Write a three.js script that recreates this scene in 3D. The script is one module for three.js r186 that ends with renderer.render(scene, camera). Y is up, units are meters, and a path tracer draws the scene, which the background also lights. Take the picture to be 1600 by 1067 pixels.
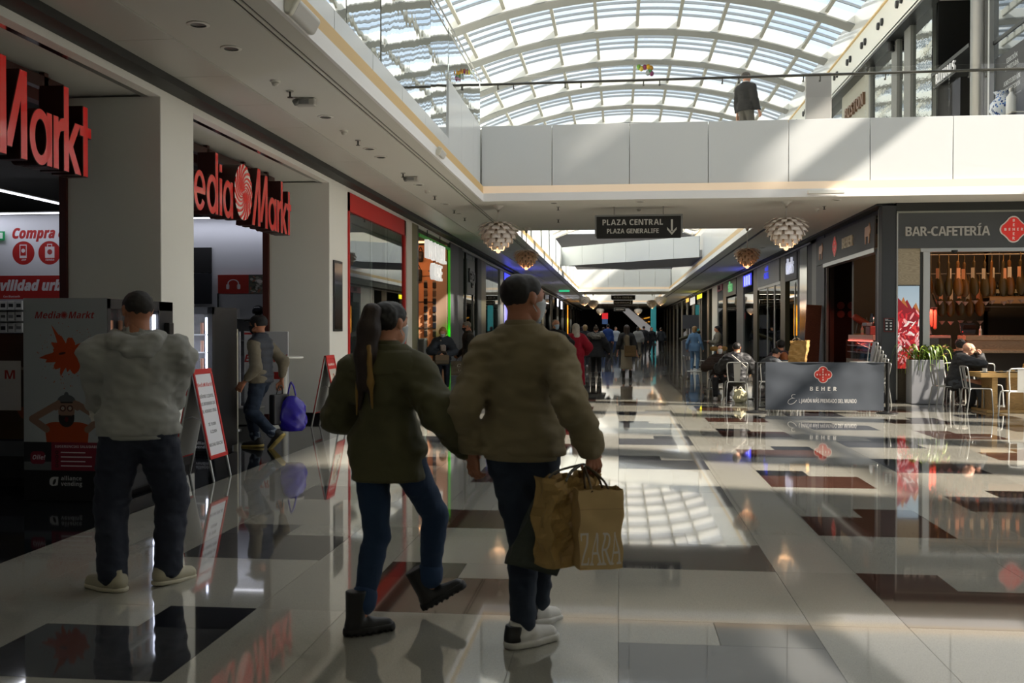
import * as THREE from 'three';
import { RoundedBoxGeometry } from 'three/addons/geometries/RoundedBoxGeometry.js';
import { mergeGeometries } from 'three/addons/utils/BufferGeometryUtils.js';
import { FontLoader } from 'three/addons/loaders/FontLoader.js';
import { TextGeometry } from 'three/addons/geometries/TextGeometry.js';
import { RectAreaLightUniformsLib } from 'three/addons/lights/RectAreaLightUniformsLib.js';
import { createNoise3D } from 'simplex-noise';

// ---------- camera, sky, sun, exposure ----------
const scene = new THREE.Scene();
const camera = new THREE.PerspectiveCamera(37.85, 1600 / 1067, 0.1, 400);
camera.position.set(0, 1.55, 0);
camera.rotation.order = 'YXZ';
camera.rotation.set(-0.01189, 0.10692, 0);
camera.focus = 17; camera.userData.fStop = 5;
RectAreaLightUniformsLib.init();
const renderer = new THREE.WebGLRenderer({ antialias: true });
renderer.toneMapping = THREE.LinearToneMapping;
renderer.toneMappingExposure = 2.0;
renderer.shadowMap.enabled = true;
const SUN = new THREE.Vector3(1, 0.8, 0.25).normalize();
// sky: thin bright cloud over pale blue air, computed for every direction
{
  const W = 512, H = 256, d = new Float32Array(W * H * 4), n3 = createNoise3D((() => { let a = 9; return () => (a = (a * 16807) % 2147483647) / 2147483647; })());
  for (let j = 0; j < H; j++) for (let i = 0; i < W; i++) {
    const el = ((j + 0.5) / H - 0.5) * Math.PI, az = ((i + 0.5) / W - 0.5) * 2 * Math.PI, x = Math.cos(az) * Math.cos(el), y = Math.sin(el), z = Math.sin(az) * Math.cos(el);
    const k = 1 / (Math.max(y, 0) + 0.25); let c = 0, f = 1.6, w = 0.55; for (let o = 0; o < 4; o++) { c += w * n3(x * k * f, y * f, z * k * f); f *= 2.1; w *= 0.5; }
    const cloud = Math.min(1, Math.max(0, 0.62 + 0.8 * c)), g = Math.max(0, x * SUN.x + y * SUN.y + z * SUN.z), glow = 0.35 * g ** 6 + 0.9 * g ** 60, up = Math.max(0, y);
    const air = [0.42 + 0.25 * (1 - up), 0.58 + 0.2 * (1 - up), 0.86], white = [1.02, 1.01, 0.99], o = (j * W + i) * 4;
    for (let q = 0; q < 3; q++) d[o + q] = y < -0.02 ? 0.22 : (air[q] * (1 - cloud) + white[q] * cloud) * (1 + glow);
    d[o + 3] = 1;
  }
  const t = new THREE.DataTexture(d, W, H, THREE.RGBAFormat, THREE.FloatType); t.mapping = THREE.EquirectangularReflectionMapping; t.magFilter = THREE.LinearFilter; t.needsUpdate = true;
  scene.background = t; scene.environment = t; scene.backgroundIntensity = scene.environmentIntensity = 0.85;
}
const sun = new THREE.DirectionalLight(0xfff3e4, 9);
sun.position.copy(SUN).multiplyScalar(60).add(new THREE.Vector3(2, 0, -15));
sun.target.position.set(2, 0, -15); scene.add(sun, sun.target);
sun.castShadow = true; sun.shadow.radius = 3.5; sun.shadow.mapSize.set(2048, 2048);
Object.assign(sun.shadow.camera, { left: -40, right: 40, top: 40, bottom: -40, near: 1, far: 140 });

// ---------- helpers ----------
const V = (x, y, z) => new THREE.Vector3(x, y, z);
const PI = Math.PI;
function rng(seed) { let a = seed >>> 0; return () => { a = (a + 0x6d2b79f5) | 0; let t = Math.imul(a ^ (a >>> 15), 1 | a); t = (t + Math.imul(t ^ (t >>> 7), 61 | t)) ^ t; return ((t ^ (t >>> 14)) >>> 0) / 4294967296; }; }
const R0 = rng(7), noise3 = createNoise3D(rng(11));
const used = {};
function numbered(n) { const k = used[n] = (used[n] ?? -1) + 1; return k ? n + '_' + String(k).padStart(3, '0') : n; }
function tag(o, label, category, group) { o.userData.label = label; if (category) o.userData.category = category; if (group) o.userData.group = group; return o; }
function thing(name, label, category, pos = [0, 0, 0], turn = 0, group) {
  const o = new THREE.Group(); o.name = numbered(name); o.position.set(...pos); o.rotation.y = turn; scene.add(o); return tag(o, label, category, group);
}
function copyOf(o, label, pos, turn = 0) { const c = o.clone(); c.name = numbered(o.name.replace(/_\d{3}$/, '')); c.userData = { ...o.userData }; if (label) c.userData.label = label; c.position.set(...pos); c.rotation.y = turn; scene.add(c); return c; }
function struct(name, label) { const o = new THREE.Group(); o.name = numbered(name); o.userData.kind = 'structure'; if (label) o.userData.label = label; scene.add(o); return o; }
const plain = (g) => { const q = g.index ? g.toNonIndexed() : g; for (const k of Object.keys(q.attributes)) if (!['position', 'normal', 'uv'].includes(k)) q.deleteAttribute(k); if (!q.attributes.uv) q.setAttribute('uv', new THREE.BufferAttribute(new Float32Array(q.attributes.position.count * 2), 2)); return q; };
const join = (gs) => (Array.isArray(gs) ? (gs.length === 1 ? gs[0] : mergeGeometries(gs.map(plain))) : gs);
function mesh(name, gs, mat, parent = scene) {
  const o = new THREE.Mesh(join(gs), mat); o.name = parent === scene ? numbered(name) : name; o.castShadow = o.receiveShadow = true; parent.add(o); return o;
}
function smesh(name, gs, mat) { const o = mesh(name, gs, mat); o.userData.kind = 'structure'; return o; }
function uvm(g) { // uv in metres from position by the main direction of the normal
  const p = g.attributes.position, n = g.attributes.normal, uv = new Float32Array(p.count * 2);
  for (let i = 0; i < p.count; i++) {
    const x = p.getX(i), y = p.getY(i), z = p.getZ(i), a = Math.abs(n.getX(i)), b = Math.abs(n.getY(i)), c = Math.abs(n.getZ(i));
    if (b >= a && b >= c) { uv[2 * i] = x; uv[2 * i + 1] = z; } else if (a >= c) { uv[2 * i] = z; uv[2 * i + 1] = y; } else { uv[2 * i] = x; uv[2 * i + 1] = y; }
  }
  g.setAttribute('uv', new THREE.BufferAttribute(uv, 2)); return g;
}
const B = (x0, x1, y0, y1, z0, z1) => uvm(new THREE.BoxGeometry(Math.abs(x1 - x0), Math.abs(y1 - y0), Math.abs(z1 - z0)).translate((x0 + x1) / 2, (y0 + y1) / 2, (z0 + z1) / 2));
const RB = (x0, x1, y0, y1, z0, z1, r = 0.01, s = 2) => uvm(new RoundedBoxGeometry(Math.abs(x1 - x0), Math.abs(y1 - y0), Math.abs(z1 - z0), s, Math.min(r, Math.abs(x1 - x0) / 2.01, Math.abs(y1 - y0) / 2.01, Math.abs(z1 - z0) / 2.01)).translate((x0 + x1) / 2, (y0 + y1) / 2, (z0 + z1) / 2));
const CY = (x, y, z, r, h, r2 = r, s = 20) => new THREE.CylinderGeometry(r2, r, h, s).translate(x, y + h / 2, z);
const LA = (pts, s = 24) => new THREE.LatheGeometry(pts.map((p) => new THREE.Vector2(p[0], p[1])), s);
function bar(a, b, r, s = 8, r2 = r) { a = V(...a); b = V(...b); const d = b.clone().sub(a), L = d.length(); return new THREE.CylinderGeometry(r2, r, L, s).applyQuaternion(new THREE.Quaternion().setFromUnitVectors(V(0, 1, 0), d.normalize())).translate((a.x + b.x) / 2, (a.y + b.y) / 2, (a.z + b.z) / 2); }
const tube = (pts, r, n = 24, s = 8, closed = false, t = 0.5) => new THREE.TubeGeometry(new THREE.CatmullRomCurve3(pts.map((p) => V(...p)), closed, 'catmullrom', t), n, r, s, closed);
function EX(poly, depth, bevel = 0) { const s = poly instanceof THREE.Shape || poly[0] instanceof THREE.Shape ? poly : new THREE.Shape(poly.map((p) => new THREE.Vector2(...p))); return new THREE.ExtrudeGeometry(s, { depth, bevelEnabled: bevel > 0, bevelThickness: bevel, bevelSize: bevel, bevelSegments: 2, curveSegments: 14 }); }
const PL = (w, h) => new THREE.PlaneGeometry(w, h);

// textures
function dataTex(w, h, f, srgb = true) {
  const d = new Uint8Array(w * h * 4);
  for (let y = 0; y < h; y++) for (let x = 0; x < w; x++) { const c = f(x / w, y / h, x, y), i = (y * w + x) * 4; for (let k = 0; k < 3; k++) d[i + k] = Math.max(0, Math.min(255, c.length ? c[k] : c)); d[i + 3] = 255; }
  const t = new THREE.DataTexture(d, w, h); t.wrapS = t.wrapT = THREE.RepeatWrapping; t.magFilter = THREE.LinearFilter; t.minFilter = THREE.LinearMipmapLinearFilter; if (srgb) t.colorSpace = THREE.SRGBColorSpace; t.needsUpdate = true; return t;
}
function canvasTex(w, h, draw) { const c = document.createElement('canvas'); c.width = w; c.height = h; const g = c.getContext('2d'); draw(g, w, h); const t = new THREE.CanvasTexture(c); t.colorSpace = THREE.SRGBColorSpace; t.anisotropy = 8; return t; }
const rep = (t, x, y = x) => { const c = t.clone(); c.repeat.set(x, y); c.needsUpdate = true; return c; };
// tileable noise on a torus of the simplex field
function tn(u, v, f, s = 0) { const a = u * 2 * PI, b = v * 2 * PI, r = f / (2 * PI); return noise3(Math.cos(a) * r + s, Math.sin(a) * r + Math.cos(b) * r * 1.7, Math.sin(b) * r * 1.7 + s * 2); }
const M = (color, roughness = 0.6, metalness = 0, o = {}) => new THREE.MeshStandardMaterial({ color, roughness, metalness, ...o });
const MP = (color, roughness, metalness, o = {}) => new THREE.MeshPhysicalMaterial({ color, roughness, metalness, ...o });
const GLOW = (color, k) => M(color, 0.5, 0, { emissive: color, emissiveIntensity: k });
const fineTex = dataTex(256, 256, (u, v) => 128 + 60 * tn(u, v, 24) + 40 * tn(u, v, 60, 3), false);
const speck = rng(5);
const terrazzoTex = dataTex(512, 512, (u, v) => { const r = speck(), b = 214 + (r < 0.12 ? -34 * speck() - 8 : r > 0.9 ? 16 : 10 * (speck() - 0.5)); return [b, b - 2, b - 8]; });
const stoneTex = dataTex(512, 512, (u, v) => { const b = 196 + 22 * tn(u, v, 9) + 26 * (speck() - 0.5) + (speck() < 0.05 ? 40 : 0); return [b, b, b]; });
const woodTex = dataTex(512, 512, (u, v) => { const w = tn(u * 0.5, v, 3, 1), l = Math.sin((v * 22 + w * 3.2) * 2 * PI) * 0.5 + tn(u * 0.2, v, 60, 7) * 0.5; const b = 226 + 26 * l; return [b, b * 0.95, b * 0.88]; });
const clothTex = dataTex(256, 256, (u, v, x, y) => 128 + 50 * Math.sin(x * PI / 2) * Math.sin(y * PI / 2) + 50 * (speck() - 0.5), false);
const knitTex = dataTex(256, 256, (u, v, x, y) => 128 + 70 * Math.sin(x * PI / 4) * Math.abs(Math.sin(y * PI / 4 + (x % 8 < 4 ? 0.8 : -0.8))) + 20 * (speck() - 0.5), false);
const plasterTex = dataTex(256, 256, (u, v) => 128 + 30 * tn(u, v, 10) + 30 * (speck() - 0.5), false);

// materials of the setting
const MAT = {
  white: M(0xe4e4dc, 0.55, 0, { bumpMap: plasterTex, bumpScale: 0.0004 }),
  ceil: M(0xd6d6ce, 0.75), ceil2: M(0xc9c9c1, 0.4), fascia: M(0xebebea, 0.5), pillar: M(0xecece4, 0.5, 0, { bumpMap: plasterTex, bumpScale: 0.0004 }),
  gold: M(0xd8b678, 0.45), dark: M(0x2b2d2b, 0.55), black: M(0x0f1010, 0.4), grey: M(0x6f706c, 0.5), olive: M(0x54503f, 0.4, 0.3), anth: M(0x34373a, 0.55),
  panel: MP(0xd4d8d8, 0.3, 0, { clearcoat: 0.3, clearcoatRoughness: 0.1 }),
  steel: M(0x8d8d8a, 0.3, 0.9), chrome: M(0xb9b9b6, 0.12, 1), alu: M(0xb4b5b2, 0.38, 0.8), rail: M(0x54544f, 0.35, 0.8),
  glass: MP(0xffffff, 0, 0, { transmission: 1, thickness: 0, ior: 1.5, side: THREE.DoubleSide }),
  tinted: MP(0xcfd6d4, 0, 0, { transmission: 1, thickness: 0, ior: 1.9, side: THREE.DoubleSide }),
  roofGlass: MP(0xdbe4ea, 0, 0, { transmission: 1, thickness: 0, ior: 1.45, side: THREE.DoubleSide }),
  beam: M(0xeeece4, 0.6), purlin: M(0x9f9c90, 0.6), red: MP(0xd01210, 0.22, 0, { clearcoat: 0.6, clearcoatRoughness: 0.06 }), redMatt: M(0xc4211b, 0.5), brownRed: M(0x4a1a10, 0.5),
  darkFloor: MP(0x17181a, 0.06, 0, { clearcoat: 0.15, clearcoatRoughness: 0.03 }),
  bulb: GLOW(0xffd9ae, 6), black2: M(0x1a1a1b, 0.7), wood: M(0xb99b6b, 0.6, 0, { map: woodTex }),
};
const tileM = (c, rough = 0.05, map = terrazzoTex) => MP(c, rough, 0, { map, ior: 1.55, clearcoat: 0.5, clearcoatRoughness: 0.025 });
const TILE = { white: [tileM(0xb7b6ae), tileM(0xb2b1a9), tileM(0xbcbbb3)], black: [tileM(0x26272a, 0.05, stoneTex)], grey: [tileM(0x4d4e50, 0.05, stoneTex), tileM(0x55565a, 0.05, stoneTex)], brown: [tileM(0x5b3a30, 0.05, stoneTex), tileM(0x63453a, 0.05, stoneTex)] };

// ---------- floor: terrazzo slabs laid in 1 m strips with dark and brown inlays ----------
{
  const floor = struct('floor');
  const sub = mesh('screed', B(-4.08, 13.5, -0.12, -0.012, -132, 6.2), M(0x8f8d84, 0.9), floor); sub.castShadow = false;
  const P = 2.33, r = P / 6, g = 0.0025, pieces = [];
  const add = (x0, x1, z0, z1, c) => { const cx = (x0 + x1) / 2, cz = (z0 + z1) / 2; if (z0 < -131 || (x0 > 6.2 && z1 < -27)) return; pieces.push([x0, x1, z0, z1, c, Math.hypot(cx, cz), Math.abs(Math.atan2(cx, -cz) + 0.107) < 0.52 + 0.2 / Math.max(1, -cz) && cz < -3.4]); };
  for (let k = -3; k <= 8; k++) {
    const X = k * 1.5, odd = ((k % 2) + 2) % 2;
    for (let n = -4; n < 56; n++) { // one motif per n: a two-row slab and a one-row slab beside its far or near edge
      const far = (odd ? -6.13 : -4.95) - P * n, flip = (n + (odd ? 1 : 0)) % 2 === 0, x1 = X + 1;
      const edge = k === -3; const big = odd ? 'brown' : 'grey', small = R0() < 0.85 ? 'black' : big;
      const xs = (a, b, z0, z1, c) => { const A = Math.max(a, -4.08); if (b - A > 0.05) add(A, b, z0, z1, c); };
      if (edge) { xs(X, x1, far - r, far + 2 * r, 'white'); xs(X, x1, far - 4 * r, far - r, 'white'); xs(x1, X + 1.5, far - 4 * r, far - r, 'white'); xs(x1, X + 1.5, far - r, far + 2 * r, 'white'); continue; }
      xs(X, x1, far, far + 2 * r, big);
      const sx = flip ? X + 0.5 : X; xs(sx, sx + 0.5, far - r, far, small); xs(flip ? X : X + 0.5, flip ? X + 0.5 : x1, far - r, far, 'white');
      xs(X, x1, far - 4 * r, far - r, 'white'); 
      xs(x1, X + 1.5, far - 4 * r, far - r, 'white'); xs(x1, X + 1.5, far - r, far + 2 * r, 'white');
      
    }
  }
  pieces.sort((a, b) => (b[6] - a[6]) || a[5] - b[5]);
  const geoms = new Map(), rest = {}, q = rng(21);
  pieces.forEach(([x0, x1, z0, z1, c, , vis], i) => {
    const w = +(x1 - x0 - g).toFixed(3), d = +(z1 - z0 - g).toFixed(3), mats = TILE[c], cx = (x0 + x1) / 2, cz = (z0 + z1) / 2, tx = (q() - 0.5) * 0.0011, tz = (q() - 0.5) * 0.0011;
    const m = mats[Math.floor(q() * mats.length)];
    if (vis && i < 298) {
      const key = w + ',' + d; if (!geoms.has(key)) geoms.set(key, B(-w / 2, w / 2, -0.012, 0, -d / 2, d / 2));
      const t = mesh('tile', geoms.get(key), m, floor); t.position.set(cx, 0, cz); t.rotation.set(tx, 0, tz);
    } else (rest[m.uuid] ??= [m, []])[1].push(B(-w / 2, w / 2, -0.012, 0, -d / 2, d / 2).rotateX(tx).rotateZ(tz).translate(cx, 0, cz));
  });
  for (const [m, gs] of Object.values(rest)) { const t = mesh('far_tiles', gs, m, floor); t.userData.kind = 'stuff'; }
  // black polished stone along the left shops, in long slabs
  for (let i = 0; i < 22; i++) { const z1 = 2 - i * 6, s = mesh('dark_slab', B(-6.2, -4.083, -0.05, 0, z1 - 5.997, z1), MAT.darkFloor, floor); s.rotation.x = 0; }
  mesh('shop_floor', [B(-15, -6.2, -0.05, -0.001, -24, 2), B(-15, -6.2, -0.05, -0.001, -132, -24.01)], MAT.darkFloor, floor);
}

// ---------- lower ceiling, coves and bridges ----------
{
  const c = struct('ceiling');
  const X0 = -4.93, Xt = -3.12, Xl = -2.87, Xr = 3.55;
  const voids = [[-20.8, 6], [-71, -27], [-104, -77]], solid = [[-27, -20.8], [-77, -71], [-132, -104]];
  // left aisle soffit: outer panels, main field, track
  for (let z = 6; z > -132; z -= 1.35) mesh('soffit_panel', B(-4.7, -4.1, 4.235, 4.3, Math.max(-132, z - 1.342), z), MAT.ceil2, c).castShadow = false;
  mesh('soffit', [B(-4.09, Xt - 0.05, 4.25, 4.4, -132, 6), B(Xt + 0.05, Xl, 4.25, 4.4, -132, 6), B(X0, -4.7, 4.3, 4.5, -132, 6)], MAT.ceil, c);
  mesh('track', [B(Xt - 0.05, Xt - 0.015, 4.27, 4.3, -132, 6), B(Xt + 0.015, Xt + 0.05, 4.27, 4.3, -132, 6)], MAT.black, c);
  mesh('track_rail', B(Xt - 0.015, Xt + 0.015, 4.255, 4.3, -132, 6), MAT.ceil, c);
  mesh('dark_trim', B(X0, -4.7, 4.15, 4.3, -132, 6), MAT.dark, c);  // dark dropped trim along the heads of the shop fronts
  // right aisle soffit beyond the atrium
  mesh('soffit', [B(Xr, 5.75, 4.25, 4.4, -132, -27), B(-2.87, 5.75, 4.25, 4.4, -27, -20.8), B(5.75, 10.5, 4.25, 4.4, -22, -20.8), B(Xl, Xr, 4.25, 4.4, -77, -71), B(Xl, Xr, 4.25, 4.4, -132, -104)], MAT.ceil, c);
  mesh('track', [B(3.85, 3.92, 4.24, 4.26, -132, -27)], MAT.black, c);
  mesh('dark_trim', [B(5.5, 5.74, 4.2, 4.26, -132, -22.1)], MAT.dark, c);  // same dark trim on the right side
  mesh('slab', [B(-9, -2.95, 4.42, 5.8, -132, 6), B(-3.1, 10.5, 4.42, 5.8, -27, -21.0), B(3.75, 10.5, 4.42, 5.8, -132, -27), B(-3.1, 3.75, 4.42, 5.8, -77, -71.15), B(-3.1, 3.75, 4.42, 5.8, -132, -104.15)], MAT.white, c);
  // white fascias with a gold lit ledge above, and the parapets
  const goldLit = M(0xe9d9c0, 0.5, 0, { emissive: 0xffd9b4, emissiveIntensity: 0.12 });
  const cove = (x0, x1, z0, z1, nx, nz, len) => {
    const along = nx !== 0; // nx, nz: side that the opening lies on
    const f = (d0, d1, y0, y1) => (d0 || (d0 = -0.03), along) ? (nx > 0 ? B(x0 - d1, x0 - d0, y0, y1, z0, z1) : B(x0 + d0, x0 + d1, y0, y1, z0, z1)) : (nz > 0 ? B(x0, x1, y0, y1, z0 - d1, z0 - d0) : B(x0, x1, y0, y1, z0 + d0, z0 + d1));
    mesh('fascia', f(0, 0.01, 4.245, 4.41), MAT.fascia, c);
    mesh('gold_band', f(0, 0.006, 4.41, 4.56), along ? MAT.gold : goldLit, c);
  };
  cove(Xl, Xl, -20.8, 6, 1, 0); cove(Xl, Xl, -71, -27, 1, 0); cove(Xr, Xr, -71, -27, -1, 0); cove(Xl, Xl, -104, -77, 1, 0); cove(Xr, Xr, -104, -77, -1, 0);
  cove(Xl, 10.5, -20.8, 0, 0, 1); cove(Xl, Xr, -27, 0, 0, -1); cove(Xl, Xr, -71, 0, 0, 1); cove(Xl, Xr, -77, 0, 0, -1); cove(Xl, Xr, -104, 0, 0, 1);
}
// parapets: white panels 1.61 m long
const parapets = struct('wall_parapet');
function parapet(x0, z0, x1, z1, first = 0, step = 1.61, y0 = 4.56, y1 = 5.83, m = MAT.panel) {
  const L = Math.hypot(x1 - x0, z1 - z0), a = Math.atan2(-(z1 - z0), x1 - x0); let s = 0, e = first || step;
  while (s < L - 0.01) { const en = Math.min(e, L), p = mesh('panel', RB(0, en - s - 0.014, y0, y1, -0.05, 0, 0.006, 1), m, parapets); p.position.set(x0 + (x1 - x0) * s / L, 0, z0 + (z1 - z0) * s / L); p.rotation.y = a; s = en; e += step; }
}
parapet(-2.88, -20.83, 10.4, -20.83, 1.49);
parapet(-2.9, -16.9, -2.9, -20.8, 1.4, 1.5); parapet(-2.9, 6, -2.9, -16.9, 1.5, 1.61, 4.56, 4.83);
parapet(-3.0, -27, -3.0, -71, 1.61, 3.2); parapet(3.68, -71, 3.68, -27, 1.61, 3.2); parapet(-2.95, -71.05, 3.65, -71.05, 1.1, 1.1);
parapet(3.65, -27, -2.95, -27, 1.61); parapet(-3, -77, -3, -104, 3, 3.2); parapet(3.68, -104, 3.68, -77, 3, 3.2); parapet(-2.95, -104.05, 3.65, -104.05, 1.1, 1.1);
{ // slanting footbridge across the second opening
  const b = struct('wall_footbridge');
  const A = [-2.9, -50.7], C = [3.55, -45], dx = C[0] - A[0], dz = C[1] - A[1], L = Math.hypot(dx, dz), a = Math.atan2(-dz, dx);
  const o = new THREE.Group(); o.name = 'deck'; o.position.set(A[0], 0, A[1]); o.rotation.y = a; b.add(o);
  for (let i = 0; i < 6; i++) mesh('panel', B(i * L / 6, (i + 1) * L / 6 - 0.012, 4.78, 5.73, -0.06, 0), MAT.panel, o);
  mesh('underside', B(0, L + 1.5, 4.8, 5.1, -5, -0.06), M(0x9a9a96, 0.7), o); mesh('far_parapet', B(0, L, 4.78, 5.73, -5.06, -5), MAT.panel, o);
}

// ---------- glass balustrade of the bridge, and the mirror-like one on the left ----------
const wavyTex = dataTex(256, 256, (u, v) => { const h = (a, b) => 0.6 * tn(a, b, 5, 2) + 0.3 * tn(a, b, 11, 5), e = 1 / 256, s = 8; return [128 - s * (h(u + e, v) - h(u - e, v)) * 22, 128 - s * (h(u, v + e) - h(u, v - e)) * 22, 250]; }, false);
{
  const rl = thing('glass_balustrade', 'frameless glass balustrade with dark handrail on top of the white bridge parapet', 'balustrade', [0, 0, -20.86]);
  const J = [-2.9, -1.49, 0.13, 1.73, 3.35, 4.96, 6.58, 8.2, 9.8];
  for (let i = 0; i < J.length - 1; i++) mesh('pane', B(J[i] + 0.006, J[i + 1] - 0.006, 5.8, 6.86, -0.008, 0.008), MAT.glass, rl);
  mesh('handrail', bar([-2.9, 6.69, 0.07], [9.9, 6.73, 0.07], 0.028, 10), MAT.rail, rl);
  for (let i = 0; i < J.length - 1; i++) for (const d of [0.22, 0.55]) if (i < 8) mesh('bracket', [bar([J[i] + d + 0.15, 6.69, 0.07], [J[i] + d + 0.15, 6.6, 0.07], 0.013), CY(J[i] + d + 0.15, 6.585, 0.03, 0.02, 0.03)], MAT.rail, rl);
  const wm = (k) => M(0xe4e8ea, 0.015, 1, { normalMap: rep(wavyTex, 0.3 + 0.07 * k, 0.2), normalScale: new THREE.Vector2(0.016, 0.008) });
  const wms = [wm(0), wm(1), wm(2)];
  const lb = thing('mirror_balustrade', 'tall mirror-like glass balustrade on the left gallery edge, waves in its reflections', 'balustrade', [-2.93, 0, 0]);
  const q = rng(4);
  for (let i = 0; i < 14; i++) { const z1 = 5.6 - i * 1.61; const p = mesh('pane', uvm(new THREE.BoxGeometry(0.016, 1.9, 1.6)), wms[i % 3], lb); p.position.set(0, 4.83 + 0.95, z1 - 0.8); p.rotation.set(0, (q() - 0.5) * 0.02, (q() - 0.5) * 0.02); }
  for (let i = 0; i < 3; i++) { const p = mesh('pane', uvm(new THREE.BoxGeometry(0.016, 0.88, 1.28)), wms[i], lb); p.position.set(0.01, 6.29, -17.6 - i * 1.29); p.rotation.z = (q() - 0.5) * 0.01; }
  mesh('handrail', bar([0.06, 6.74, 6], [0.06, 6.74, -20.7], 0.014, 8), MAT.alu, lb);
}

Object.assign(MAT, { soffit_shade: M(0x8d8d88, 0.6), bars: M(0x7f8488, 0.6) });  // first grey: shade under the white arches put into the colour
// ---------- barrel vault: deep white arches, purlins and panes ----------
const RV = 19.6, CX = 0.7, vy = (x) => 13.4 - (RV - Math.sqrt(RV * RV - (x - CX) ** 2));
{
  const roof = struct('roof_vault');
  const xs = []; for (let i = 0; i <= 10; i++) xs.push(-7.3 + i * 1.6);
  const arcPoly = (lo, hi, n = 40, a = -7.6, b = 9) => { const p = []; for (let i = 0; i <= n; i++) { const x = a + (b - a) * i / n; p.push([x, vy(x) + lo]); } for (let i = n; i >= 0; i--) { const x = a + (b - a) * i / n; p.push([x, vy(x) + hi]); } return p; };
  const archG = EX(arcPoly(0, 0.34), 0.75), barG = EX(arcPoly(0.27, 0.36), 0.06), soffitShadeG = EX(arcPoly(-0.05, 0), 0.79), rest = { [0]: [], [1]: [], [2]: [] };
  const purG = B(-0.06, 0.06, -0.13, 0.1, -3.75, 0), paneG = []; 
  for (let k = -16; k <= 7; k++) {
    const z = -39.65 + 4.45 * k, near = z > -33, far = z < -66; // arch face towards the camera at z
    if (z > -2 || z < -113) continue;
    const arch = mesh('arch', archG, MAT.beam, roof); arch.position.z = z - 0.75; const fl = mesh('soffit_shade', soffitShadeG, MAT.soffit_shade, roof); fl.position.z = z - 0.77;  // grey strip paints the shaded underside of the white arch
    const zb = z + 3.7; // the bay in front of this arch reaches to the arch before it
    for (let j = 0; j < 5; j++) {
      if (j) { const b = mesh('glazing_bar', barG, MAT.bars, roof); b.position.z = z + j * 0.74; }
      for (let i = 0; i < 10; i++) {
        const xa = xs[i] + 0.02, xb = xs[i + 1] - 0.02, ya = vy(xa) + 0.34, yb = vy(xb) + 0.34, L = Math.hypot(xb - xa, yb - ya), an = Math.atan2(yb - ya, xb - xa);
        if (near || far) { rest[0].push(PL(L, 0.735).rotateX(-PI / 2).rotateZ(an).translate((xa + xb) / 2, (ya + yb) / 2, z + j * 0.74 + 0.37)); continue; }
        paneG[i] ??= uvm(PL(L, 0.735).rotateX(-PI / 2).rotateZ(an)); const p = mesh('pane', paneG[i], MAT.roofGlass, roof); p.position.set((xa + xb) / 2, (ya + yb) / 2, z + j * 0.74 + 0.37);
      }
    }
    for (let i = 0; i <= 10; i++) {
      const a = Math.asin((xs[i] - CX) / RV), pos = [xs[i], vy(xs[i]) + 0.22, zb + 0.01];
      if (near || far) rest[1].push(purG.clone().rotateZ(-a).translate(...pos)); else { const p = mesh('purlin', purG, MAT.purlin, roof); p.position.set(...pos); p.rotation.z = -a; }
    }
  }
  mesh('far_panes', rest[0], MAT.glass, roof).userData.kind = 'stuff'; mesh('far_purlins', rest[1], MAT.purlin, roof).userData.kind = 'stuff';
  smesh('roof_with_sun_block', [B(-9.2, 11, 12.4, 12.9, -7.0, 6.4), B(-9.2, -7.3, 12.0, 12.9, -113, -7), B(9.0, 11, 11.9, 12.9, -113, -7), B(9.0, 11, 12.8, 18, -18, -4)], MAT.white);  // near roof and tall right mass: unseen, added to keep sun off
}
// ---------- shell of the building ----------
smesh('wall_back', [B(-9.2, 13.5, 0, 12.6, 6.2, 6.5)], MAT.white);
smesh('wall_left', [B(-8.4, -8.1, 5.2, 12.4, -132, 6.2), B(-15.2, -15, 0, 4.5, -132, 6.2)], MAT.white);
smesh('wall_end', B(-15, 13.5, -0.1, 14.2, -132.3, -132), MAT.black2);
{ // right: unseen added front, its glazing and bars shaped for the sun patches
  const w = struct('wall_right_added_glazing');
  mesh('wall', [B(10.5, 10.9, 0, 12.6, -7.5, 6.2), B(10.5, 10.9, 0, 0.35, -20.8, -7.5), B(10.5, 10.9, 11.55, 12.6, -20.8, -7.5)], MAT.white, w);  // solid near stretch keeps the foreground dim
  mesh('wall', [B(13.2, 13.5, 0, 4.5, -132, -20.8), B(10.5, 13.5, 0, 4.4, -20.85, -20.75)], MAT.black2, w);
  mesh('wall', [B(10.5, 10.8, 5.2, 12.4, -132, -20.8)], MAT.white, w);
  const Z = [-7.5, -9.5, -10.4, -12.3, -13.1, -15.6, -16.3, -18.4, -18.9, -20.8];  // bar widths and gaps chosen to stripe the sun on the floor
  for (let i = 0; i < Z.length - 1; i++) { if (i % 2) mesh('sun_stripe_mullion', B(10.5, 10.8, 0.35, 11.55, Z[i + 1], Z[i]), MAT.grey, w); else for (const [a, b] of [[0.35, 3.1], [3.2, 6.2], [6.3, 9.6], [10.3, 11.55]]) mesh('pane', B(10.6, 10.62, a, b, Z[i + 1], Z[i]), MAT.glass, w); }
  mesh('transom', [B(10.5, 10.8, 9.6, 10.3, -20.8, -7.5), B(10.5, 10.8, 3.1, 3.2, -20.8, -7.5), B(10.5, 10.8, 6.2, 6.3, -20.8, -7.5)], MAT.grey, w);
}
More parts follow.
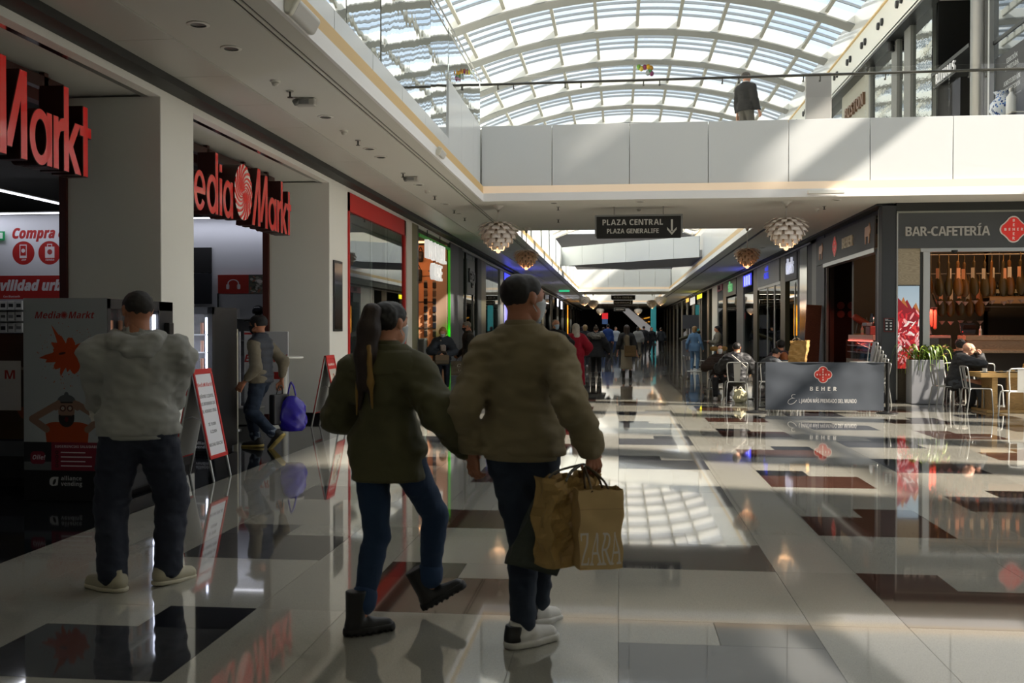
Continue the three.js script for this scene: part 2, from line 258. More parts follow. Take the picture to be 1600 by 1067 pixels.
{ // ---------- left shop front: pillars, lintel, portal soffits ----------
  const f = struct('wall_shopfront');
  mesh('lintel', B(-5.06, -4.931, 4.07, 4.25, -132, 6), MAT.pillar, f);
  mesh('portal_soffit', [B(-6.1, -4.97, 4.1, 4.25, -17.5, 2)], MAT.ceil, f);
  mesh('mirror_strip', B(-5.14, -5.06, 4.075, 4.1, -16.6, 2), MAT.chrome, f);
  for (const [z0, z1] of [[-11.17, -10.33], [-17.8, -16.65], [-4.8, -4.0]]) {
    mesh('pillar', RB(-6.0, -4.93, 0.12, 4.08, z0, z1, 0.012), MAT.pillar, f); mesh('plinth', B(-6.01, -4.925, 0, 0.12, z0 - 0.004, z1 + 0.004), MAT.black, f);
  }
  mesh('door_post', [B(-6.08, -6.0, 0, 3.95, -10.42, -10.3), B(-6.08, -6.0, 0, 3.95, -11.3, -11.17), B(-6.1, -6.0, 0, 3.95, -16.75, -16.6)], MAT.brownRed, f);
  mesh('door_header', [B(-6.1, -5.98, 3.92, 4.1, -16.6, -11.2), B(-6.1, -5.98, 3.92, 4.1, -10.33, 2)], MAT.brownRed, f);
  mesh('shop_ceiling', B(-15, -6.1, 4.05, 4.2, -24, 2), M(0x3a3b3a, 0.9), f);
  mesh('shop_wall', [B(-15, -5.0, 0, 4.2, -24.1, -23.9), B(-15, -6, 0, 4.2, 2, 2.2), B(-6.2, -6, 0, 4.2, -0.6, 2)], MAT.white, f);
}

// ---------- lettering ----------
const FB = await new FontLoader().loadAsync('fonts/droid/droid_sans_bold.typeface.json');
const FR = await new FontLoader().loadAsync('fonts/droid/droid_serif_bold.typeface.json');
function letters(text, size, depth, mat, parent, { font = FB, sx = 1, gap = 0.06, name = 'letter', align = 0.5 } = {}) { // one mesh per letter, centred, in the XY plane facing +z
  let x = 0; const made = [];
  for (const ch of text) {
    if (ch === ' ') { x += size * 0.4 * sx; continue; }
    const g = new TextGeometry(ch, { font, size, depth, curveSegments: 5, bevelEnabled: false }); g.computeBoundingBox(); const b = g.boundingBox; g.translate(-b.min.x, 0, 0); g.scale(sx, 1, 1);
    const m = mesh(name, g, mat, parent); m.position.x = x; x += (b.max.x - b.min.x) * sx + size * gap; made.push(m);
  }
  for (const m of made) m.position.x -= x * align; return made;
}
const group = (name, parent, pos = [0, 0, 0], ry = 0) => { const g = new THREE.Group(); g.name = name; g.position.set(...pos); g.rotation.y = ry; parent.add(g); return g; };
const printM = (tex, o = {}) => M(0xffffff, 0.5, 0, { map: tex, ...o });
const glowPrint = (tex, k, c = 0xffffff) => M(c, 0.5, 0, { map: tex, emissive: 0xffffff, emissiveMap: tex, emissiveIntensity: k });
function areaLight(color, k, w, h, pos, look) { const L = new THREE.RectAreaLight(color, k, w, h); L.position.set(...pos); L.lookAt(...look); scene.add(L); return L; }

// ---------- left row of shops beyond the electronics store ----------
const inside = (name, x0, x1, z0, z1, mat) => smesh(name, [B(x0, x1, 0, 4.15, z0 - 0.1, z0), B(x0, x1, 0, 4.15, z1, z1 + 0.1), x0 < 0 ? B(x0 - 0.1, x0, 0, 4.15, z0, z1) : B(x1, x1 + 0.1, 0, 4.15, z0, z1), B(x0, x1, 4.0, 4.1, z0, z1)], mat);
{
  const f = struct('window_1');
  const z0 = -22.66, z1 = -17.8;
  mesh('frame', [B(-4.97, -4.9, 3.72, 4.06, z0, z1), B(-4.98, -4.9, 0, 4.06, z0, z0 + 0.12), B(-4.98, -4.9, 0, 4.06, z1 - 0.05, z1)], MAT.redMatt, f);
  for (const [a, b] of [[z0 + 0.12, -21.0], [-20.99, -19.5], [-19.49, z1 - 0.05]]) mesh('pane', B(-4.95, -4.935, 0.05, 3.72, a, b), MAT.tinted, f);
  mesh('sill', B(-5.0, -4.9, 0, 0.06, z0, z1), MAT.dark, f);
  inside('wall_display', -6.4, -4.98, -22.7, -17.8, M(0x4b4d4c, 0.8));
}
const facadeL = struct('wall_left_shops');
const pil = (par, z0, z1, m, x0 = -5.4, x1 = -4.9) => mesh('pillar', B(x0, x1, 0, 4.1, z0, z1), m, par);
pil(facadeL, -23.25, -22.7, MAT.pillar, -5.4, -4.88); pil(facadeL, -24.0, -23.25, M(0x8b8769, 0.6)); pil(facadeL, -24.12, -24.0, MAT.black);
pil(facadeL, -31.2, -30.3, MAT.dark); pil(facadeL, -30.3, -28.75, M(0x45464a, 0.5)); pil(facadeL, -35.4, -34.4, MAT.dark); pil(facadeL, -36.6, -35.4, MAT.olive); pil(facadeL, -42.2, -41.1, MAT.alu);
pil(facadeL, -47.2, -45.1, MAT.grey); pil(facadeL, -53, -51, MAT.dark); pil(facadeL, -58.5, -57, MAT.olive);
for (let z = -64; z > -130; z -= 7.5) { pil(facadeL, z - 1.1, z, z % 2 ? MAT.dark : MAT.olive); pil(facadeL, z - 2.4, z - 1.9, MAT.dark); }
mesh('metal_edge', B(-4.92, -4.86, 4.04, 4.1, -132, -31), MAT.alu, facadeL);
smesh('wall_shop_backs', [B(-9, -8.8, 0, 4.2, -132, -31), B(-9, -5, 4.1, 4.2, -132, -24)], MAT.black2);
{ // panes of the left shops
  const w = struct('window_2');
  for (const [a, b] of [[-41.1, -39], [-38.98, -36.6], [-34.4, -33.6], [-33.55, -31.95], [-31.9, -31.2], [-51, -48.4], [-57, -53], [-64, -58.5]]) mesh('pane', B(-4.97, -4.95, 0, 4.05, a, b), MAT.tinted, w);
  for (let z = -66.5; z > -128; z -= 7.5) mesh('pane', B(-4.97, -4.95, 0, 4.05, z - 5, z), MAT.tinted, w);
  mesh('frame', [B(-5, -4.92, 0, 4.05, -31.98, -31.88), B(-5, -4.92, 0, 3.2, -33.62, -33.5)], MAT.black, w);
}
{ // doorway hanging board with grey letters
  const s = thing('shop_sign', 'grey hanging board with darker letters above the black framed glass door on the left', 'sign', [-4.9, 0, -32.75], PI / 2);
  mesh('board', RB(-0.85, 0.85, 2.72, 3.85, -0.04, 0.02, 0.01), M(0x6d7072, 0.5), s);
  const g = group('lettering', s, [0, 3.1, 0.02]); letters('tago', 0.5, 0.05, M(0x3b3d40, 0.4), g, { gap: 0.02 });
}
{ // phone case shop with the green light line
  inside('wall_case_shop', -8, -4.98, -28.75, -24.1, M(0x55504a, 0.8));
  const s = thing('neon_frame', 'green glowing light line framing the opening of the phone case shop', 'light', [-4.9, 0, 0]);
  mesh('tube_vertical', B(-0.03, 0.03, 0, 3.88, -28.62, -28.54), GLOW(0x2c8a1c, 0.3), s); mesh('tube_top', B(-0.03, 0.03, 3.85, 3.92, -28.6, -24.15), GLOW(0x225c1c, 0.3), s);
  const gl = new THREE.PointLight(0x4cf030, 0.25); gl.position.set(-4.75, 1.5, -28.4); scene.add(gl);
  const board = thing('display_wall', 'orange lit display wall hung with rows of phone cases', 'display', [-6.4, 0, -28.5]);
  mesh('panel', B(-1.3, 1.1, 0.4, 4.0, -0.05, 0), M(0xd09468, 0.7), board); mesh('side_panel', B(1.12, 1.45, 0, 4.0, -0.04, 0.02), M(0xb59a86, 0.7), board); mesh('base', B(-1.3, 1.1, 0, 0.4, -0.08, 0.08), M(0x6a5548, 0.7), board);
  for (let i = 0; i < 3; i++) mesh('rail', B(-1.3, 1.1, 3.1 - 0.75 * i, 3.115 - 0.75 * i, 0, 0.02), MAT.dark, board);
  areaLight(0xffb27a, 9, 2.2, 0.3, [-6.2, 3.95, -27.2], [-6.2, 1.6, -28.5]);
  const lamp = thing('shop_lamp', 'long ceiling lamp lighting the phone case wall', 'lamp', [-6.2, 3.96, -27.2]); mesh('diffuser', B(-1.1, 1.1, 0.0, 0.03, -0.15, 0.15), GLOW(0xffc08a, 1.2), lamp);
  const proto = thing('phone_case', 'small boxed phone case hanging in the rows on the orange wall', 'phone case', [0, 0, 0], 0, 'phone cases on the orange wall');
  mesh('case', RB(-0.055, 0.055, -0.1, 0.07, 0, 0.03, 0.015), M(0x1d1d20, 0.3), proto); mesh('header_card', B(-0.05, 0.05, 0.07, 0.12, 0.008, 0.014), M(0x8c8478, 0.6), proto); mesh('hook', bar([0, 0.1, -0.01], [0, 0.1, 0.06], 0.005), MAT.steel, proto);
  const q = rng(31), cm = [M(0x1d1d20, 0.3), M(0x33302e, 0.4), M(0x5a4a40, 0.5), M(0x2a2f3a, 0.3)]; let first = true;
  for (let r = 0; r < 11; r++) for (let c = 0; c < 3; c++) {
    const p = [-5.84 + c * 0.26, 2.85 - r * 0.235 + (q() - 0.5) * 0.03, -28.5]; let o = proto; const lb = 'boxed phone case on the orange wall, ' + ['top', 'second', 'third', 'fourth', 'fifth', 'sixth', 'seventh', 'eighth', 'ninth', 'tenth', 'lowest'][r] + ' row, ' + ['left', 'middle', 'right'][c] + ' column';
    if (first) { proto.position.set(...p); proto.userData.label = lb; first = false; } else o = copyOf(proto, lb, p);
    o.children[0].material = cm[Math.floor(q() * 4)];
  }
  const big = (name, label, p, w, h, col) => { const t = thing(name, label, 'bag', p); mesh('body', RB(-w / 2, w / 2, -h, 0, 0, 0.12, 0.04), M(col, 0.5), t); mesh('strap', tube([[-w / 3, 0, 0.05], [0, h * 0.4, 0.05], [w / 3, 0, 0.05]], 0.012), M(0x101010, 0.6), t); mesh('pocket', RB(-w / 3, w / 3, -h * 0.8, -h * 0.35, 0.1, 0.15, 0.02), M(0x2c2a28, 0.5), t); };
  big('phone_bag', 'black phone bag hanging high on the orange case wall', [-5.8, 3.3, -28.5], 0.24, 0.34, 0x151413); big('phone_bag', 'small dark bag hanging under the black phone bag on the orange wall', [-5.72, 3.82, -28.5], 0.16, 0.3, 0x1c1816);
  const sg = thing('shop_sign', 'glowing white letters in two lines over the phone case shop', 'sign', [-4.86, 0, -26.05], PI / 2);
  const wl = GLOW(0xf2f0ea, 0.3);
  let g = group('lettering', sg, [0, 3.36, 0]); letters('MOVIL', 0.46, 0.1, wl, g, { sx: 1.25, gap: 0.03 }); g = group('lettering', sg, [0.0, 2.86, 0]); letters('CASE', 0.42, 0.1, wl, g, { sx: 1.05, gap: 0.03 });
  mesh('carrier', [bar([-0.9, 3.6, -0.02], [-0.9, 4.1, -0.02], 0.012), bar([0.9, 3.6, -0.02], [0.9, 4.1, -0.02], 0.012), B(-1.2, 1.2, 3.58, 3.61, -0.03, -0.01), B(-0.7, 0.7, 3.05, 3.08, -0.03, -0.01), bar([0, 3.05, -0.02], [0, 3.6, -0.02], 0.012)], MAT.dark, sg);
  const ped = thing('display_pedestal', 'silver display column in front of the orange phone case wall', 'pedestal', [-5.0, 0, -24.7]);
  mesh('column', RB(-0.16, 0.16, 0.05, 1.3, -0.16, 0.16, 0.02), MAT.alu, ped); mesh('base', RB(-0.2, 0.2, 0, 0.05, -0.2, 0.2, 0.01), MAT.dark, ped); mesh('cap', RB(-0.17, 0.17, 1.3, 1.33, -0.17, 0.17, 0.005), MAT.white, ped);
}
function glowPanel(label, x, y0, y1, z0, z1, color, k, ry) { // lit shop panel facing the aisle
  const t = thing('lightbox', label, 'lightbox', [x, 0, (z0 + z1) / 2], ry), w = Math.abs(z1 - z0);
  mesh('case', B(-w / 2 - 0.04, w / 2 + 0.04, y0 - 0.04, y1 + 0.04, -0.012, -0.002), MAT.dark, t); mesh('lit_face', B(-w / 2, w / 2, y0, y1, -0.006, 0.0), GLOW(color, k), t);
  const nx = Math.sin(ry); areaLight(color, k * 1.1, w, y1 - y0, [x + nx * 0.03, (y0 + y1) / 2, (z0 + z1) / 2], [x + nx, (y0 + y1) / 2, (z0 + z1) / 2]); return t;
}
glowPanel('tall blue glowing panel beside the silver post on the left', -4.88, 2.95, 4.0, -44.85, -42.4, 0x3d44e8, 0.8, PI / 2);
glowPanel('pale violet lit strip under the blue panel on the left', -4.88, 0.4, 2.85, -43.6, -42.4, 0x8f8ae0, 0.55, PI / 2);
glowPanel('second blue glowing panel further along the left shops', -4.88, 3.6, 4.05, -50.5, -48.3, 0x3a3fd8, 0.7, PI / 2);
glowPanel('white lit shop sign low under the left soffit, nearer of two', -4.85, 3.4, 4.0, -80.5, -78.5, 0xe6e8ff, 1.1, PI / 2);
glowPanel('white lit shop sign low under the left soffit, further of two', -4.85, 3.3, 3.95, -86, -83.5, 0xe6e8ff, 1.1, PI / 2);
glowPanel('tall amber lit strip among the far left shops', -4.85, 1.0, 3.9, -96, -94, 0xd98a18, 0.7, PI / 2);
glowPanel('slim violet strip between the dark left pillars', -4.85, 0.8, 3.6, -57.6, -57.0, 0xb9aef0, 0.7, PI / 2);

// ---------- right row of shops beyond the ham shop ----------
const facadeR = struct('wall_right_shops');
const pir = (z0, z1, m) => mesh('pillar', B(5.72, 6.2, 0, 4.2, z0, z1), m, facadeR);
mesh('lintel', B(5.72, 5.85, 4.1, 4.25, -132, -22.1), MAT.dark, facadeR);
mesh('metal_edge', B(5.68, 5.72, 4.12, 4.17, -132, -30.6), MAT.alu, facadeR);
pir(-30.5, -29.7, MAT.grey); pir(-31.2, -30.5, MAT.dark); mesh('mirror_panel', B(5.7, 5.75, 0, 4.1, -32.4, -31.2), MAT.chrome, facadeR); pir(-32.9, -32.4, MAT.dark); pir(-36.3, -35.3, MAT.olive); pir(-43.5, -42.3, MAT.olive); pir(-49.6, -47, MAT.grey); pir(-56, -54.3, MAT.olive); pir(-62.5, -59.2, MAT.pillar); pir(-66, -64.5, MAT.olive);
for (let z = -70; z > -130; z -= 7) { pir(z - 1.2, z, z % 2 ? MAT.olive : MAT.dark); pir(z - 2.3, z - 2, MAT.alu); }
smesh('wall_shop_backs', [B(10, 10.2, 0, 4.2, -132, -30), B(5.8, 10, 4.1, 4.2, -132, -30), B(5.8, 10, 0, 4.1, -30.2, -30), B(5.8, 10, 0, 4.1, -36.0, -35.9), B(5.8, 10, 0, 4.1, -43, -42.9)], MAT.black2);
{
  const w = struct('window_3');
  for (const [a, b] of [[-34.6, -32.95], [-37.8, -36.5], [-39.6, -38], [-42.2, -39.7], [-47, -43.7], [-54.2, -49.7], [-59, -56.2]]) mesh('pane', B(5.76, 5.78, 0, 3.2, a, b), MAT.tinted, w);
  for (let z = -72.5; z > -128; z -= 7) mesh('pane', B(5.76, 5.78, 0, 4.05, z - 4.4, z), MAT.tinted, w);
  mesh('frame', [B(5.74, 5.8, 0, 3.25, -37.95, -37.8), B(5.74, 5.8, 0, 3.25, -39.7, -39.6), B(5.72, 5.8, 3.18, 3.3, -42.2, -36.4), B(5.74, 5.8, 0, 3.1, -33.6, -33.5)], MAT.alu, w);
}
function signR(label, text, y0, y1, z0, z1, back, ink, o = {}) {
  const t = thing('shop_sign', label, 'sign', [5.7, 0, (z0 + z1) / 2], -PI / 2), w = Math.abs(z1 - z0); mesh('board', B(-w / 2, w / 2, y0, y1, -0.06, 0), back, t);
  for (const [tx, y, s, sx] of text) { const g = group('lettering', t, [o.dx ?? 0, y, 0.0]); letters(tx, s, 0.06, ink, g, { sx, gap: 0.05 }); }
  return t;
}
signR('dark navy shop sign with tall white letters, nearest after the ham shop', [['danels', 3.42, 0.5, 0.8]], 3.2, 4.08, -35.25, -32.95, M(0x16171f, 0.5), GLOW(0xdfe2f2, 0.25));
signR('pale grey shop sign with small blue letters', [['mi', 0.2, 1.3], ['CEL', 0.32, 1.4]].map((a, i) => [a[0], i ? 3.52 : 3.82, a[2] && i ? 0.24 : 0.18, 1.5]), 3.28, 4.1, -42.2, -36.5, M(0x9a9b97, 0.6), GLOW(0x4a52d6, 0.35));
{ const t = glowPanel('blue glowing shop sign with pale strokes on the right', 5.68, 3.5, 4.0, -46.7, -43.8, 0x2f36d8, 0.75, -PI / 2); for (let i = 0; i < 3; i++) mesh('stroke', B(-0.9 + i * 0.75, -0.65 + i * 0.75, 3.52, 3.95, 0, 0.02), GLOW(0xb9c2f4, 0.7), t); }
signR('green script sign glowing on a black shop front', [['sfera', 3.5, 0.5, 1]], 3.3, 4.1, -54.2, -49.7, MAT.black, GLOW(0x7ed08a, 0.25));
signR('pink sign with dark letters on a pale pillar', [['YES', 3.83, 0.22, 1.2]], 3.75, 4.1, -59.1, -56.4, M(0xa03a5c, 0.5), M(0x3a1020, 0.5));
glowPanel('yellow lit shop sign far along the right side', 5.68, 3.75, 4.05, -74, -69.5, 0xd8d022, 0.8, -PI / 2);
glowPanel('white lit shop sign beyond the yellow one on the right', 5.68, 3.5, 4.05, -81, -75.8, 0xb8b6b0, 0.6, -PI / 2);
glowPanel('small amber lit sign far along the right side', 5.68, 3.85, 4.15, -86, -82.5, 0xe8b050, 0.8, -PI / 2);

// ---------- upper gallery on the right ----------
{
  const u = struct('wall_upper_right');
  mesh('bulkhead', [B(8.0, 8.1, 10.4, 11.4, -112, -21), B(8.0, 10.5, 10.35, 10.45, -112, -21)], MAT.white, u);
  mesh('gold_line', B(7.95, 8.06, 11.4, 11.46, -112, -21), MAT.gold, u);
  mesh('glossy_frieze', B(8.0, 8.06, 11.46, 12.3, -112, -21), MP(0xe9e9e4, 0.12, 0, { clearcoat: 1, clearcoatRoughness: 0.08 }), u);
  mesh('black_head', B(8.02, 8.45, 10.28, 10.4, -60, -21), MAT.black, u);
  mesh('post', [B(8.3, 8.5, 5.2, 10.4, -31.7, -31.1), B(8.3, 8.5, 5.2, 10.4, -30.35, -29.7), B(8.3, 8.5, 5.2, 10.4, -34.5, -34.3), B(8.3, 8.5, 5.2, 10.4, -41.4, -41.0), B(8.3, 8.5, 5.2, 10.4, -42.6, -42.2)], MAT.grey, u);
  const refl = M(0xb9bfbd, 0.02, 1, { normalMap: wavyTex, normalScale: new THREE.Vector2(0.03, 0.03) });
  for (const [a, b] of [[-34.3, -31.75], [-31.1, -30.4], [-29.7, -28.0], [-41, -38.9], [-46, -42.6], [-50, -46.1]]) mesh('pane', B(8.38, 8.4, 5.2, 10.35, a, b), refl, u);
  mesh('wall', [B(8.5, 10.5, 5.2, 10.4, -28.0, -27.85), B(10.3, 10.5, 5.2, 10.4, -27.9, -23.6), B(8.5, 10.5, 5.2, 10.4, -23.75, -23.6)], MAT.black, u);
  mesh('steel_column', [new THREE.CylinderGeometry(0.24, 0.24, 5.4, 24).translate(8.35, 7.8, -24.2)], MAT.steel, u); mesh('column', new THREE.CylinderGeometry(0.2, 0.2, 5.4, 24).translate(8.5, 7.8, -23.85), M(0x3a3b39, 0.3, 0.6), u); mesh('post', B(8.28, 8.42, 5.2, 10.4, -23.6, -23.5), MAT.alu, u);
  mesh('pane', B(8.38, 8.4, 5.2, 10.35, -23.5, -20.9), MP(0x7f8589, 0.02, 0.9), u); mesh('transom', [B(8.36, 8.42, 9.05, 9.15, -23.5, -20.9), B(8.36, 8.42, 7.95, 8.03, -23.5, -20.9)], MAT.black, u);
  mesh('canopy', B(8.3, 10.3, 8.3, 8.4, -27.8, -24.9), MAT.dark, u);
  const bs = thing('shop_sign', 'beige upper floor shop sign with brown letters', 'sign', [8.36, 0, -36.7], -PI / 2);
  mesh('board', B(-2.1, 2.1, 8.3, 10.3, -0.06, 0), M(0xa9a799, 0.6), bs); letters('BOSTON', 0.42, 0.1, M(0x7a5a44, 0.4, 0.5), group('lettering', bs, [0.2, 9.25, 0]), { sx: 1.15, gap: 0.12 });
  const rs = thing('shop_sign', 'white letters in the black upper shop opening', 'sign', [8.3, 0, -26.5], -PI / 2); letters('RITUALS', 0.26, 0.05, M(0xf2f2f2, 0.5), group('lettering', rs, [0, 7.98, 0]), { font: FB, sx: 1.0, gap: 0.14 }); mesh('rail', B(-1, 1, 7.9, 7.94, 0, 0.04), MAT.dark, rs);
  const sp = thing('ceiling_spot', 'pair of black recessed spotlights in the white upper bulkhead', 'spotlight', [0, 0, 0], 0, 'spotlight pairs in the upper bulkhead');
  for (const d of [-0.22, 0.22]) mesh('tube', LA([[0.001, 0], [0.11, 0], [0.13, 0.03], [0.11, 0.16], [0.001, 0.16]]).rotateZ(PI / 2).translate(0.1, 0, d), MAT.black, sp);
  for (let i = 0; i < 9; i++) { const p = [8.0, 10.95, -29.7 - i * 2.1]; const lb = 'pair of black recessed spotlights in the white upper bulkhead, ' + ['first', 'second', 'third', 'fourth', 'fifth', 'sixth', 'seventh', 'eighth', 'ninth'][i] + ' from the right'; if (i) copyOf(sp, lb, p); else { sp.position.set(...p); sp.userData.label = lb; } }
  const bs2 = thing('spotlight', 'black spotlight fixed high on the grey upper gallery post', 'spotlight', [8.2, 10.15, -31.4]); mesh('body', CY(0, -0.16, 0, 0.11, 0.3), MAT.black, bs2); mesh('bracket', bar([0, 0, 0], [0.12, 0, 0.1], 0.03), MAT.black, bs2);
  // poster and vases in the last upper window
  const pt = canvasTex(512, 640, (g, w, h) => { g.fillStyle = '#17191c'; g.fillRect(0, 0, w, h); g.fillStyle = '#b9bcbc'; g.textAlign = 'center'; g.font = 'bold 54px serif'; ['EDICIÓN', 'LIMITADA', '', 'AMSTERDAM', 'COLLECTION'].forEach((s, i) => g.fillText(s, w / 2, 90 + i * 62)); g.font = '22px serif'; g.fillText('inspirada en los jardines de porcelana', w / 2, 400); g.fillText('azul y blanca', w / 2, 430); });
  const po = thing('poster', 'black upper window poster reading EDICIÓN LIMITADA above the porcelain', 'poster', [8.375, 6.75, -22.55], -PI / 2); mesh('board', B(-0.85, 0.85, -0.92, 0.85, -0.03, -0.002), M(0x17191c, 0.5), po); const pf = mesh('print', PL(1.3, 1.63), printM(pt), po); pf.position.set(0.1, 0.0, 0.002);
  const vm = M(0xd8dde2, 0.25, 0, { map: rep(canvasTex(256, 256, (g) => { g.fillStyle = '#eef1f2'; g.fillRect(0, 0, 256, 256); const q = rng(8); for (let i = 0; i < 70; i++) { g.fillStyle = ['#2b5fae', '#5d8fd0', '#1f3f7c'][i % 3]; g.beginPath(); g.ellipse(q() * 256, q() * 256, 6 + q() * 14, 4 + q() * 7, q() * 3, 0, 7); g.fill(); } }), 3, 2) }); vm.map.wrapS = vm.map.wrapT = THREE.RepeatWrapping;
  const vs = thing('vase', 'blue and white porcelain jug in the upper window', 'vase', [8.14, 6.02, -22.3]); mesh('body', LA([[0.001, 0], [0.16, 0], [0.17, 0.03], [0.27, 0.2], [0.25, 0.36], [0.15, 0.47], [0.14, 0.54], [0.19, 0.6], [0.18, 0.6], [0.12, 0.53]]), vm, vs); mesh('handle', tube([[0, 0.52, -0.15], [0, 0.56, -0.28], [0, 0.38, -0.32], [0, 0.25, -0.26]], 0.02), vm, vs);
  const bo = thing('bottle', 'white bottle standing beside the porcelain jug', 'bottle', [8.14, 6.02, -21.85]); mesh('body', LA([[0.001, 0], [0.09, 0], [0.1, 0.02], [0.1, 0.38], [0.04, 0.46], [0.04, 0.5], [0.001, 0.5]]), M(0xdfe0dc, 0.3), bo); mesh('cap', CY(0, 0.5, 0, 0.045, 0.07), MAT.alu, bo);
  const bw = thing('bowl', 'pale patterned bowl in front of the porcelain jug', 'bowl', [8.14, 6.02, -22.82]); mesh('body', LA([[0.001, 0], [0.1, 0], [0.12, 0.03], [0.22, 0.15], [0.21, 0.16], [0.1, 0.04], [0.001, 0.03]]), vm, bw); mesh('foot', CY(0, -0.005, 0, 0.11, 0.012), vm, bw);
  const sh = thing('display_plinth', 'dark plinth carrying the porcelain in the upper window', 'plinth', [8.12, 5.81, -22.3]); mesh('block', RB(-0.14, 0.14, 0, 0.19, -0.9, 0.9, 0.01), MAT.dark, sh); mesh('top', RB(-0.15, 0.15, 0.18, 0.205, -0.92, 0.92, 0.005), M(0xb9b4a6, 0.6), sh);
  const to = thing('info_totem', 'plain grey totem panel standing behind the bridge balustrade', 'totem', [4.12, 5.8, -21.35]); mesh('panel', RB(-0.26, 0.26, 0.04, 1.08, -0.05, 0.05, 0.01), M(0xa9a9a6, 0.5), to); mesh('base', RB(-0.3, 0.3, 0, 0.05, -0.12, 0.12, 0.01), MAT.dark, to);
}

// ---------- ham shop and café on the right corner ----------
const DB = GLOW; // short name for lit faces
{
  const c = struct('wall_cafe');
  mesh('corner_column', [RB(5.58, 5.88, 0, 4.2, -22.3, -22.0, 0.01)], MAT.anth, c); mesh('corner_edge', [B(5.575, 5.6, 0, 4.15, -22.32, -22.29), B(5.88, 5.91, 0.05, 4.07, -22.02, -21.985)], MAT.alu, c);
  mesh('fascia', B(5.88, 10.5, 4.05, 4.25, -22.2, -22.0), MAT.dark, c);
  mesh('frame_line', [B(5.88, 10.5, 4.03, 4.07, -22.0, -21.975)], M(0x8a8d84, 0.5), c);
  mesh('wood_panel', B(5.9, 6.37, 2.42, 3.28, -22.1, -22.02), M(0xb9b4a4, 0.6, 0, { map: rep(woodTex, 1, 1) }), c); mesh('lower_panel', B(5.9, 6.37, 0, 0.72, -22.1, -22.02), M(0x4a4438, 0.6, 0, { map: woodTex }), c);
  mesh('alu_post', RB(6.43, 6.57, 0, 3.26, -22.15, -21.99, 0.008), M(0xb9bcbb, 0.45, 0.3), c); mesh('header', RB(6.37, 10.5, 3.2, 3.28, -22.12, -21.98, 0.006), MAT.alu, c); mesh('frame', B(6.37, 6.43, 0, 3.28, -22.1, -22.02), MAT.dark, c);
  mesh('back_wall', [B(6, 13.2, 0, 4.1, -26.6, -26.4)], M(0x4c4b45, 0.6), c); mesh('side_wall', B(5.9, 13.2, 4.0, 4.1, -30, -22.2), MAT.black2, c); mesh('wall', [B(10.4, 10.5, 0, 4.1, -30, -22), B(9.2, 9.3, 0, 4.1, -30, -26.4), B(6, 9.3, 0, 4.1, -29.9, -29.8)], M(0x2a2826, 0.8), c);
  // side opening towards the aisle
  mesh('side_post', [B(5.7, 5.86, 0, 3.36, -23.0, -22.3), B(5.7, 5.86, 0, 4.2, -29.75, -28.6)], MAT.anth, c); mesh('shutter_box', B(5.66, 5.86, 3.28, 3.38, -28.6, -23), MAT.alu, c);
  for (const z of [-25.7]) mesh('track', B(5.74, 5.8, 0, 3.3, -28.6, -28.5), MAT.alu, c);
}
const emblemShape = () => { const s = new THREE.Shape(), r = 0.135, d = 0.14, p = []; for (let i = 0; i < 4; i++) for (let j = 0; j <= 14; j++) { const a = i * PI / 2 - PI * 0.36 + (j / 14) * PI * 0.72; p.push(new THREE.Vector2(Math.cos(i * PI / 2) * d + Math.cos(a) * r, Math.sin(i * PI / 2) * d + Math.sin(a) * r)); } s.setFromPoints(p); return s; };
function emblem(parent, x, y, z, k) { // red quatrefoil with the name crossed in white
  const e = group('emblem', parent, [x, y, z]); e.scale.setScalar(k);
  mesh('border', EX(emblemShape(), 0.02), M(0xe6e2dc, 0.5), e); const r = mesh('field', EX(emblemShape(), 0.024), M(0xc8281e, 0.45, 0, { emissive: 0xc8281e, emissiveIntensity: 0.15 }), e); r.scale.set(0.9, 0.9, 1);
  const gs = []; const put = (ch, px, py) => { const g = new TextGeometry(ch, { font: FB, size: 0.058, depth: 0.004, curveSegments: 3 }); g.computeBoundingBox(); const b = g.boundingBox; g.translate(px - (b.max.x + b.min.x) / 2, py - 0.029, 0.024); gs.push(g); };
  [...'BEHER'].forEach((ch, i) => { put(ch, (i - 2) * 0.082, 0); if (i !== 2) put(ch, 0, (2 - i) * 0.092); }); mesh('name', gs, M(0xf1ece6, 0.5), e); return e;
}
{
  const s = thing('shop_sign', 'grey sign board reading BAR-CAFETERÍA with a red quatrefoil emblem over the café opening', 'sign', [0, 0, -21.99]);
  mesh('board', B(5.91, 10.45, 3.28, 4.03, -0.03, 0.0), M(0x4b4e50, 0.6), s); letters('BAR-CAFETERÍA', 0.2, 0.02, M(0xb4b2ac, 0.5), group('lettering', s, [6.92, 3.54, 0.0]), { gap: 0.07, sx: 0.93 }); emblem(s, 8.25, 3.66, 0.0, 1.02);
  const t = thing('shop_sign', 'grey sign board with letters between two gold pigs over the side opening', 'sign', [5.67, 0, -26.3], -PI / 2);
  mesh('board', B(-3.3, 3.3, 3.38, 4.1, -0.03, 0), M(0x55585a, 0.6), t); letters('BEHER', 0.27, 0.03, M(0xeee2c8, 0.5), group('lettering', t, [0.75, 3.6, 0]), { gap: 0.16, sx: 1.05 }); emblem(t, -0.75, 3.74, 0, 1.0);
  const pig = [[-0.22, 0.1], [-0.2, 0.28], [0.14, 0.3], [0.2, 0.36], [0.24, 0.3], [0.3, 0.2], [0.24, 0.12], [0.19, 0.1], [0.18, -0.1], [0.13, -0.1], [0.1, 0.07], [-0.12, 0.07], [-0.14, -0.1], [-0.19, -0.1]];
  for (const x of [-2.6, 2.7]) { const p = mesh('pig', EX(pig, 0.02), M(0xd6a98a, 0.4, 0.2), t); p.position.set(x, 3.62, 0); }
}
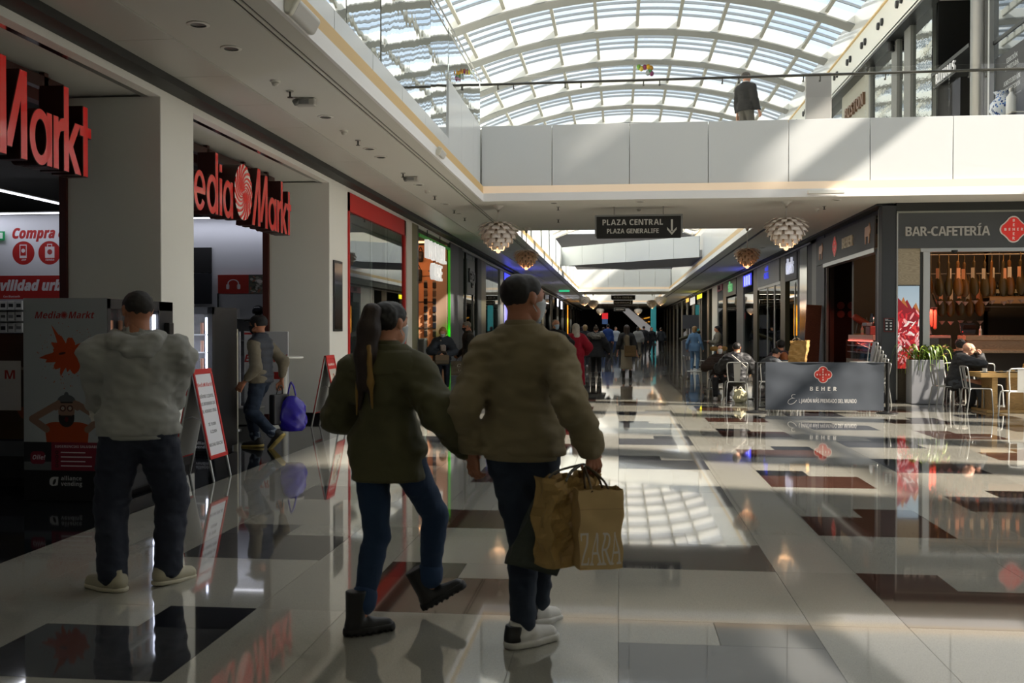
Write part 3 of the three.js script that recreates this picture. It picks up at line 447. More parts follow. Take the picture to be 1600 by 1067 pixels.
{ // printed ham poster, lightbox
  const hamTex = canvasTex(256, 900, (g, w, h) => {
    const gr = g.createLinearGradient(0, 0, 0, h); gr.addColorStop(0, '#9fb3c2'); gr.addColorStop(0.3, '#aebfca'); gr.addColorStop(0.31, '#7a2028'); g.fillStyle = gr; g.fillRect(0, 0, w, h); const q = rng(77);
    g.fillStyle = '#8d1d28'; g.beginPath(); g.moveTo(0, 130); g.lineTo(70, 190); g.lineTo(110, 150); g.lineTo(170, 250); g.lineTo(200, 200); g.lineTo(256, 300); g.lineTo(256, 900); g.lineTo(0, 900); g.fill();
    g.fillStyle = '#b5703a'; for (const [a, b] of [[40, 150], [190, 210]]) { g.beginPath(); g.moveTo(a, b + 20); g.lineTo(a + 25, b - 30); g.lineTo(a + 80, b + 90); g.fill(); }
    for (let i = 0; i < 170; i++) { const y = 300 + q() * 600, x = q() * w; g.fillStyle = ['#c8202e', '#e0453e', '#a01626', '#f0a8a8', '#f6e6e2', '#d8343a'][Math.floor(q() * 6)]; g.save(); g.translate(x, y); g.rotate(q() * 3); g.beginPath(); g.ellipse(0, 0, 14 + q() * 50, 3 + q() * 16, 0, 0, 7); g.fill(); g.restore(); }
  });
  const p = thing('poster', 'tall backlit poster of sliced red ham beside the alu post of the café', 'poster', [6.135, 0, -21.995]);
  mesh('frame', [B(-0.235, 0.235, 0.7, 2.5, -0.03, -0.01)], MAT.dark, p); const f = mesh('print', PL(0.44, 1.76), glowPrint(hamTex, 0.25), p); f.position.set(0, 1.6, -0.005);
  const mt = canvasTex(128, 180, (g) => { g.fillStyle = '#161616'; g.fillRect(0, 0, 128, 180); g.strokeStyle = '#8c2a24'; g.lineWidth = 5; g.strokeRect(2, 2, 124, 176); g.fillStyle = '#c9c9c9'; g.fillRect(14, 12, 40, 8); g.fillRect(14, 28, 90, 5); for (let i = 0; i < 6; i++) { g.fillRect(22 + (i % 2) * 52, 56 + Math.floor(i / 2) * 40, 26, 20); } });
  const m = thing('notice', 'small black notice with white symbols on the grey corner column', 'notice', [5.73, 1.65, -21.99]); mesh('plate', RB(-0.11, 0.11, -0.15, 0.15, -0.006, 0.006, 0.004), MAT.black, m); const mf = mesh('print', PL(0.21, 0.29), printM(mt), m); mf.position.z = 0.008;
}
// hams hanging in two rows
{
  const hamG = LA([[0.001, -0.82], [0.05, -0.81], [0.1, -0.74], [0.125, -0.62], [0.115, -0.48], [0.075, -0.33], [0.045, -0.2], [0.035, -0.08], [0.045, 0.0], [0.03, 0.06], [0.001, 0.07]], 12); { const p = hamG.attributes.position; for (let i = 0; i < p.count; i++) { const y = p.getY(i), k = 1 + 0.12 * noise3(p.getX(i) * 9, y * 7, p.getZ(i) * 9); p.setXYZ(i, p.getX(i) * k + 0.05 * Math.max(0, -y - 0.3), y, p.getZ(i) * 0.72 * k); } hamG.computeVertexNormals(); }
  const hm = [M(0x6f4a1c, 0.35), M(0x5a3f18, 0.35), M(0x423614, 0.4)], tagM = [M(0xd8a07c, 0.6), M(0xc9c0ae, 0.6), M(0xc8431f, 0.6)];
  const proto = thing('ham', 'cured ham leg hanging by its hoof in the upper row over the café counter', 'ham', [0, 0, 0], 0, 'hams of the upper row');
  hamG.scale(0.9, 0.9, 0.9); mesh('leg', hamG, hm[0], proto); mesh('rope', tube([[0, 0.04, 0], [0.015, 0.14, 0], [0, 0.22, 0]], 0.008, 8, 5), M(0x8a7040, 0.8), proto); mesh('paper_tag', [B(-0.035, 0.045, -0.42, -0.1, 0.045, 0.05)], tagM[0], proto); mesh('red_tag', [B(-0.03, 0.04, -0.52, -0.42, 0.06, 0.066)], tagM[2], proto); mesh('drip_cup', LA([[0.001, -0.92], [0.07, -0.84], [0.075, -0.84], [0.001, -0.93]], 10).translate(0.03, 0, 0), M(0xa88f84, 0.4), proto);
  const q = rng(15); let n = 0; const where = ['first from the alu post', 'second from the alu post', 'third from the alu post', 'fourth from the alu post', 'fifth from the alu post', 'sixth from the alu post', 'seventh from the alu post', 'eighth from the alu post', 'ninth, above the bottle shelf', 'tenth, above the bottle shelf', 'eleventh, above the bottle shelf', 'twelfth, above the bottle shelf', 'thirteenth, above the bottle shelf'];
  const put = (p, label, ry, grp, red) => { let o = proto; if (n++) o = copyOf(proto, label, p, ry); else { proto.position.set(...p); proto.rotation.y = ry; proto.userData.label = label; } o.userData.group = grp; o.children[0].material = hm[Math.floor(q() * 3)]; o.children[2].material = tagM[Math.floor(q() * 2)]; if (!red) o.remove(o.children[3]); };
  for (let i = 0; i < 13; i++) put([6.78 + i * 0.195, 3.04 + (q() - 0.5) * 0.06, -23.3 - (q()) * 0.25], 'cured ham in the upper hanging row, ' + where[i], (q() - 0.5) * 2, 'hams of the upper row', true);
  for (let i = 0; i < 6; i++) put([7.2 + i * 0.21, 2.58 + (q() - 0.5) * 0.05, -23.95 - q() * 0.1], 'dark cured ham in the lower hanging row, ' + ['leftmost', 'second', 'third', 'fourth', 'fifth', 'last beside the bottle shelf'][i], (q() - 0.5) * 2, 'hams of the lower row', false);
  put([6.6, 3.0, -25.2], 'cured ham hanging alone inside the side opening of the ham shop', 0.4, 'hams by the side opening', true); put([6.75, 3.0, -24.6], 'second ham hanging inside the side opening, nearer the corner', -0.5, 'hams by the side opening', true);
  const rod = thing('hanging_rail', 'steel rails under the ceiling from which the hams hang', 'rail', [0, 0, 0]); mesh('upper_rail', bar([6.6, 3.24, -23.4], [10.2, 3.24, -23.4], 0.015), MAT.steel, rod); mesh('lower_rail', bar([6.9, 2.84, -24.0], [8.8, 2.84, -24.0], 0.015), MAT.steel, rod); mesh('side_rail', bar([6.3, 3.22, -24.4], [6.8, 3.22, -25.4], 0.015), MAT.steel, rod); mesh('hanger', [6.7, 8.3, 10].flatMap((x) => [bar([x, 3.24, -23.4], [x, 4.05, -23.4], 0.01)]).concat([bar([7, 2.84, -24], [7, 4.05, -24], 0.01), bar([8.7, 2.84, -24], [8.7, 4.05, -24], 0.01), bar([6.5, 3.22, -24.8], [6.5, 4.05, -24.8], 0.01)]), MAT.steel, rod);
  const saus = (label, p, l, col, k) => { const t = thing('sausage_bunch', label, 'sausages', p); for (let i = 0; i < 3; i++) mesh('sausage', new THREE.CapsuleGeometry(0.045, l, 5, 10).translate((i - 1) * 0.095, -l / 2 - 0.05 * i, k * (i % 2)), M(col, 0.55), t); mesh('string', [bar([-0.1, 0.04, 0], [0, 0.2, 0], 0.005), bar([0.1, -0.04, 0], [0, 0.2, 0], 0.005), bar([0, 0.0, 0], [0, 1.2, 0], 0.005)], M(0xb8a888, 0.8), t); };
  saus('brown sausages hanging at the left of the café opening', [6.85, 2.35, -23.9], 0.55, 0x7a4a26, 0.03); saus('pinkish sausages hanging left of the lower hams', [7.1, 2.3, -23.7], 0.6, 0xa85a44, 0.03); saus('sausages hanging inside the side opening of the ham shop', [6.62, 2.3, -24.9], 0.5, 0xa85038, 0.03);
}
// counters, bottles, register
{
  const lightWood = M(0xb9a58e, 0.55, 0, { map: rep(woodTex, 1, 1) });
  const k = thing('bar_counter', 'pale wood bar counter with a stepped ledge at the back of the café', 'counter', [0, 0, -23.6]);
  mesh('top', RB(7.75, 10.3, 1.31, 1.42, -0.3, 0.25, 0.01), lightWood, k); mesh('ledge', RB(7.45, 10.3, 1.03, 1.1, -0.1, 0.5, 0.01), lightWood, k); mesh('front', B(7.8, 10.3, 1.1, 1.31, -0.25, 0.2), lightWood, k); mesh('base', B(7.85, 10.3, 0, 1.03, -0.25, 0.15), M(0x3d372f, 0.7), k);
  const d = thing('display_counter', 'pink lit meat display counter behind the menu easel', 'counter', [6.95, 0, -23.55]);
  mesh('body', RB(-0.35, 0.42, 0, 1.12, -0.3, 0.3, 0.01), M(0x35383a, 0.5), d); mesh('top', RB(-0.35, 0.45, 1.36, 1.42, -0.32, 0.3, 0.01), M(0xd98f80, 0.4), d); mesh('tray', B(-0.33, 0.4, 1.12, 1.16, -0.28, 0.28), M(0xa87a4c, 0.6), d); mesh('glass_front', B(-0.35, 0.42, 1.16, 1.36, 0.29, 0.3), MAT.glass, d); mesh('side', RB(0.425, 0.47, 0, 1.36, -0.3, 0.3, 0.01), M(0x56503f, 0.6, 0, { map: woodTex }), d);
  const d2 = thing('display_counter', 'pink lit glass display case of cold meats in the side opening of the ham shop', 'counter', [6.2, 0, -25.3]);
  mesh('body', RB(-0.35, 0.35, 0, 0.82, -1.25, 1.25, 0.01), M(0x6c6457, 0.6), d2); mesh('glass_front', B(-0.36, -0.35, 0.82, 1.3, -1.25, 1.25), MAT.glass, d2); mesh('top', RB(-0.3, 0.35, 1.3, 1.42, -1.25, 1.25, 0.01), M(0xc9a090, 0.4), d2); mesh('shelf', [B(-0.33, 0.33, 0.98, 1.0, -1.22, 1.22), B(-0.33, 0.33, 1.14, 1.16, -1.22, 1.22)], MAT.alu, d2);
  mesh('light_bar', B(-0.32, -0.28, 1.26, 1.29, -1.2, 1.2), GLOW(0xff7a6a, 1.4), d2); areaLight(0xff9080, 6, 0.04, 2.4, [5.9, 1.25, -25.3], [6.1, 0.8, -25.3]);
  const q = rng(3); for (let i = 0; i < 12; i++) { const t = thing('meat_piece', 'pink cold meat in the lit display case, ' + (i % 2 ? 'upper' : 'lower') + ' shelf, ' + ['first', 'second', 'third', 'fourth', 'fifth', 'sixth'][i >> 1] + ' from the far end', 'meat', [6.05, 1.0 + (i % 2) * 0.16, -26.3 + i * 0.18], q() * 3, 'meat pieces in the display case'); mesh('meat', new THREE.SphereGeometry(0.07, 8, 6).scale(1, 0.55, 1.3).translate(0, 0.038, 0), M([0xb5483c, 0xa03a34, 0xc07058][i % 3], 0.4), t); }
  // pendant lamps with a red glow
  const lamp = (label, p, r, col, bulb, I) => { const t = thing('pendant_lamp', label, 'lamp', p); mesh('shade', LA([[r * 0.25, 0.3], [r * 0.4, 0.24], [r, 0], [r * 0.96, 0], [r * 0.36, 0.23], [r * 0.2, 0.29]], 20), M(col, 0.4), t); mesh('cord', bar([0, 0.3, 0], [0, 4.02 - p[1], 0], 0.008), MAT.black, t); mesh('bulb', new THREE.SphereGeometry(0.05, 10, 8).translate(0, 0.06, 0), GLOW(bulb, 3), t); const L = new THREE.PointLight(bulb, I); L.position.set(p[0], p[1] + 0.06, p[2]); scene.add(L); };
  lamp('red shaded pendant lamp deep in the side opening', [6.9, 2.6, -27.6], 0.22, 0x8a1d16, 0xff5a44, 0.7); lamp('black pendant lamp with a pink bulb in the side opening', [6.35, 2.2, -24.2], 0.13, 0x151515, 0xff9a8a, 1.2); lamp('black pendant lamp with a pink bulb left of the lower hams', [7.0, 2.05, -23.4], 0.16, 0x151515, 0xff8a7a, 2.2);
  areaLight(0xffb878, 12, 3.0, 0.15, [8.3, 3.9, -22.7], [8.0, 2.6, -23.5]); const sl = thing('ceiling_lamp', 'warm ceiling lamp bar lighting the hanging hams', 'lamp', [8.3, 3.93, -22.7]); mesh('housing', B(-1.55, 1.55, 0.02, 0.07, -0.1, 0.1), MAT.black, sl); mesh('diffuser', B(-1.5, 1.5, 0, 0.02, -0.075, 0.075), GLOW(0xffc48c, 0.8), sl);
  // wall plates, slicer, bottles
  for (let i = 0; i < 14; i++) { const t = thing('wall_plate', 'round plate on the ham shop back wall, ' + (i < 7 ? 'upper' : 'lower') + ' row, ' + ['first', 'second', 'third', 'fourth', 'fifth', 'sixth', 'seventh'][i % 7] + ' from left', 'plate', [6.4 + (i % 7) * 0.3, i < 7 ? 2.25 : 2.0, -29.77], 0, 'plates on the ham shop wall'); mesh('plate', LA([[0.001, 0], [0.07, 0.005], [0.11, 0.02], [0.105, 0.025], [0.001, 0.012]], 16).rotateX(PI / 2), M(0x8a4a42, 0.4), t); }
  const hh = thing('ham_holder', 'ham clamped in a holder on the display case in the side opening', 'ham holder', [6.2, 1.42, -26.4]); mesh('ham', new THREE.CapsuleGeometry(0.09, 0.3, 6, 12).rotateZ(1.0).translate(-0.02, 0.36, 0), M(0xa8463a, 0.45), hh); mesh('base', RB(-0.2, 0.2, 0, 0.03, -0.1, 0.1, 0.008), MAT.wood, hh); mesh('stand', [bar([-0.15, 0.03, 0], [-0.1, 0.3, 0], 0.015), bar([0.18, 0.03, 0], [0.12, 0.44, 0], 0.015)], MAT.steel, hh);
  const slic = thing('slicer', 'red meat slicer on the display case near the corner', 'slicer', [6.2, 1.42, -24.95]); mesh('body', RB(-0.2, 0.2, 0, 0.22, -0.22, 0.22, 0.03), M(0x7a3a32, 0.4), slic); mesh('blade', new THREE.CylinderGeometry(0.17, 0.17, 0.02, 24).rotateZ(PI / 2).translate(-0.1, 0.36, 0), MAT.chrome, slic); mesh('carriage', RB(-0.28, -0.14, 0.22, 0.3, -0.2, 0.2, 0.01), MAT.steel, slic);
  const bott = (name, label, p, h, r, col, grp, rough = 0.15) => { const t = thing(name, label, 'bottle', p, 0, grp); mesh('glass', LA([[0.001, 0], [r, 0], [r, h * 0.6], [r * 0.35, h * 0.75], [r * 0.32, h * 0.95], [r * 0.4, h], [0.001, h]], 12), M(col, rough), t); mesh('label', new THREE.CylinderGeometry(r * 1.02, r * 1.02, h * 0.28, 12, 1, true).translate(0, h * 0.35, 0), M(0xb8b49a, 0.7), t); return t; };
  bott('sauce_bottle', 'pink lit plastic bottle on the display case of the ham shop', [6.05, 1.42, -25.7], 0.26, 0.035, 0xd99a90, undefined, 0.4); bott('sauce_bottle', 'white plastic bottle on the café bar beside the register', [8.12, 1.42, -23.5], 0.22, 0.032, 0xd8d6d0, undefined, 0.4);
  const sh = thing('bottle_shelf', 'wall shelf of wine bottles with a pale front board', 'shelf', [0, 0, -25.3]); mesh('board', RB(8.9, 10.3, 2.32, 2.36, -0.3, 0.15, 0.005), MAT.wood, sh); mesh('front_board', RB(8.9, 10.3, 2.18, 2.33, 0.13, 0.16, 0.004), M(0xc0a88c, 0.6), sh); mesh('steel_rail', bar([8.6, 2.1, 0.16], [10.3, 2.1, 0.16], 0.012), MAT.steel, sh); mesh('bracket', [B(8.95, 8.98, 2.0, 2.32, -1.1, 0), B(10.2, 10.23, 2.0, 2.32, -1.1, 0)], MAT.dark, sh);
  for (let i = 0; i < 9; i++) bott('wine_bottle', 'dark wine bottle on the wall shelf behind the café bar, ' + ['first', 'second', 'third', 'fourth', 'fifth', 'sixth', 'seventh', 'eighth', 'ninth'][i] + ' from the left', [8.98 + i * 0.14, 2.36, -25.25], 0.34, 0.042, 0x10160f, 'wine bottles on the café shelf');
  const pos = thing('cash_register', 'black cash register screen on the pale café bar', 'register', [7.95, 1.42, -23.75], 0); mesh('screen', RB(-0.17, 0.17, 0.05, 0.3, -0.02, 0.01, 0.01).rotateX(-0.35), MAT.black, pos); mesh('back_screen', RB(-0.15, 0.15, 0.05, 0.28, -0.01, 0.01, 0.01).rotateX(0.5).translate(0.04, 0, -0.12), MAT.black, pos); mesh('foot', RB(-0.12, 0.12, 0, 0.05, -0.14, 0.06, 0.01), MAT.dark, pos); mesh('lamp', new THREE.SphereGeometry(0.008, 6, 5).translate(-0.14, 0.08, 0.03), GLOW(0xff3020, 2), pos);
  const ea = thing('menu_easel', 'black folding menu easel on the café display counter', 'easel', [6.85, 1.42, -23.35], 0.5); mesh('panel', [RB(-0.14, 0.14, 0, 0.34, -0.012, 0.012, 0.004).rotateX(-0.28).translate(0, 0, 0.1), RB(-0.14, 0.14, 0, 0.34, -0.012, 0.012, 0.004).rotateX(0.28).translate(0, 0, -0.1)], MAT.black, ea); mesh('paper', RB(-0.11, 0.11, 0.03, 0.3, 0, 0.003, 0.001).rotateX(-0.28).translate(0, 0, 0.115), M(0x6a6a68, 0.7), ea);
  const bd = thing('wooden_board', 'tall reddish wooden board leaning at the near edge of the neighbouring shop', 'board', [5.38, 0, -28.9], 0); mesh('board', RB(-0.22, 0.2, 0, 2.25, -0.03, 0.03, 0.01).rotateZ(-0.05), M(0x8a4f3c, 0.55, 0, { map: woodTex }), bd); mesh('foot', RB(-0.3, 0.24, 0, 0.05, -0.2, 0.2, 0.01), MAT.dark, bd);
}
{ const k = thing('dome_camera', 'small black dome camera under the café sign board', 'camera', [7.06, 3.2, -21.96]); mesh('dome', new THREE.SphereGeometry(0.05, 14, 8, 0, 2 * PI, PI / 2, PI / 2), MAT.black, k); mesh('base', CY(0, 0, 0, 0.06, 0.03), MAT.dark, k); }
// barrier with printed banner
{
  const bt = canvasTex(1024, 440, (g, w, h) => {
    g.fillStyle = '#3d434b'; g.fillRect(0, 0, w, h); g.fillStyle = '#c9c6c0'; g.textAlign = 'center'; g.font = 'bold 52px sans-serif'; const sp = (s, x, y, k) => { [...s].forEach((c, i) => g.fillText(c, x + (i - (s.length - 1) / 2) * k, y)); }; sp('BEHER', 500, 262, 50);
    g.fillStyle = '#6d7076'; g.font = '16px sans-serif'; sp('AUTENTICO', 500, 284, 17); g.fillStyle = '#c9c6c0'; g.font = '50px sans-serif'; g.save(); g.translate(540, 372); g.scale(500 / g.measureText('L JAMÓN MÁS PREMIADO DEL MUNDO').width, 1.0); g.fillText('L JAMÓN MÁS PREMIADO DEL MUNDO', 0, 0); g.restore();
    g.strokeStyle = '#c9c6c0'; g.lineWidth = 5; g.beginPath(); g.moveTo(262, 300); g.bezierCurveTo(225, 290, 215, 325, 245, 332); g.bezierCurveTo(195, 335, 180, 385, 215, 388); g.bezierCurveTo(245, 388, 262, 365, 272, 350); g.stroke();
    g.save(); g.translate(500, 112); const em = (r, c) => { g.fillStyle = c; for (let i = 0; i < 4; i++) { g.beginPath(); g.arc(Math.cos(i * PI / 2) * 36, Math.sin(i * PI / 2) * 36, r, 0, 7); g.fill(); } g.fillRect(-36, -36, 72, 72); }; em(42, '#cfcac4'); em(37, '#b8352b'); g.fillStyle = '#e9e2da'; g.font = 'bold 21px sans-serif'; sp('BEHER', 0, 8, 25); [...'BEHER'].forEach((c, i) => i !== 2 && g.fillText(c, 0, 8 + (i - 2) * 24)); g.restore();
  });
  const b = thing('barrier', 'dark grey printed fabric café barrier with a red emblem, stretched between two black posts', 'barrier', [0, 0, -19.0]);
  for (const x of [2.56, 4.93]) { mesh('post', [CY(x, 0.04, 0, 0.035, 0.9)], MAT.black, b); mesh('foot', [LA([[0.001, 0], [0.19, 0], [0.19, 0.02], [0.05, 0.05], [0.001, 0.05]]).translate(x, 0, 0)], MAT.black, b); }
  mesh('rod', [bar([2.56, 0.93, 0], [4.93, 0.93, 0], 0.014), bar([2.56, 0.1, 0], [4.93, 0.1, 0], 0.014)], MAT.black, b);
  const bg = new THREE.PlaneGeometry(2.14, 0.88, 40, 14), p = bg.attributes.position; const ext = []; for (let i = 0; i < p.count; i++) p.setZ(i, 0.012 * Math.sin(p.getX(i) * 5) + 0.008 * noise3(p.getX(i) * 2, p.getY(i) * 3, 0)); bg.computeVertexNormals();
  const bk = bg.clone(); bk.translate(0, 0, -0.03); 
  const ban = mesh('banner', bg, M(0xffffff, 0.85, 0, { map: bt }), b); ban.position.set(3.79, 0.5, 0.04); const bb = mesh('banner_back', [bk, B(-1.07, 1.07, 0.435, 0.445, -0.03, 0.0), B(-1.07, 1.07, -0.445, -0.435, -0.03, 0)], M(0x3d434b, 0.85, 0, { side: THREE.DoubleSide }), b); bb.position.copy(ban.position);
}
// metal chairs
const chairM = M(0xa9aaa6, 0.35, 0.75), chairW = M(0xd2d2cc, 0.4, 0.1);
function chair(label, pos, turn, m = chairM, grp) { // faces +z
  const t = thing('metal_chair', label, 'chair', pos, turn, grp), r = 0.012;
  mesh('seat', [RB(-0.19, 0.19, 0.44, 0.46, -0.19, 0.2, 0.01)], m, t);
  for (const s of [-1, 1]) { mesh('leg', tube([[s * 0.17, 0.445, 0.17], [s * 0.2, 0.43, 0.19], [s * 0.215, 0.3, 0.2], [s * 0.23, 0, 0.215]], r, 12, 7), m, t); mesh('leg', tube([[s * 0.17, 0.445, -0.17], [s * 0.2, 0.43, -0.19], [s * 0.21, 0.3, -0.21], [s * 0.225, 0, -0.25]], r, 12, 7), m, t); }
  mesh('back_frame', tube([[-0.18, 0.45, -0.18], [-0.2, 0.62, -0.205], [-0.215, 0.8, -0.235], [-0.19, 0.855, -0.245], [0, 0.865, -0.25], [0.19, 0.855, -0.245], [0.215, 0.8, -0.235], [0.2, 0.62, -0.205], [0.18, 0.45, -0.18]], r, 40, 7, false, 0.3), m, t);
  mesh('backrest', EX([[-0.055, 0.455], [0.055, 0.455], [0.08, 0.86], [-0.08, 0.86]], 0.006).rotateX(-0.165).translate(0, 0.012, -0.115), m, t);
  return t;
}
function table(label, pos, w, d, h, top, leg) { const t = thing('cafe_table', label, 'table', pos); mesh('tabletop', RB(-w / 2, w / 2, h - 0.03, h, -d / 2, d / 2, 0.008), top, t); mesh('column', CY(0, 0.03, 0, 0.03, h - 0.06), leg, t); mesh('foot', [RB(-0.25, 0.25, 0, 0.025, -0.03, 0.03, 0.008), RB(-0.03, 0.03, 0, 0.025, -0.25, 0.25, 0.008)], leg, t); return t; }
const C1 = chair('bare metal chair with its back to the hall, person in black coat on it', [2.47, 0, -21.5], PI);
C1.children; 
chair('bare metal chair half hidden behind the left end of the barrier', [3.15, 0, -21.45], PI);
chair('dim metal chair turned right, alone at the far table', [1.95, 0, -26.6], PI / 2); chair('dim metal chair at the far table, its seat towards the left', [2.95, 0, -26.4], -PI / 2);
table('small square café table in the dim aisle behind the seated pair', [2.45, 0, -26.5], 0.65, 0.65, 0.74, M(0x6b665c, 0.4), MAT.steel); table('small café table between the seated guests', [3.0, 0, -22.6], 0.5, 0.6, 0.74, M(0x8d8674, 0.4), MAT.steel); table('café table behind the barrier, kraft bag standing on it', [3.75, 0, -20.9], 0.8, 0.6, 0.75, M(0x7b7466, 0.4), MAT.steel);
for (let i = 0; i < 6; i++) chair('metal chair in the leaning stack beside the corner column, ' + ['lowest', 'second from the bottom', 'third from the bottom', 'third from the top', 'second from the top', 'topmost'][i], [5.28 - i * 0.045, i * 0.085, -21.3 - i * 0.03], -PI / 2 + 0.15, chairM, 'stacked metal chairs');
chair('metal chair under the bald man, its back towards the planter', [6.32, 0, -20.15], PI / 2); chair('empty metal chair in front of the bald man, seen from its side', [6.68, 0, -19.5], PI / 2); chair('white metal chair with its back to the hall at the right wooden table', [7.05, 0, -18.6], PI, chairW);
chair('white metal chair behind the right wooden table, its rounded back visible', [7.35, 0, -20.85], 0, chairW); chair('white metal chair further left behind the right wooden table', [6.9, 0, -21.2], 0, chairW);
{ // solid wood table at the right edge
  const t = thing('wooden_table', 'solid wooden café table with thick board legs at the right edge', 'table', [7.4, 0, -19.75]); const wm = M(0xc2a36a, 0.5, 0, { map: woodTex });
  mesh('tabletop', RB(-0.72, 0.9, 0.66, 0.74, -0.45, 0.45, 0.008), wm, t); mesh('leg', [RB(-0.5, -0.4, 0, 0.66, -0.4, 0.4, 0.006)], wm, t); mesh('leg', RB(0.5, 0.6, 0, 0.66, -0.4, 0.4, 0.006), wm, t); mesh('centre_board', RB(-0.15, 0.2, 0.03, 0.66, 0.1, 0.16, 0.006), wm, t); mesh('foot_board', RB(-0.6, 0.7, 0, 0.05, -0.42, 0.42, 0.006), wm, t);
  const cup = (label, p, r, h, col) => { const c = thing('cup', label, 'cup', p); mesh('cup', LA([[0.001, 0], [r * 0.7, 0], [r, h], [r * 0.92, h], [r * 0.62, 0.01], [0.001, 0.01]], 16), M(col, 0.3), c); mesh('saucer', LA([[0.001, -0.012], [r * 1.2, -0.012], [r * 1.7, 0], [r * 1.6, 0.003], [0.001, 0]], 18), M(0xd9d9d4, 0.3), c); };
  cup('white coffee cup on its saucer in front of the bald man', [6.85, 0.753, -19.6], 0.04, 0.07, 0xe2e2dc);
  const pl = (label, p, r) => { const c = thing('plate', label, 'plate', p); mesh('plate', LA([[0.001, 0], [r * 0.6, 0], [r, 0.02], [r * 0.97, 0.025], [r * 0.6, 0.006], [0.001, 0.006]], 22), M(0xd6d6d0, 0.3), c); mesh('food', new THREE.SphereGeometry(r * 0.45, 10, 6).scale(1, 0.35, 0.7).translate(0, 0.02, 0), M(0xb08a4a, 0.7), c); };
  pl('plate with bread on the right wooden table', [7.15, 0.741, -19.6], 0.11); pl('second plate near the middle of the right wooden table', [7.42, 0.741, -19.75], 0.11);
  const pb = thing('pastry_bag', 'crumpled golden paper bag at the right end of the wooden table', 'paper bag', [7.6, 0.741, -19.45]); const pg = new THREE.IcosahedronGeometry(0.12, 3), pp = pg.attributes.position; for (let i = 0; i < pp.count; i++) { const k = 1 + 0.25 * noise3(pp.getX(i) * 14, pp.getY(i) * 14, pp.getZ(i) * 14); pp.setXYZ(i, pp.getX(i) * k, Math.max(-0.1, pp.getY(i) * k), pp.getZ(i) * k); } pg.computeVertexNormals(); mesh('bag', pg.translate(0, 0.1, 0), M(0xb98a3e, 0.6), pb); mesh('rim', tube([[-0.06, 0.2, 0.03], [0, 0.24, 0.05], [0.07, 0.21, 0], [0, 0.22, -0.05]], 0.012, 16, 5, true), M(0xcf9c4c, 0.6), pb);
}
{ // planter
  const t = thing('planter', 'tall grey planter box with arching green leaves beside the ham poster', 'planter', [6.38, 0, -21.7]);
  mesh('box', [RB(-0.32, 0.33, 0, 0.92, -0.2, 0.2, 0.012)], M(0x84868a, 0.7, 0, { bumpMap: plasterTex, bumpScale: 0.001 }), t); mesh('soil', B(-0.3, 0.31, 0.9, 0.925, -0.18, 0.18), M(0x2a2118, 0.9), t);
  const q = rng(91), lm = [MP(0x5d7a24, 0.45, 0, { side: 2 }), MP(0x3f5a1e, 0.45, 0, { side: 2 }), MP(0x7f9232, 0.45, 0, { side: 2 })];
  for (let i = 0; i < 64; i++) {
    const a = q() * 2 * PI, L = 0.32 + q() * 0.32, lift = 0.1 + q() * 0.22, w = 0.018 + q() * 0.014, x0 = (q() - 0.5) * 0.5, z0 = (q() - 0.5) * 0.26, n = 8, pos = [], idx = [];
    for (let j = 0; j <= n; j++) { const s = j / n, r = L * Math.sin(s * 1.5) * 0.85, y = lift * Math.sin(s * 2.3) * 1.3 - 0.42 * s * s * s * (0.6 + L), ww = w * Math.sin(Math.min(1, s * 1.15 + 0.12) * PI * 0.95) + 0.002, cx = x0 + Math.cos(a) * r, cz = z0 + Math.sin(a) * r * 0.7; pos.push(cx - Math.sin(a) * ww, 0.93 + y, cz + Math.cos(a) * ww, cx, 0.93 + y - 0.006, cz, cx + Math.sin(a) * ww, 0.93 + y, cz - Math.cos(a) * ww); if (j < n) { const k = j * 3; idx.push(k, k + 3, k + 1, k + 1, k + 3, k + 4, k + 1, k + 4, k + 2, k + 2, k + 4, k + 5); } }
    const g = new THREE.BufferGeometry(); g.setAttribute('position', new THREE.Float32BufferAttribute(pos, 3)); g.setIndex(idx); g.computeVertexNormals(); mesh('leaf', g, lm[i % 3], t);
  }
}

// ---------- electronics store on the left ----------
const brownSide = M(0x3a1710, 0.35), signRed = MP(0xc90a06, 0.2, 0, { clearcoat: 1, clearcoatRoughness: 0.04, emissive: 0xd8120c, emissiveIntensity: 0.08 });
const shp = (pts) => new THREE.Shape(pts.map((p) => new THREE.Vector2(...p)));
const rectS = (x0, y0, x1, y1) => shp([[x0, y0], [x1, y0], [x1, y1], [x0, y1]]);
function ringS(cx, cy, rx, ry, hx, hy) { const s = new THREE.Shape(); s.absellipse(cx, cy, rx, ry, 0, 2 * PI, false); const h = new THREE.Path(); h.absellipse(cx, cy, hx, hy, 0, 2 * PI, true); s.holes.push(h); return s; }
function arcS(cx, cy, rx, ry, t, a0, a1) { const p = []; for (let i = 0; i <= 22; i++) { const a = a0 + (a1 - a0) * i / 22; p.push([cx + rx * Math.cos(a), cy + ry * Math.sin(a)]); } for (let i = 22; i >= 0; i--) { const a = a0 + (a1 - a0) * i / 22; p.push([cx + (rx - t) * Math.cos(a), cy + (ry - t * 0.85) * Math.sin(a)]); } return shp(p); }
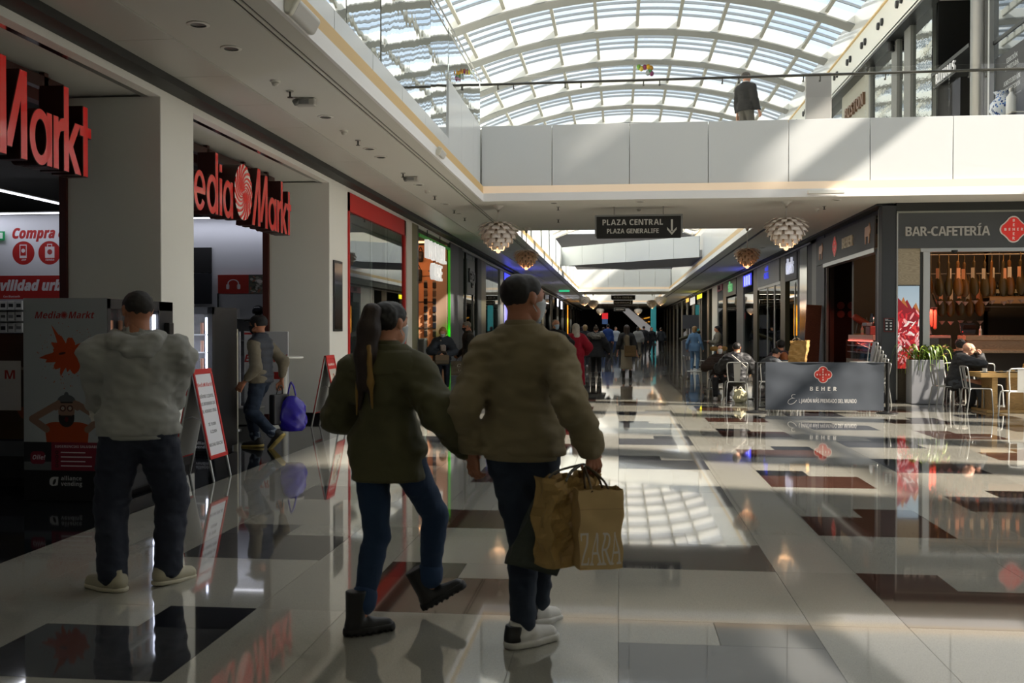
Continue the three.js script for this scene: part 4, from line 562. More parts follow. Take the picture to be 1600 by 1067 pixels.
const GL = {
  M: [shp([[0, 0], [0.1, 0], [0.235, 0.56], [0.235, 0], [0.325, 0], [0.325, 0.86], [0.22, 0.86]]), shp([[0.335, 0.08], [0.4, 0.08], [0.53, 0.52], [0.53, 0], [0.62, 0], [0.62, 0.8], [0.52, 0.8], [0.335, 0.2]])],
  a: [ringS(0.18, 0.25, 0.18, 0.26, 0.095, 0.17), rectS(0.285, 0, 0.37, 0.5)], r: [shp([[0, 0], [0.085, 0], [0.085, 0.28], [0.12, 0.37], [0.19, 0.39], [0.19, 0.51], [0.12, 0.49], [0.085, 0.45], [0.085, 0.5], [0, 0.5]])],
  k: [rectS(0, 0, 0.085, 0.82), shp([[0.085, 0.2], [0.2, 0], [0.31, 0], [0.16, 0.26], [0.3, 0.5], [0.2, 0.5], [0.085, 0.3]])], t: [rectS(0.06, 0, 0.145, 0.7), rectS(0, 0.4, 0.06, 0.5), rectS(0.145, 0.4, 0.21, 0.5)],
  e: [arcS(0.18, 0.25, 0.18, 0.26, 0.085, 0, 5.7), rectS(0.07, 0.21, 0.35, 0.285)], d: [ringS(0.18, 0.25, 0.18, 0.26, 0.095, 0.17), rectS(0.285, 0, 0.37, 0.82)], i: [rectS(0, 0, 0.085, 0.5), rectS(0, 0.59, 0.085, 0.69)],
};
const glyphG = {}; for (const k in GL) glyphG[k] = new THREE.ExtrudeGeometry(GL[k], { depth: 0.24, bevelEnabled: true, bevelThickness: 0.006, bevelSize: 0.006, bevelSegments: 1, curveSegments: 18 });
function bigSign(label, zc) {
  const s = thing('store_sign', label, 'sign', [-5.62, 3.1, zc], PI / 2); // local x runs away from the camera
  const put = (ch, u, w) => { const m = new THREE.Mesh(glyphG[ch], [signRed, brownSide]); m.name = 'letter'; m.position.set(u, 0, 0); m.scale.x = w; s.add(m); };
  put('M', -2.38, 1.05); put('e', -1.64, 1); put('d', -1.24, 1); put('i', -0.82, 1); put('a', -0.7, 0.95); put('M', 0.38, 1.05); put('a', 1.07, 0.98); put('r', 1.46, 1); put('k', 1.64, 1); put('t', 1.93, 1);
  const disc = new THREE.Shape(); disc.absellipse(0, 0.42, 0.33, 0.4, 0, 2 * PI); const d = new THREE.Mesh(new THREE.ExtrudeGeometry(disc, { depth: 0.26, bevelEnabled: false, curveSegments: 40 }), [M(0xe9e4de, 0.3), brownSide]); d.name = 'swirl_disc'; s.add(d);
  const blade = (a0) => { const p = [], q = []; for (let i = 0; i <= 14; i++) { const r = 0.06 + 0.94 * i / 14, a = a0 + 1.9 * (1 - r) ** 1.2 , w = (PI / 16) * 0.85; p.push([0.33 * r * Math.cos(a - w / 2), 0.42 + 0.4 * r * Math.sin(a - w / 2)]); q.unshift([0.33 * r * Math.cos(a + w / 2), 0.42 + 0.4 * r * Math.sin(a + w / 2)]); } return shp([...p, ...q]); };
  for (let i = 0; i < 16; i++) { const m = mesh('swirl_blade', new THREE.ExtrudeGeometry(blade(i * PI / 8), { depth: 0.01, bevelEnabled: false }), signRed, s); m.position.z = 0.26; }
  mesh('carrier', [B(-2.4, 2.1, 0.83, 0.95, -0.1, -0.02), B(-2.4, 2.1, 0.1, 0.16, -0.1, -0.02), ...[-1.9, -0.6, 0.75, 1.75].map((x) => B(x, x + 0.07, 0.1, 0.99, -0.08, -0.02))], brownSide, s);
  return s;
}
bigSign('large red raised letters over the first store entrance, cut by the left picture edge', -7.56);
bigSign('large red raised letters with a white swirl over the second store entrance', -13.82);
const mmLogo = (g, x, y, w, col) => { g.save(); g.fillStyle = col; g.font = 'italic bold ' + Math.round(w * 0.155) + 'px sans-serif'; g.textAlign = 'right'; g.fillText('Media', x - w * 0.065, y); g.textAlign = 'left'; g.fillText('Markt', x + w * 0.065, y); g.strokeStyle = col; g.lineWidth = w * 0.012; for (let i = 0; i < 12; i++) { const a = i * PI / 6; g.beginPath(); g.moveTo(x, y - w * 0.055); g.quadraticCurveTo(x + Math.cos(a) * w * 0.04, y - w * 0.055 + Math.sin(a) * w * 0.04, x + Math.cos(a + 0.7) * w * 0.062, y - w * 0.055 + Math.sin(a + 0.7) * w * 0.062); g.stroke(); } g.restore(); };
{ // inner walls and their prints
  smesh('wall_store_display', B(-12.5, -8.85, 0, 3.4, -16.3, -16.02), M(0xdcdde2, 0.7)); smesh('wall_store_rear', B(-12.5, -5.2, 0, 3.95, -20.7, -20.45), M(0xd4d5da, 0.7));
  const t = canvasTex(1024, 1024, (g, w, h) => { // covers 1.72 m
    g.fillStyle = '#d8d9de'; g.fillRect(0, 0, w, h); const k = 1024 / 1.72; const X = (m) => (m + 10.6) * k, Y = (m) => (3.5 - m) * k;
    g.fillStyle = '#a81f1c'; g.font = 'italic bold 132px sans-serif'; g.save(); g.translate(X(-10.31), Y(3.11)); g.scale(0.93, 1.05); g.fillText('Compra en', 0, 0); g.strokeStyle = '#a81f1c'; g.lineWidth = 9; g.strokeText('Compra en', 0, 0); g.restore();
    for (const c of [-10.09, -9.62, -9.15]) { g.fillStyle = '#a81f1c'; g.beginPath(); g.arc(X(c), Y(2.855), 0.2 * k, 0, 7); g.fill(); }
    g.fillStyle = '#d8d0d2'; g.fillRect(X(-10.16), Y(3.0), 0.13 * k, 0.23 * k); g.fillStyle = '#a81f1c'; g.fillRect(X(-10.145), Y(2.98), 0.1 * k, 0.17 * k); g.fillStyle = '#d8d0d2'; g.beginPath(); g.arc(X(-10.095), Y(2.895), 0.035 * k, 0, 7); g.fill();
    g.fillRect(X(-9.7), Y(2.96), 0.17 * k, 0.19 * k); g.lineWidth = 9; g.strokeStyle = '#d8d0d2'; g.strokeRect(X(-9.655), Y(3.0), 0.075 * k, 0.06 * k); g.fillStyle = '#a83a3a'; g.beginPath(); g.arc(X(-9.615), Y(2.87), 0.045 * k, 0, 7); g.fill();
    g.fillStyle = '#d8d0d2'; g.font = 'italic bold 27px sans-serif'; g.textAlign = 'center'; g.fillText('APP', X(-10.09), Y(2.72)); g.fillText('TIENDA', X(-9.62), Y(2.72));
    g.fillStyle = '#9c1d1a'; g.fillRect(0, Y(2.47), w, 0.4 * k); g.fillStyle = '#c9c6c8'; g.textAlign = 'left'; g.font = 'italic bold 138px sans-serif'; g.save(); g.translate(X(-10.86), Y(2.22)); g.scale(0.93, 1); g.fillText('Movilidad urbana', 0, 0); g.strokeStyle = '#c9c6c8'; g.lineWidth = 10; g.strokeText('Movilidad urbana', 0, 0); g.restore(); g.font = 'bold 26px sans-serif'; g.fillText('Con Bluetooth', X(-10.46), Y(2.1));
  });
  const w = thing('wall_print', 'store wall print reading Compra en over round red icons and a red band', 'wall print', [-9.74, 2.64, -16.0]); mesh('backing', B(-0.86, 0.86, -0.86, 0.86, -0.015, -0.002), M(0xd8d9de, 0.7), w); mesh('print', PL(1.72, 1.72), printM(t), w);
  const ex = thing('exit_sign', 'green emergency exit sign at the left edge of the store wall', 'sign', [-10.6, 3.15, -15.95]); mesh('plate', RB(-0.2, 0.2, -0.075, 0.075, -0.02, 0, 0.005), M(0x0f6a3c, 0.5, 0, { emissive: 0x0f6a3c, emissiveIntensity: 0.3 }), ex); mesh('door_symbol', [B(0.1, 0.17, -0.05, 0.05, 0, 0.006), B(-0.05, 0.05, -0.01, 0.012, 0, 0.006), B(-0.15, -0.1, -0.05, 0.05, 0, 0.006)], M(0xd9e6dc, 0.5), ex);
  // packed goods on the wall rack
  const rk = thing('wall_rack', 'grey wall rack for packed goods under the red band', 'rack', [-10.35, 0, -15.95]); mesh('back', B(-0.4, 0.35, 1.0, 2.07, -0.05, -0.03), M(0x8d8e90, 0.6), rk); for (let i = 0; i < 3; i++) mesh('shelf', B(-0.4, 0.35, 1.5 + i * 0.19, 1.51 + i * 0.19, -0.03, 0.12), MAT.alu, rk);
  const q = rng(12); for (let r = 0; r < 3; r++) for (let c = 0; c < 5; c++) { const b = thing('packed_item', 'packed item on the store wall rack, ' + ['bottom', 'middle', 'top'][r] + ' shelf, ' + ['first', 'second', 'third', 'fourth', 'fifth'][c] + ' from the left', 'package', [-10.66 + c * 0.14, 1.51 + r * 0.19, -15.9], 0, 'packed items on the wall rack'); mesh('box', RB(-0.055, 0.055, 0, 0.15, -0.03, 0.03, 0.004), M(0xb9b9b4, 0.6), b); mesh('label', B(-0.04, 0.04, 0.03 + 0.03 * q(), 0.1, 0.03, 0.033), M([0x222222, 0x555550, 0x777777][Math.floor(q() * 3)], 0.5), b); }
  // rear wall
  const pn = thing('wall_cladding', 'tall black panel on the rear store wall', 'panel', [-8.9, 0, -20.42]); mesh('upper', RB(-0.27, 0.27, 2.76, 3.3, -0.03, 0, 0.003), MAT.black2, pn); mesh('lower', RB(-0.27, 0.27, 2.1, 2.75, -0.03, 0, 0.003), M(0x24262b, 0.6), pn);
  const ht = canvasTex(512, 256, (g) => { g.fillStyle = '#9a2214'; g.fillRect(0, 0, 310, 256); g.strokeStyle = '#c9c6c6'; g.lineWidth = 12; g.beginPath(); g.arc(155, 120, 52, PI, 0); g.lineTo(207, 140); g.moveTo(103, 120); g.lineTo(103, 140); g.stroke(); g.fillStyle = '#c9c6c6'; g.beginPath(); g.roundRect(84, 128, 34, 68, 12); g.roundRect(192, 128, 34, 68, 12); g.fill(); g.fillStyle = '#9a2214'; g.fillRect(112, 120, 4, 80); g.fillRect(195, 120, 4, 80); const gr = g.createLinearGradient(310, 0, 512, 256); gr.addColorStop(0, '#3c4138'); gr.addColorStop(1, '#6a6455'); g.fillStyle = gr; g.fillRect(310, 0, 202, 256); const q = rng(5); for (let i = 0; i < 60; i++) { g.fillStyle = ['#565a42', '#7d7a6c', '#a39c90', '#33362c', '#8a5a44'][i % 5]; g.beginPath(); g.ellipse(320 + q() * 190, 30 + q() * 220, 8 + q() * 22, 5 + q() * 14, q() * 3, 0, 7); g.fill(); } g.fillStyle = '#c8beb4'; g.beginPath(); g.ellipse(420, 90, 30, 24, 0.4, 0, 7); g.fill(); });
  const hs = thing('wall_sign', 'red sign with a white headphone symbol beside a picture on the rear store wall', 'sign', [-7.92, 2.515, -20.4]); mesh('board', RB(-0.56, 0.56, -0.2, 0.2, -0.03, -0.004, 0.004), MAT.redMatt, hs); mesh('print', PL(1.12, 0.4), printM(ht), hs);
  const sf = thing('wall_shelf', 'grey shelf carrying a helmet and boxes under the headphone sign', 'shelf', [-7.9, 0, -20.3]); mesh('back', B(-0.56, 0.9, 1.0, 2.3, -0.1, -0.08), M(0xa4a5a6, 0.7), sf); mesh('board', RB(-0.56, 0.9, 1.76, 1.79, -0.08, 0.2, 0.004), MAT.alu, sf); mesh('lower_board', RB(-0.56, 0.9, 1.3, 1.33, -0.08, 0.2, 0.004), MAT.alu, sf); mesh('upright', B(-0.58, -0.55, 0.9, 2.32, -0.1, -0.06), MAT.dark, sf);
  const hb = thing('scooter_box', 'long white carton with dark scooter pictures on the shelf', 'box', [-8.18, 1.79, -20.22]); mesh('carton', RB(-0.21, 0.21, 0, 0.2, -0.1, 0.1, 0.004), M(0xb9b7b0, 0.7), hb); mesh('picture', [-0.12, 0, 0.12].map((x) => EX([[x - 0.05, 0.08], [x - 0.03, 0.1], [x + 0.03, 0.07], [x + 0.05, 0.09], [x + 0.04, 0.05], [x - 0.04, 0.06]], 0.003).translate(0, 0, 0.1)), MAT.black, hb);
  const he = thing('helmet', 'black open face helmet standing on the store shelf', 'helmet', [-7.52, 1.79, -20.2]); mesh('shell', new THREE.SphereGeometry(0.13, 20, 14, 0, 2 * PI, 0, PI * 0.62).scale(0.95, 1, 1.12).translate(0, 0.14, 0), M(0x101012, 0.25, 0, { side: 2 }), he); mesh('visor', new THREE.SphereGeometry(0.134, 16, 8, 0.9, 1.4, 0.9, 0.7).scale(0.95, 1, 1.12).translate(0, 0.14, 0), M(0x2a2c30, 0.1), he); mesh('stand', CY(0, 0, 0, 0.07, 0.12), MAT.black, he);
  const bb = thing('blue_box', 'blue and white carton beside the helmet', 'box', [-7.27, 1.79, -20.2]); mesh('carton', RB(-0.09, 0.09, 0, 0.15, -0.08, 0.08, 0.004), M(0x2a4fa8, 0.5), bb); mesh('label', EX([[-0.07, 0.02], [0.0, 0.12], [0.05, 0.12], [-0.02, 0.02]], 0.002).translate(0, 0, 0.08), MAT.white, bb);
  // light lines
  const led = (label, g, lights) => { const l = thing('light_line', label, 'lamp', [0, 0, 0]); mesh('diffuser', g, GLOW(0xf2f4ff, 2.2), l); mesh('housing', g.clone().translate(0, 0.03, 0), MAT.dark, l); for (const a of lights) areaLight(0xeef1ff, ...a); };
  led('white light line running into the store', B(-8.42, -8.38, 3.44, 3.46, -15.6, -6), [[4, 0.04, 8, [-8.4, 3.43, -11], [-8.4, 0, -11.001]]]);
  led('white light line above the red print wall', B(-12, -8.9, 3.48, 3.5, -15.72, -15.68), [[7, 3, 0.05, [-10.4, 3.47, -15.7], [-10.2, 1.5, -16.3]]]);
  led('white light line above the rear store wall', B(-10.5, -5.6, 3.88, 3.9, -20.12, -20.08), [[8, 4, 0.05, [-8, 3.86, -20.1], [-8, 1.5, -20.8]]]);
}
// vending machines and kiosk
{
  const vt = canvasTex(512, 1180, (g, w, h) => { // side print 0.8 x 1.83 m
    g.fillStyle = '#a6adb2'; g.fillRect(0, 0, w, h); mmLogo(g, 250, 118, 350, '#9c2020'); const q = rng(44);
    g.fillStyle = '#b8430e'; g.beginPath(); const c = [268, 330]; for (let i = 0; i <= 60; i++) { const a = i / 60 * 2 * PI, r = 95 + 34 * noise3(Math.cos(a) * 2.2, Math.sin(a) * 2.2, 5) + (i % 3 === 0 ? 14 : 0) + (i === 40 ? 70 : 0) + (i === 29 ? 46 : 0); g.lineTo(c[0] + Math.cos(a) * r, c[1] + Math.sin(a) * r * 1.05); } g.fill();
    for (let i = 0; i < 110; i++) { const a = q() * 7, r = 110 + q() * 90; g.beginPath(); g.arc(c[0] + Math.cos(a) * r, c[1] + Math.sin(a) * r, q() * 3.4, 0, 7); g.fill(); }
    g.fillStyle = '#4a2010'; g.beginPath(); g.ellipse(238, 322, 22, 7, -0.2, 0, 7); g.fill();
    // man with raised arms, beard, glasses and a grey cap
    g.fillStyle = '#a8410f'; g.beginPath(); g.moveTo(140, 840); g.lineTo(128, 740); g.quadraticCurveTo(170, 718, 210, 722); g.lineTo(300, 722); g.quadraticCurveTo(350, 718, 400, 740); g.lineTo(392, 840); g.fill();
    g.strokeStyle = '#8d6f60'; g.lineWidth = 40; g.lineJoin = 'round'; g.lineCap = 'round'; g.beginPath(); g.moveTo(140, 765); g.lineTo(52, 705); g.lineTo(196, 625); g.stroke(); g.beginPath(); g.moveTo(390, 765); g.lineTo(470, 700); g.lineTo(330, 620); g.stroke();
    g.fillStyle = '#8d6f60'; g.beginPath(); g.ellipse(262, 655, 50, 70, 0, 0, 7); g.fill(); g.fillStyle = '#2a2320'; g.beginPath(); g.ellipse(262, 700, 48, 52, 0, 0, PI); g.fill(); g.fillRect(214, 680, 96, 22); g.fillStyle = '#8d6f60'; g.fillRect(226, 662, 72, 22); g.fillStyle = '#2a2320'; g.fillRect(238, 684, 48, 9); g.fillStyle = '#5c1713'; g.beginPath(); g.ellipse(262, 706, 12, 15, 0, 0, 7); g.fill();
    g.fillStyle = '#2a2320'; g.beginPath(); g.ellipse(262, 612, 54, 40, 0, PI, 0); g.fill(); g.fillStyle = '#555a5c'; g.beginPath(); g.ellipse(262, 604, 56, 42, 0, PI, 0); g.fill(); g.beginPath(); g.ellipse(262, 566, 14, 20, 0, 0, 7); g.fill(); g.strokeStyle = '#3a1d18'; g.lineWidth = 5; g.beginPath(); g.arc(240, 642, 16, 0, 7); g.stroke(); g.beginPath(); g.arc(284, 642, 16, 0, 7); g.stroke(); g.fillStyle = '#e0dcd6'; g.beginPath(); g.arc(240, 642, 7, 0, 7); g.arc(284, 642, 7, 0, 7); g.fill(); g.fillStyle = '#1a1512'; g.beginPath(); g.arc(240, 642, 3.5, 0, 7); g.arc(284, 642, 3.5, 0, 7); g.fill();
    g.fillStyle = '#8d6f60'; for (const x of [205, 322]) { g.beginPath(); g.ellipse(x, 625, 20, 32, x < 250 ? 0.4 : -0.4, 0, 7); g.fill(); }
    g.fillStyle = '#24272a'; g.fillRect(0, 840, 240, 165); g.fillStyle = '#62666a'; g.fillRect(0, 955, 240, 50); g.fillStyle = '#7a1c34'; g.fillRect(168, 840, 344, 165); g.beginPath(); g.roundRect(40, 895, 90, 74, 22); g.fill(); g.fillStyle = '#d2cccf'; g.font = 'italic bold 36px sans-serif'; g.fillText('Olle!', 48, 942); g.font = 'bold 22px sans-serif'; g.fillText('SUGERENCIAS SALUDABLES', 190, 872); for (let i = 0; i < 4; i++) { g.fillRect(226, 896 + i * 26, 150 + (i % 2) * 40, 7); g.beginPath(); g.arc(202, 899 + i * 26, 8, 0, 7); g.stroke(); }
    g.fillStyle = '#151617'; g.fillRect(0, 1005, w, h - 1005); g.fillStyle = '#b9babc'; g.beginPath(); g.moveTo(158, 1088); g.quadraticCurveTo(148, 1045, 185, 1042); g.lineTo(212, 1042); g.lineTo(206, 1092); g.lineTo(172, 1096); g.fill(); g.fillStyle = '#151617'; g.beginPath(); g.ellipse(186, 1072, 8, 18, 0.4, 0, 7); g.fill(); g.fillStyle = '#b9babc'; g.font = 'bold 34px sans-serif'; g.fillText('alliance', 226, 1062); g.fillText('vending', 226, 1094);
  });
  const vend = (label, pos, turn, side, flip) => { // front towards +z, width 1.3, depth 0.8; the printed side lies at -x
    const t = thing('vending_machine', label, 'vending machine', pos, turn), W = 0.66; if (flip) t.scale.x = -1;
    mesh('cabinet', [B(-W, W, 0.05, 1.83, -0.4, 0.33)], M(0x1c1d1f, 0.45), t); mesh('feet', B(-W + 0.05, W - 0.05, 0, 0.05, -0.35, 0.3), MAT.black, t);
    mesh('door_frame', [B(-W, -W + 0.06, 0.05, 1.83, 0.33, 0.4), B(W - 0.3, W, 0.05, 1.83, 0.33, 0.4), B(-W, W, 1.74, 1.83, 0.33, 0.4), B(-W, W, 0.05, 0.5, 0.33, 0.4)], M(0x2a2b2d, 0.35), t); mesh('glass', B(-W + 0.06, W - 0.3, 0.5, 1.74, 0.385, 0.395), MAT.glass, t);
    for (let i = 0; i < 5; i++) mesh('shelf', B(-W + 0.06, W - 0.31, 0.6 + i * 0.22, 0.615 + i * 0.22, 0.335, 0.375), MAT.alu, t);
    mesh('product_row', [...Array(25)].map((_, i) => CY(-W + 0.15 + (i % 5) * 0.17, 0.615 + Math.floor(i / 5) * 0.22, 0.355, 0.02, 0.14)), M(0x8a5a3a, 0.4), t);
    mesh('light_tube', [B(-W + 0.08, -W + 0.1, 0.55, 1.7, 0.34, 0.37), B(W - 0.34, W - 0.32, 0.55, 1.7, 0.34, 0.37)], GLOW(0xdfe6ff, 2.5), t); mesh('keypad', [RB(W - 0.22, W - 0.08, 1.15, 1.45, 0.4, 0.425, 0.006)], M(0x3a3b3e, 0.4), t); mesh('card_reader', RB(W - 0.2, W - 0.1, 1.5, 1.62, 0.4, 0.46, 0.01), MAT.black, t); mesh('keypad_screen', B(W - 0.19, W - 0.11, 1.36, 1.42, 0.425, 0.428), GLOW(0xcfe2ff, 1.2), t); mesh('hatch', RB(-0.4, 0.2, 0.18, 0.38, 0.395, 0.41, 0.005), MAT.black, t);
    if (side) { const p = mesh('side_print', PL(0.8, 1.83), printM(vt), t); p.rotation.y = -PI / 2; p.position.set(-W - 0.004, 0.93, 0); } return t;
  };
  // first: its printed side looks at the camera, its front at the aisle
  const v1 = vend('vending machine whose light side print shows a man holding his head', [-4.97, 0, -9.17], PI / 2, true); v1.children.at(-1).position.y = 0.92;
  vend('second vending machine behind the first pillar, its glass front lit from inside', [-5.64, 0, -12.2], 0, false, true);
  const L = new THREE.PointLight(0xdfe6ff, 0.5); L.position.set(-5.5, 1.3, -11.6); scene.add(L);
  const al = canvasTex(256, 96, (g) => { g.fillStyle = '#151617'; g.fillRect(0, 0, 256, 96); g.fillStyle = '#b9babc'; g.beginPath(); g.moveTo(18, 74); g.quadraticCurveTo(10, 24, 50, 22); g.lineTo(72, 22); g.lineTo(66, 76); g.lineTo(34, 80); g.fill(); g.fillStyle = '#151617'; g.beginPath(); g.ellipse(44, 54, 7, 17, 0.4, 0, 7); g.fill(); g.fillStyle = '#b9babc'; g.font = 'bold 38px sans-serif'; g.fillText('alliance', 88, 46); g.fillText('vending', 88, 82); });
  const bd = thing('maker_plate', 'small black plate with a white drop logo low on the second vending machine', 'plate', [-5.14, 0.13, -11.79]); mesh('plate', B(-0.17, 0.17, -0.065, 0.065, -0.006, -0.002), MAT.black, bd); mesh('print', PL(0.34, 0.127), printM(al), bd);
  const kt = canvasTex(512, 700, (g, w, h) => { const gr = g.createLinearGradient(0, 0, w, h); gr.addColorStop(0, '#5a2a10'); gr.addColorStop(0.5, '#3a2414'); gr.addColorStop(1, '#4a3a10'); g.fillStyle = gr; g.fillRect(0, 0, w, h); g.fillStyle = '#2c3436'; g.beginPath(); g.ellipse(470, 420, 90, 110, 0, 0, 7); g.fill(); g.fillStyle = '#7a3a10'; g.beginPath(); g.moveTo(300, 500); g.lineTo(512, 420); g.lineTo(512, 620); g.lineTo(330, 560); g.fill(); g.fillStyle = '#b0a8a0'; g.font = '30px sans-serif'; g.fillText('innovación', 330, 240); g.fillRect(480, 40, 32, 70); g.fillStyle = '#cfcac4'; g.fillRect(0, 180, 330, 330); g.fillStyle = '#a82a20'; g.font = 'bold 80px sans-serif'; g.fillText('M', 230, 300); });
  const k = thing('kiosk', 'dark store kiosk with an orange brown poster at the left picture edge', 'kiosk', [-6.0, 0, -9.5]); mesh('cabinet', RB(-0.48, 0.48, 0.08, 1.52, -0.25, 0.25, 0.01), M(0x1d1c1b, 0.5), k); mesh('base', B(-0.46, 0.46, 0, 0.08, -0.22, 0.22), MAT.black, k); mesh('strip', B(-0.47, 0.47, 0.3, 0.45, 0.25, 0.256), M(0x55585c, 0.5), k); const kf = mesh('poster', PL(0.94, 1.04), printM(kt), k); kf.position.set(0, 0.99, 0.254);
}
// gates, table, boards
{
  const gt = (text, arrow) => canvasTex(512, 900, (g, w, h) => { g.fillStyle = '#c6c8cc'; g.fillRect(0, 0, w, h); g.fillStyle = '#a82320'; g.font = 'italic bold 118px sans-serif'; g.textAlign = 'center'; g.fillText(text, w / 2, 330); if (arrow) { g.beginPath(); g.moveTo(60, 480); g.lineTo(200, 380); g.lineTo(200, 580); g.fill(); g.fillRect(200, 440, 220, 80); } else { g.fillRect(w - 150, 420, 100, 100); } g.fillRect(0, 0, w * 0.4, 22); });
  const gate = (label, x0, x1, z, text, arrow) => { const t = thing('gate', label, 'gate', [(x0 + x1) / 2, 0, z]), w = x1 - x0; mesh('panel', RB(-w / 2, w / 2, 0.12, 1.52, -0.03, 0, 0.008), M(0xc6c8cc, 0.5), t); const f = mesh('print', PL(w * 0.98, 1.36), printM(gt(text, arrow)), t); f.position.set(0, 0.82, 0.003); for (const s of [-1, 1]) mesh('foot', RB(s * w * 0.4 - 0.04, s * w * 0.4 + 0.04, 0, 0.12, -0.06, 0.05, 0.01), MAT.dark, t); };
  gate('white gate panel reading SALIDA beside the second vending machine', -7.0, -6.27, -16.0, 'SALIDA', false); gate('white gate panel reading ENTRADA with a red arrow behind the man in a vest', -6.32, -5.55, -16.3, 'ENTRADA', true);
  const po = thing('gate_post', 'slim beige post between the white gate panels', 'post', [-5.87, 0, -14.8]); mesh('post', RB(-0.03, 0.03, 0, 1.56, -0.03, 0.03, 0.01), M(0xb0ab9a, 0.5), po); mesh('base', CY(0, 0, 0, 0.08, 0.02), MAT.steel, po);
  const pf = thing('plinth', 'low grey plinth behind the man in a vest', 'plinth', [-6.02, 0, -15.7]); mesh('block', RB(-0.2, 0.2, 0.01, 0.27, -0.2, 0.2, 0.01), MAT.grey, pf); mesh('top', RB(-0.21, 0.21, 0.27, 0.29, -0.21, 0.21, 0.005), MAT.alu, pf);
  const tb = thing('bar_table', 'tall round white bar table standing in front of the second pillar', 'table', [-5.27, 0, -15.3]); mesh('tabletop', LA([[0.001, 1.09], [0.28, 1.09], [0.3, 1.1], [0.3, 1.12], [0.28, 1.13], [0.001, 1.13]], 36), MAT.white, tb); mesh('column', CY(0, 0.03, 0, 0.05, 1.07), MAT.white, tb); mesh('foot', LA([[0.001, 0], [0.3, 0], [0.3, 0.015], [0.08, 0.04], [0.001, 0.04]], 36), MAT.white, tb);
  const dt = canvasTex(128, 300, (g, w, h) => { g.fillStyle = '#1c1d1f'; g.fillRect(0, 0, w, h); g.fillStyle = '#2d2f32'; g.fillRect(8, 10, w - 16, h * 0.28); g.strokeStyle = '#8a8c8e'; g.lineWidth = 3; g.beginPath(); for (let x = 6; x < w - 6; x += 4) g.lineTo(x, h * 0.3 + 6 * Math.sin(x * 0.25)); g.stroke(); });
  const d = thing('info_display', 'narrow black info display mounted on the white face of the second pillar', 'panel', [-4.92, 2.14, -17.1], PI / 2); mesh('case', RB(-0.27, 0.27, -0.62, 0.62, -0.008, 0.015, 0.006), MAT.black, d); const df = mesh('screen', PL(0.48, 1.16), printM(dt, { roughness: 0.15 }), d); df.position.z = 0.017;
  const at = canvasTex(360, 760, (g, w, h) => { g.fillStyle = '#e6e6ea'; g.fillRect(0, 0, w, h); mmLogo(g, w / 2, 120, 330, '#c2231f'); g.fillStyle = '#262628'; g.textAlign = 'center'; g.font = 'bold 36px sans-serif'; [['SEÑORES CLIENTES,', 225], ['LES INFORMAMOS QUE', 295], ['EL HORARIO SERÁ:', 365], ['DE 10:00H', 490], ['A 22:00H', 560], ['MUCHAS GRACIAS', 680]].forEach(([s, y]) => { g.save(); g.translate(w / 2, y); g.scale(Math.min(1, 320 / g.measureText(s).width), 1.15); g.fillText(s, 0, 0); g.restore(); }); });
  const at2 = canvasTex(360, 760, (g, w, h) => { g.fillStyle = '#c6c0b4'; g.fillRect(0, 0, w, h); g.fillStyle = '#c2231f'; g.fillRect(0, 0, w, 150); mmLogo(g, w / 2, 100, 300, '#efe9e4'); const q = rng(6); for (let i = 0; i < 14; i++) { g.fillStyle = ['#8a4a2a', '#d8b48a', '#5a3a2a', '#e8d8c0'][i % 4]; g.fillRect(40 + q() * 240, 220 + q() * 240, 20 + q() * 60, 40 + q() * 90); } g.fillStyle = '#c2231f'; g.fillRect(0, 600, w, 160); });
  const aframe = (label, x, z, tex, turn) => { // ridge along local x, printed face towards +z
    const t = thing('sandwich_board', label, 'sandwich board', [x, 0, z], turn), W = 0.23, H = 1.12, a = 0.2;
    for (const s of [1, -1]) { const g = group(s > 0 ? 'front_leaf' : 'rear_leaf', t, [0, H, 0], s > 0 ? 0 : PI); g.rotation.order = 'YXZ'; g.rotation.x = -a; // hangs from the ridge
      mesh('leg', [bar([-W + 0.012, 0, 0], [-W + 0.012, -H / Math.cos(a), 0], 0.014), bar([W - 0.012, 0, 0], [W - 0.012, -H / Math.cos(a), 0], 0.014)], MAT.alu, g); mesh('panel', RB(-W + 0.02, W - 0.02, -0.9, -0.01, -0.008, 0.004, 0.003), M(0x9a9b98, 0.6), g);
      mesh('red_frame', [RB(-W, -W + 0.03, -0.92, 0.02, -0.002, 0.02, 0.006), RB(W - 0.03, W, -0.92, 0.02, -0.002, 0.02, 0.006), RB(-W, W, -0.035, 0.02, -0.002, 0.02, 0.006), RB(-W, W, -0.92, -0.88, -0.002, 0.02, 0.006)], MAT.redMatt, g); const f = mesh('print', PL(W * 2 - 0.06, 0.845), printM(tex), g); f.position.set(0, -0.457, 0.008); }
    mesh('hinge', bar([-W, H, 0], [W, H, 0], 0.016), MAT.dark, t); mesh('stay', [bar([-W + 0.02, 0.62, 0.1], [-W + 0.02, 0.66, 0], 0.006), bar([-W + 0.02, 0.62, -0.1], [-W + 0.02, 0.66, 0], 0.006)], MAT.alu, t); return t;
  };
  aframe('red framed sandwich board with opening hours beside the first pillar', -4.33, -9.97, at, PI / 2); aframe('red framed sandwich board with a red topped poster beside the second pillar', -4.6, -15.5, at2, PI / 2);
}
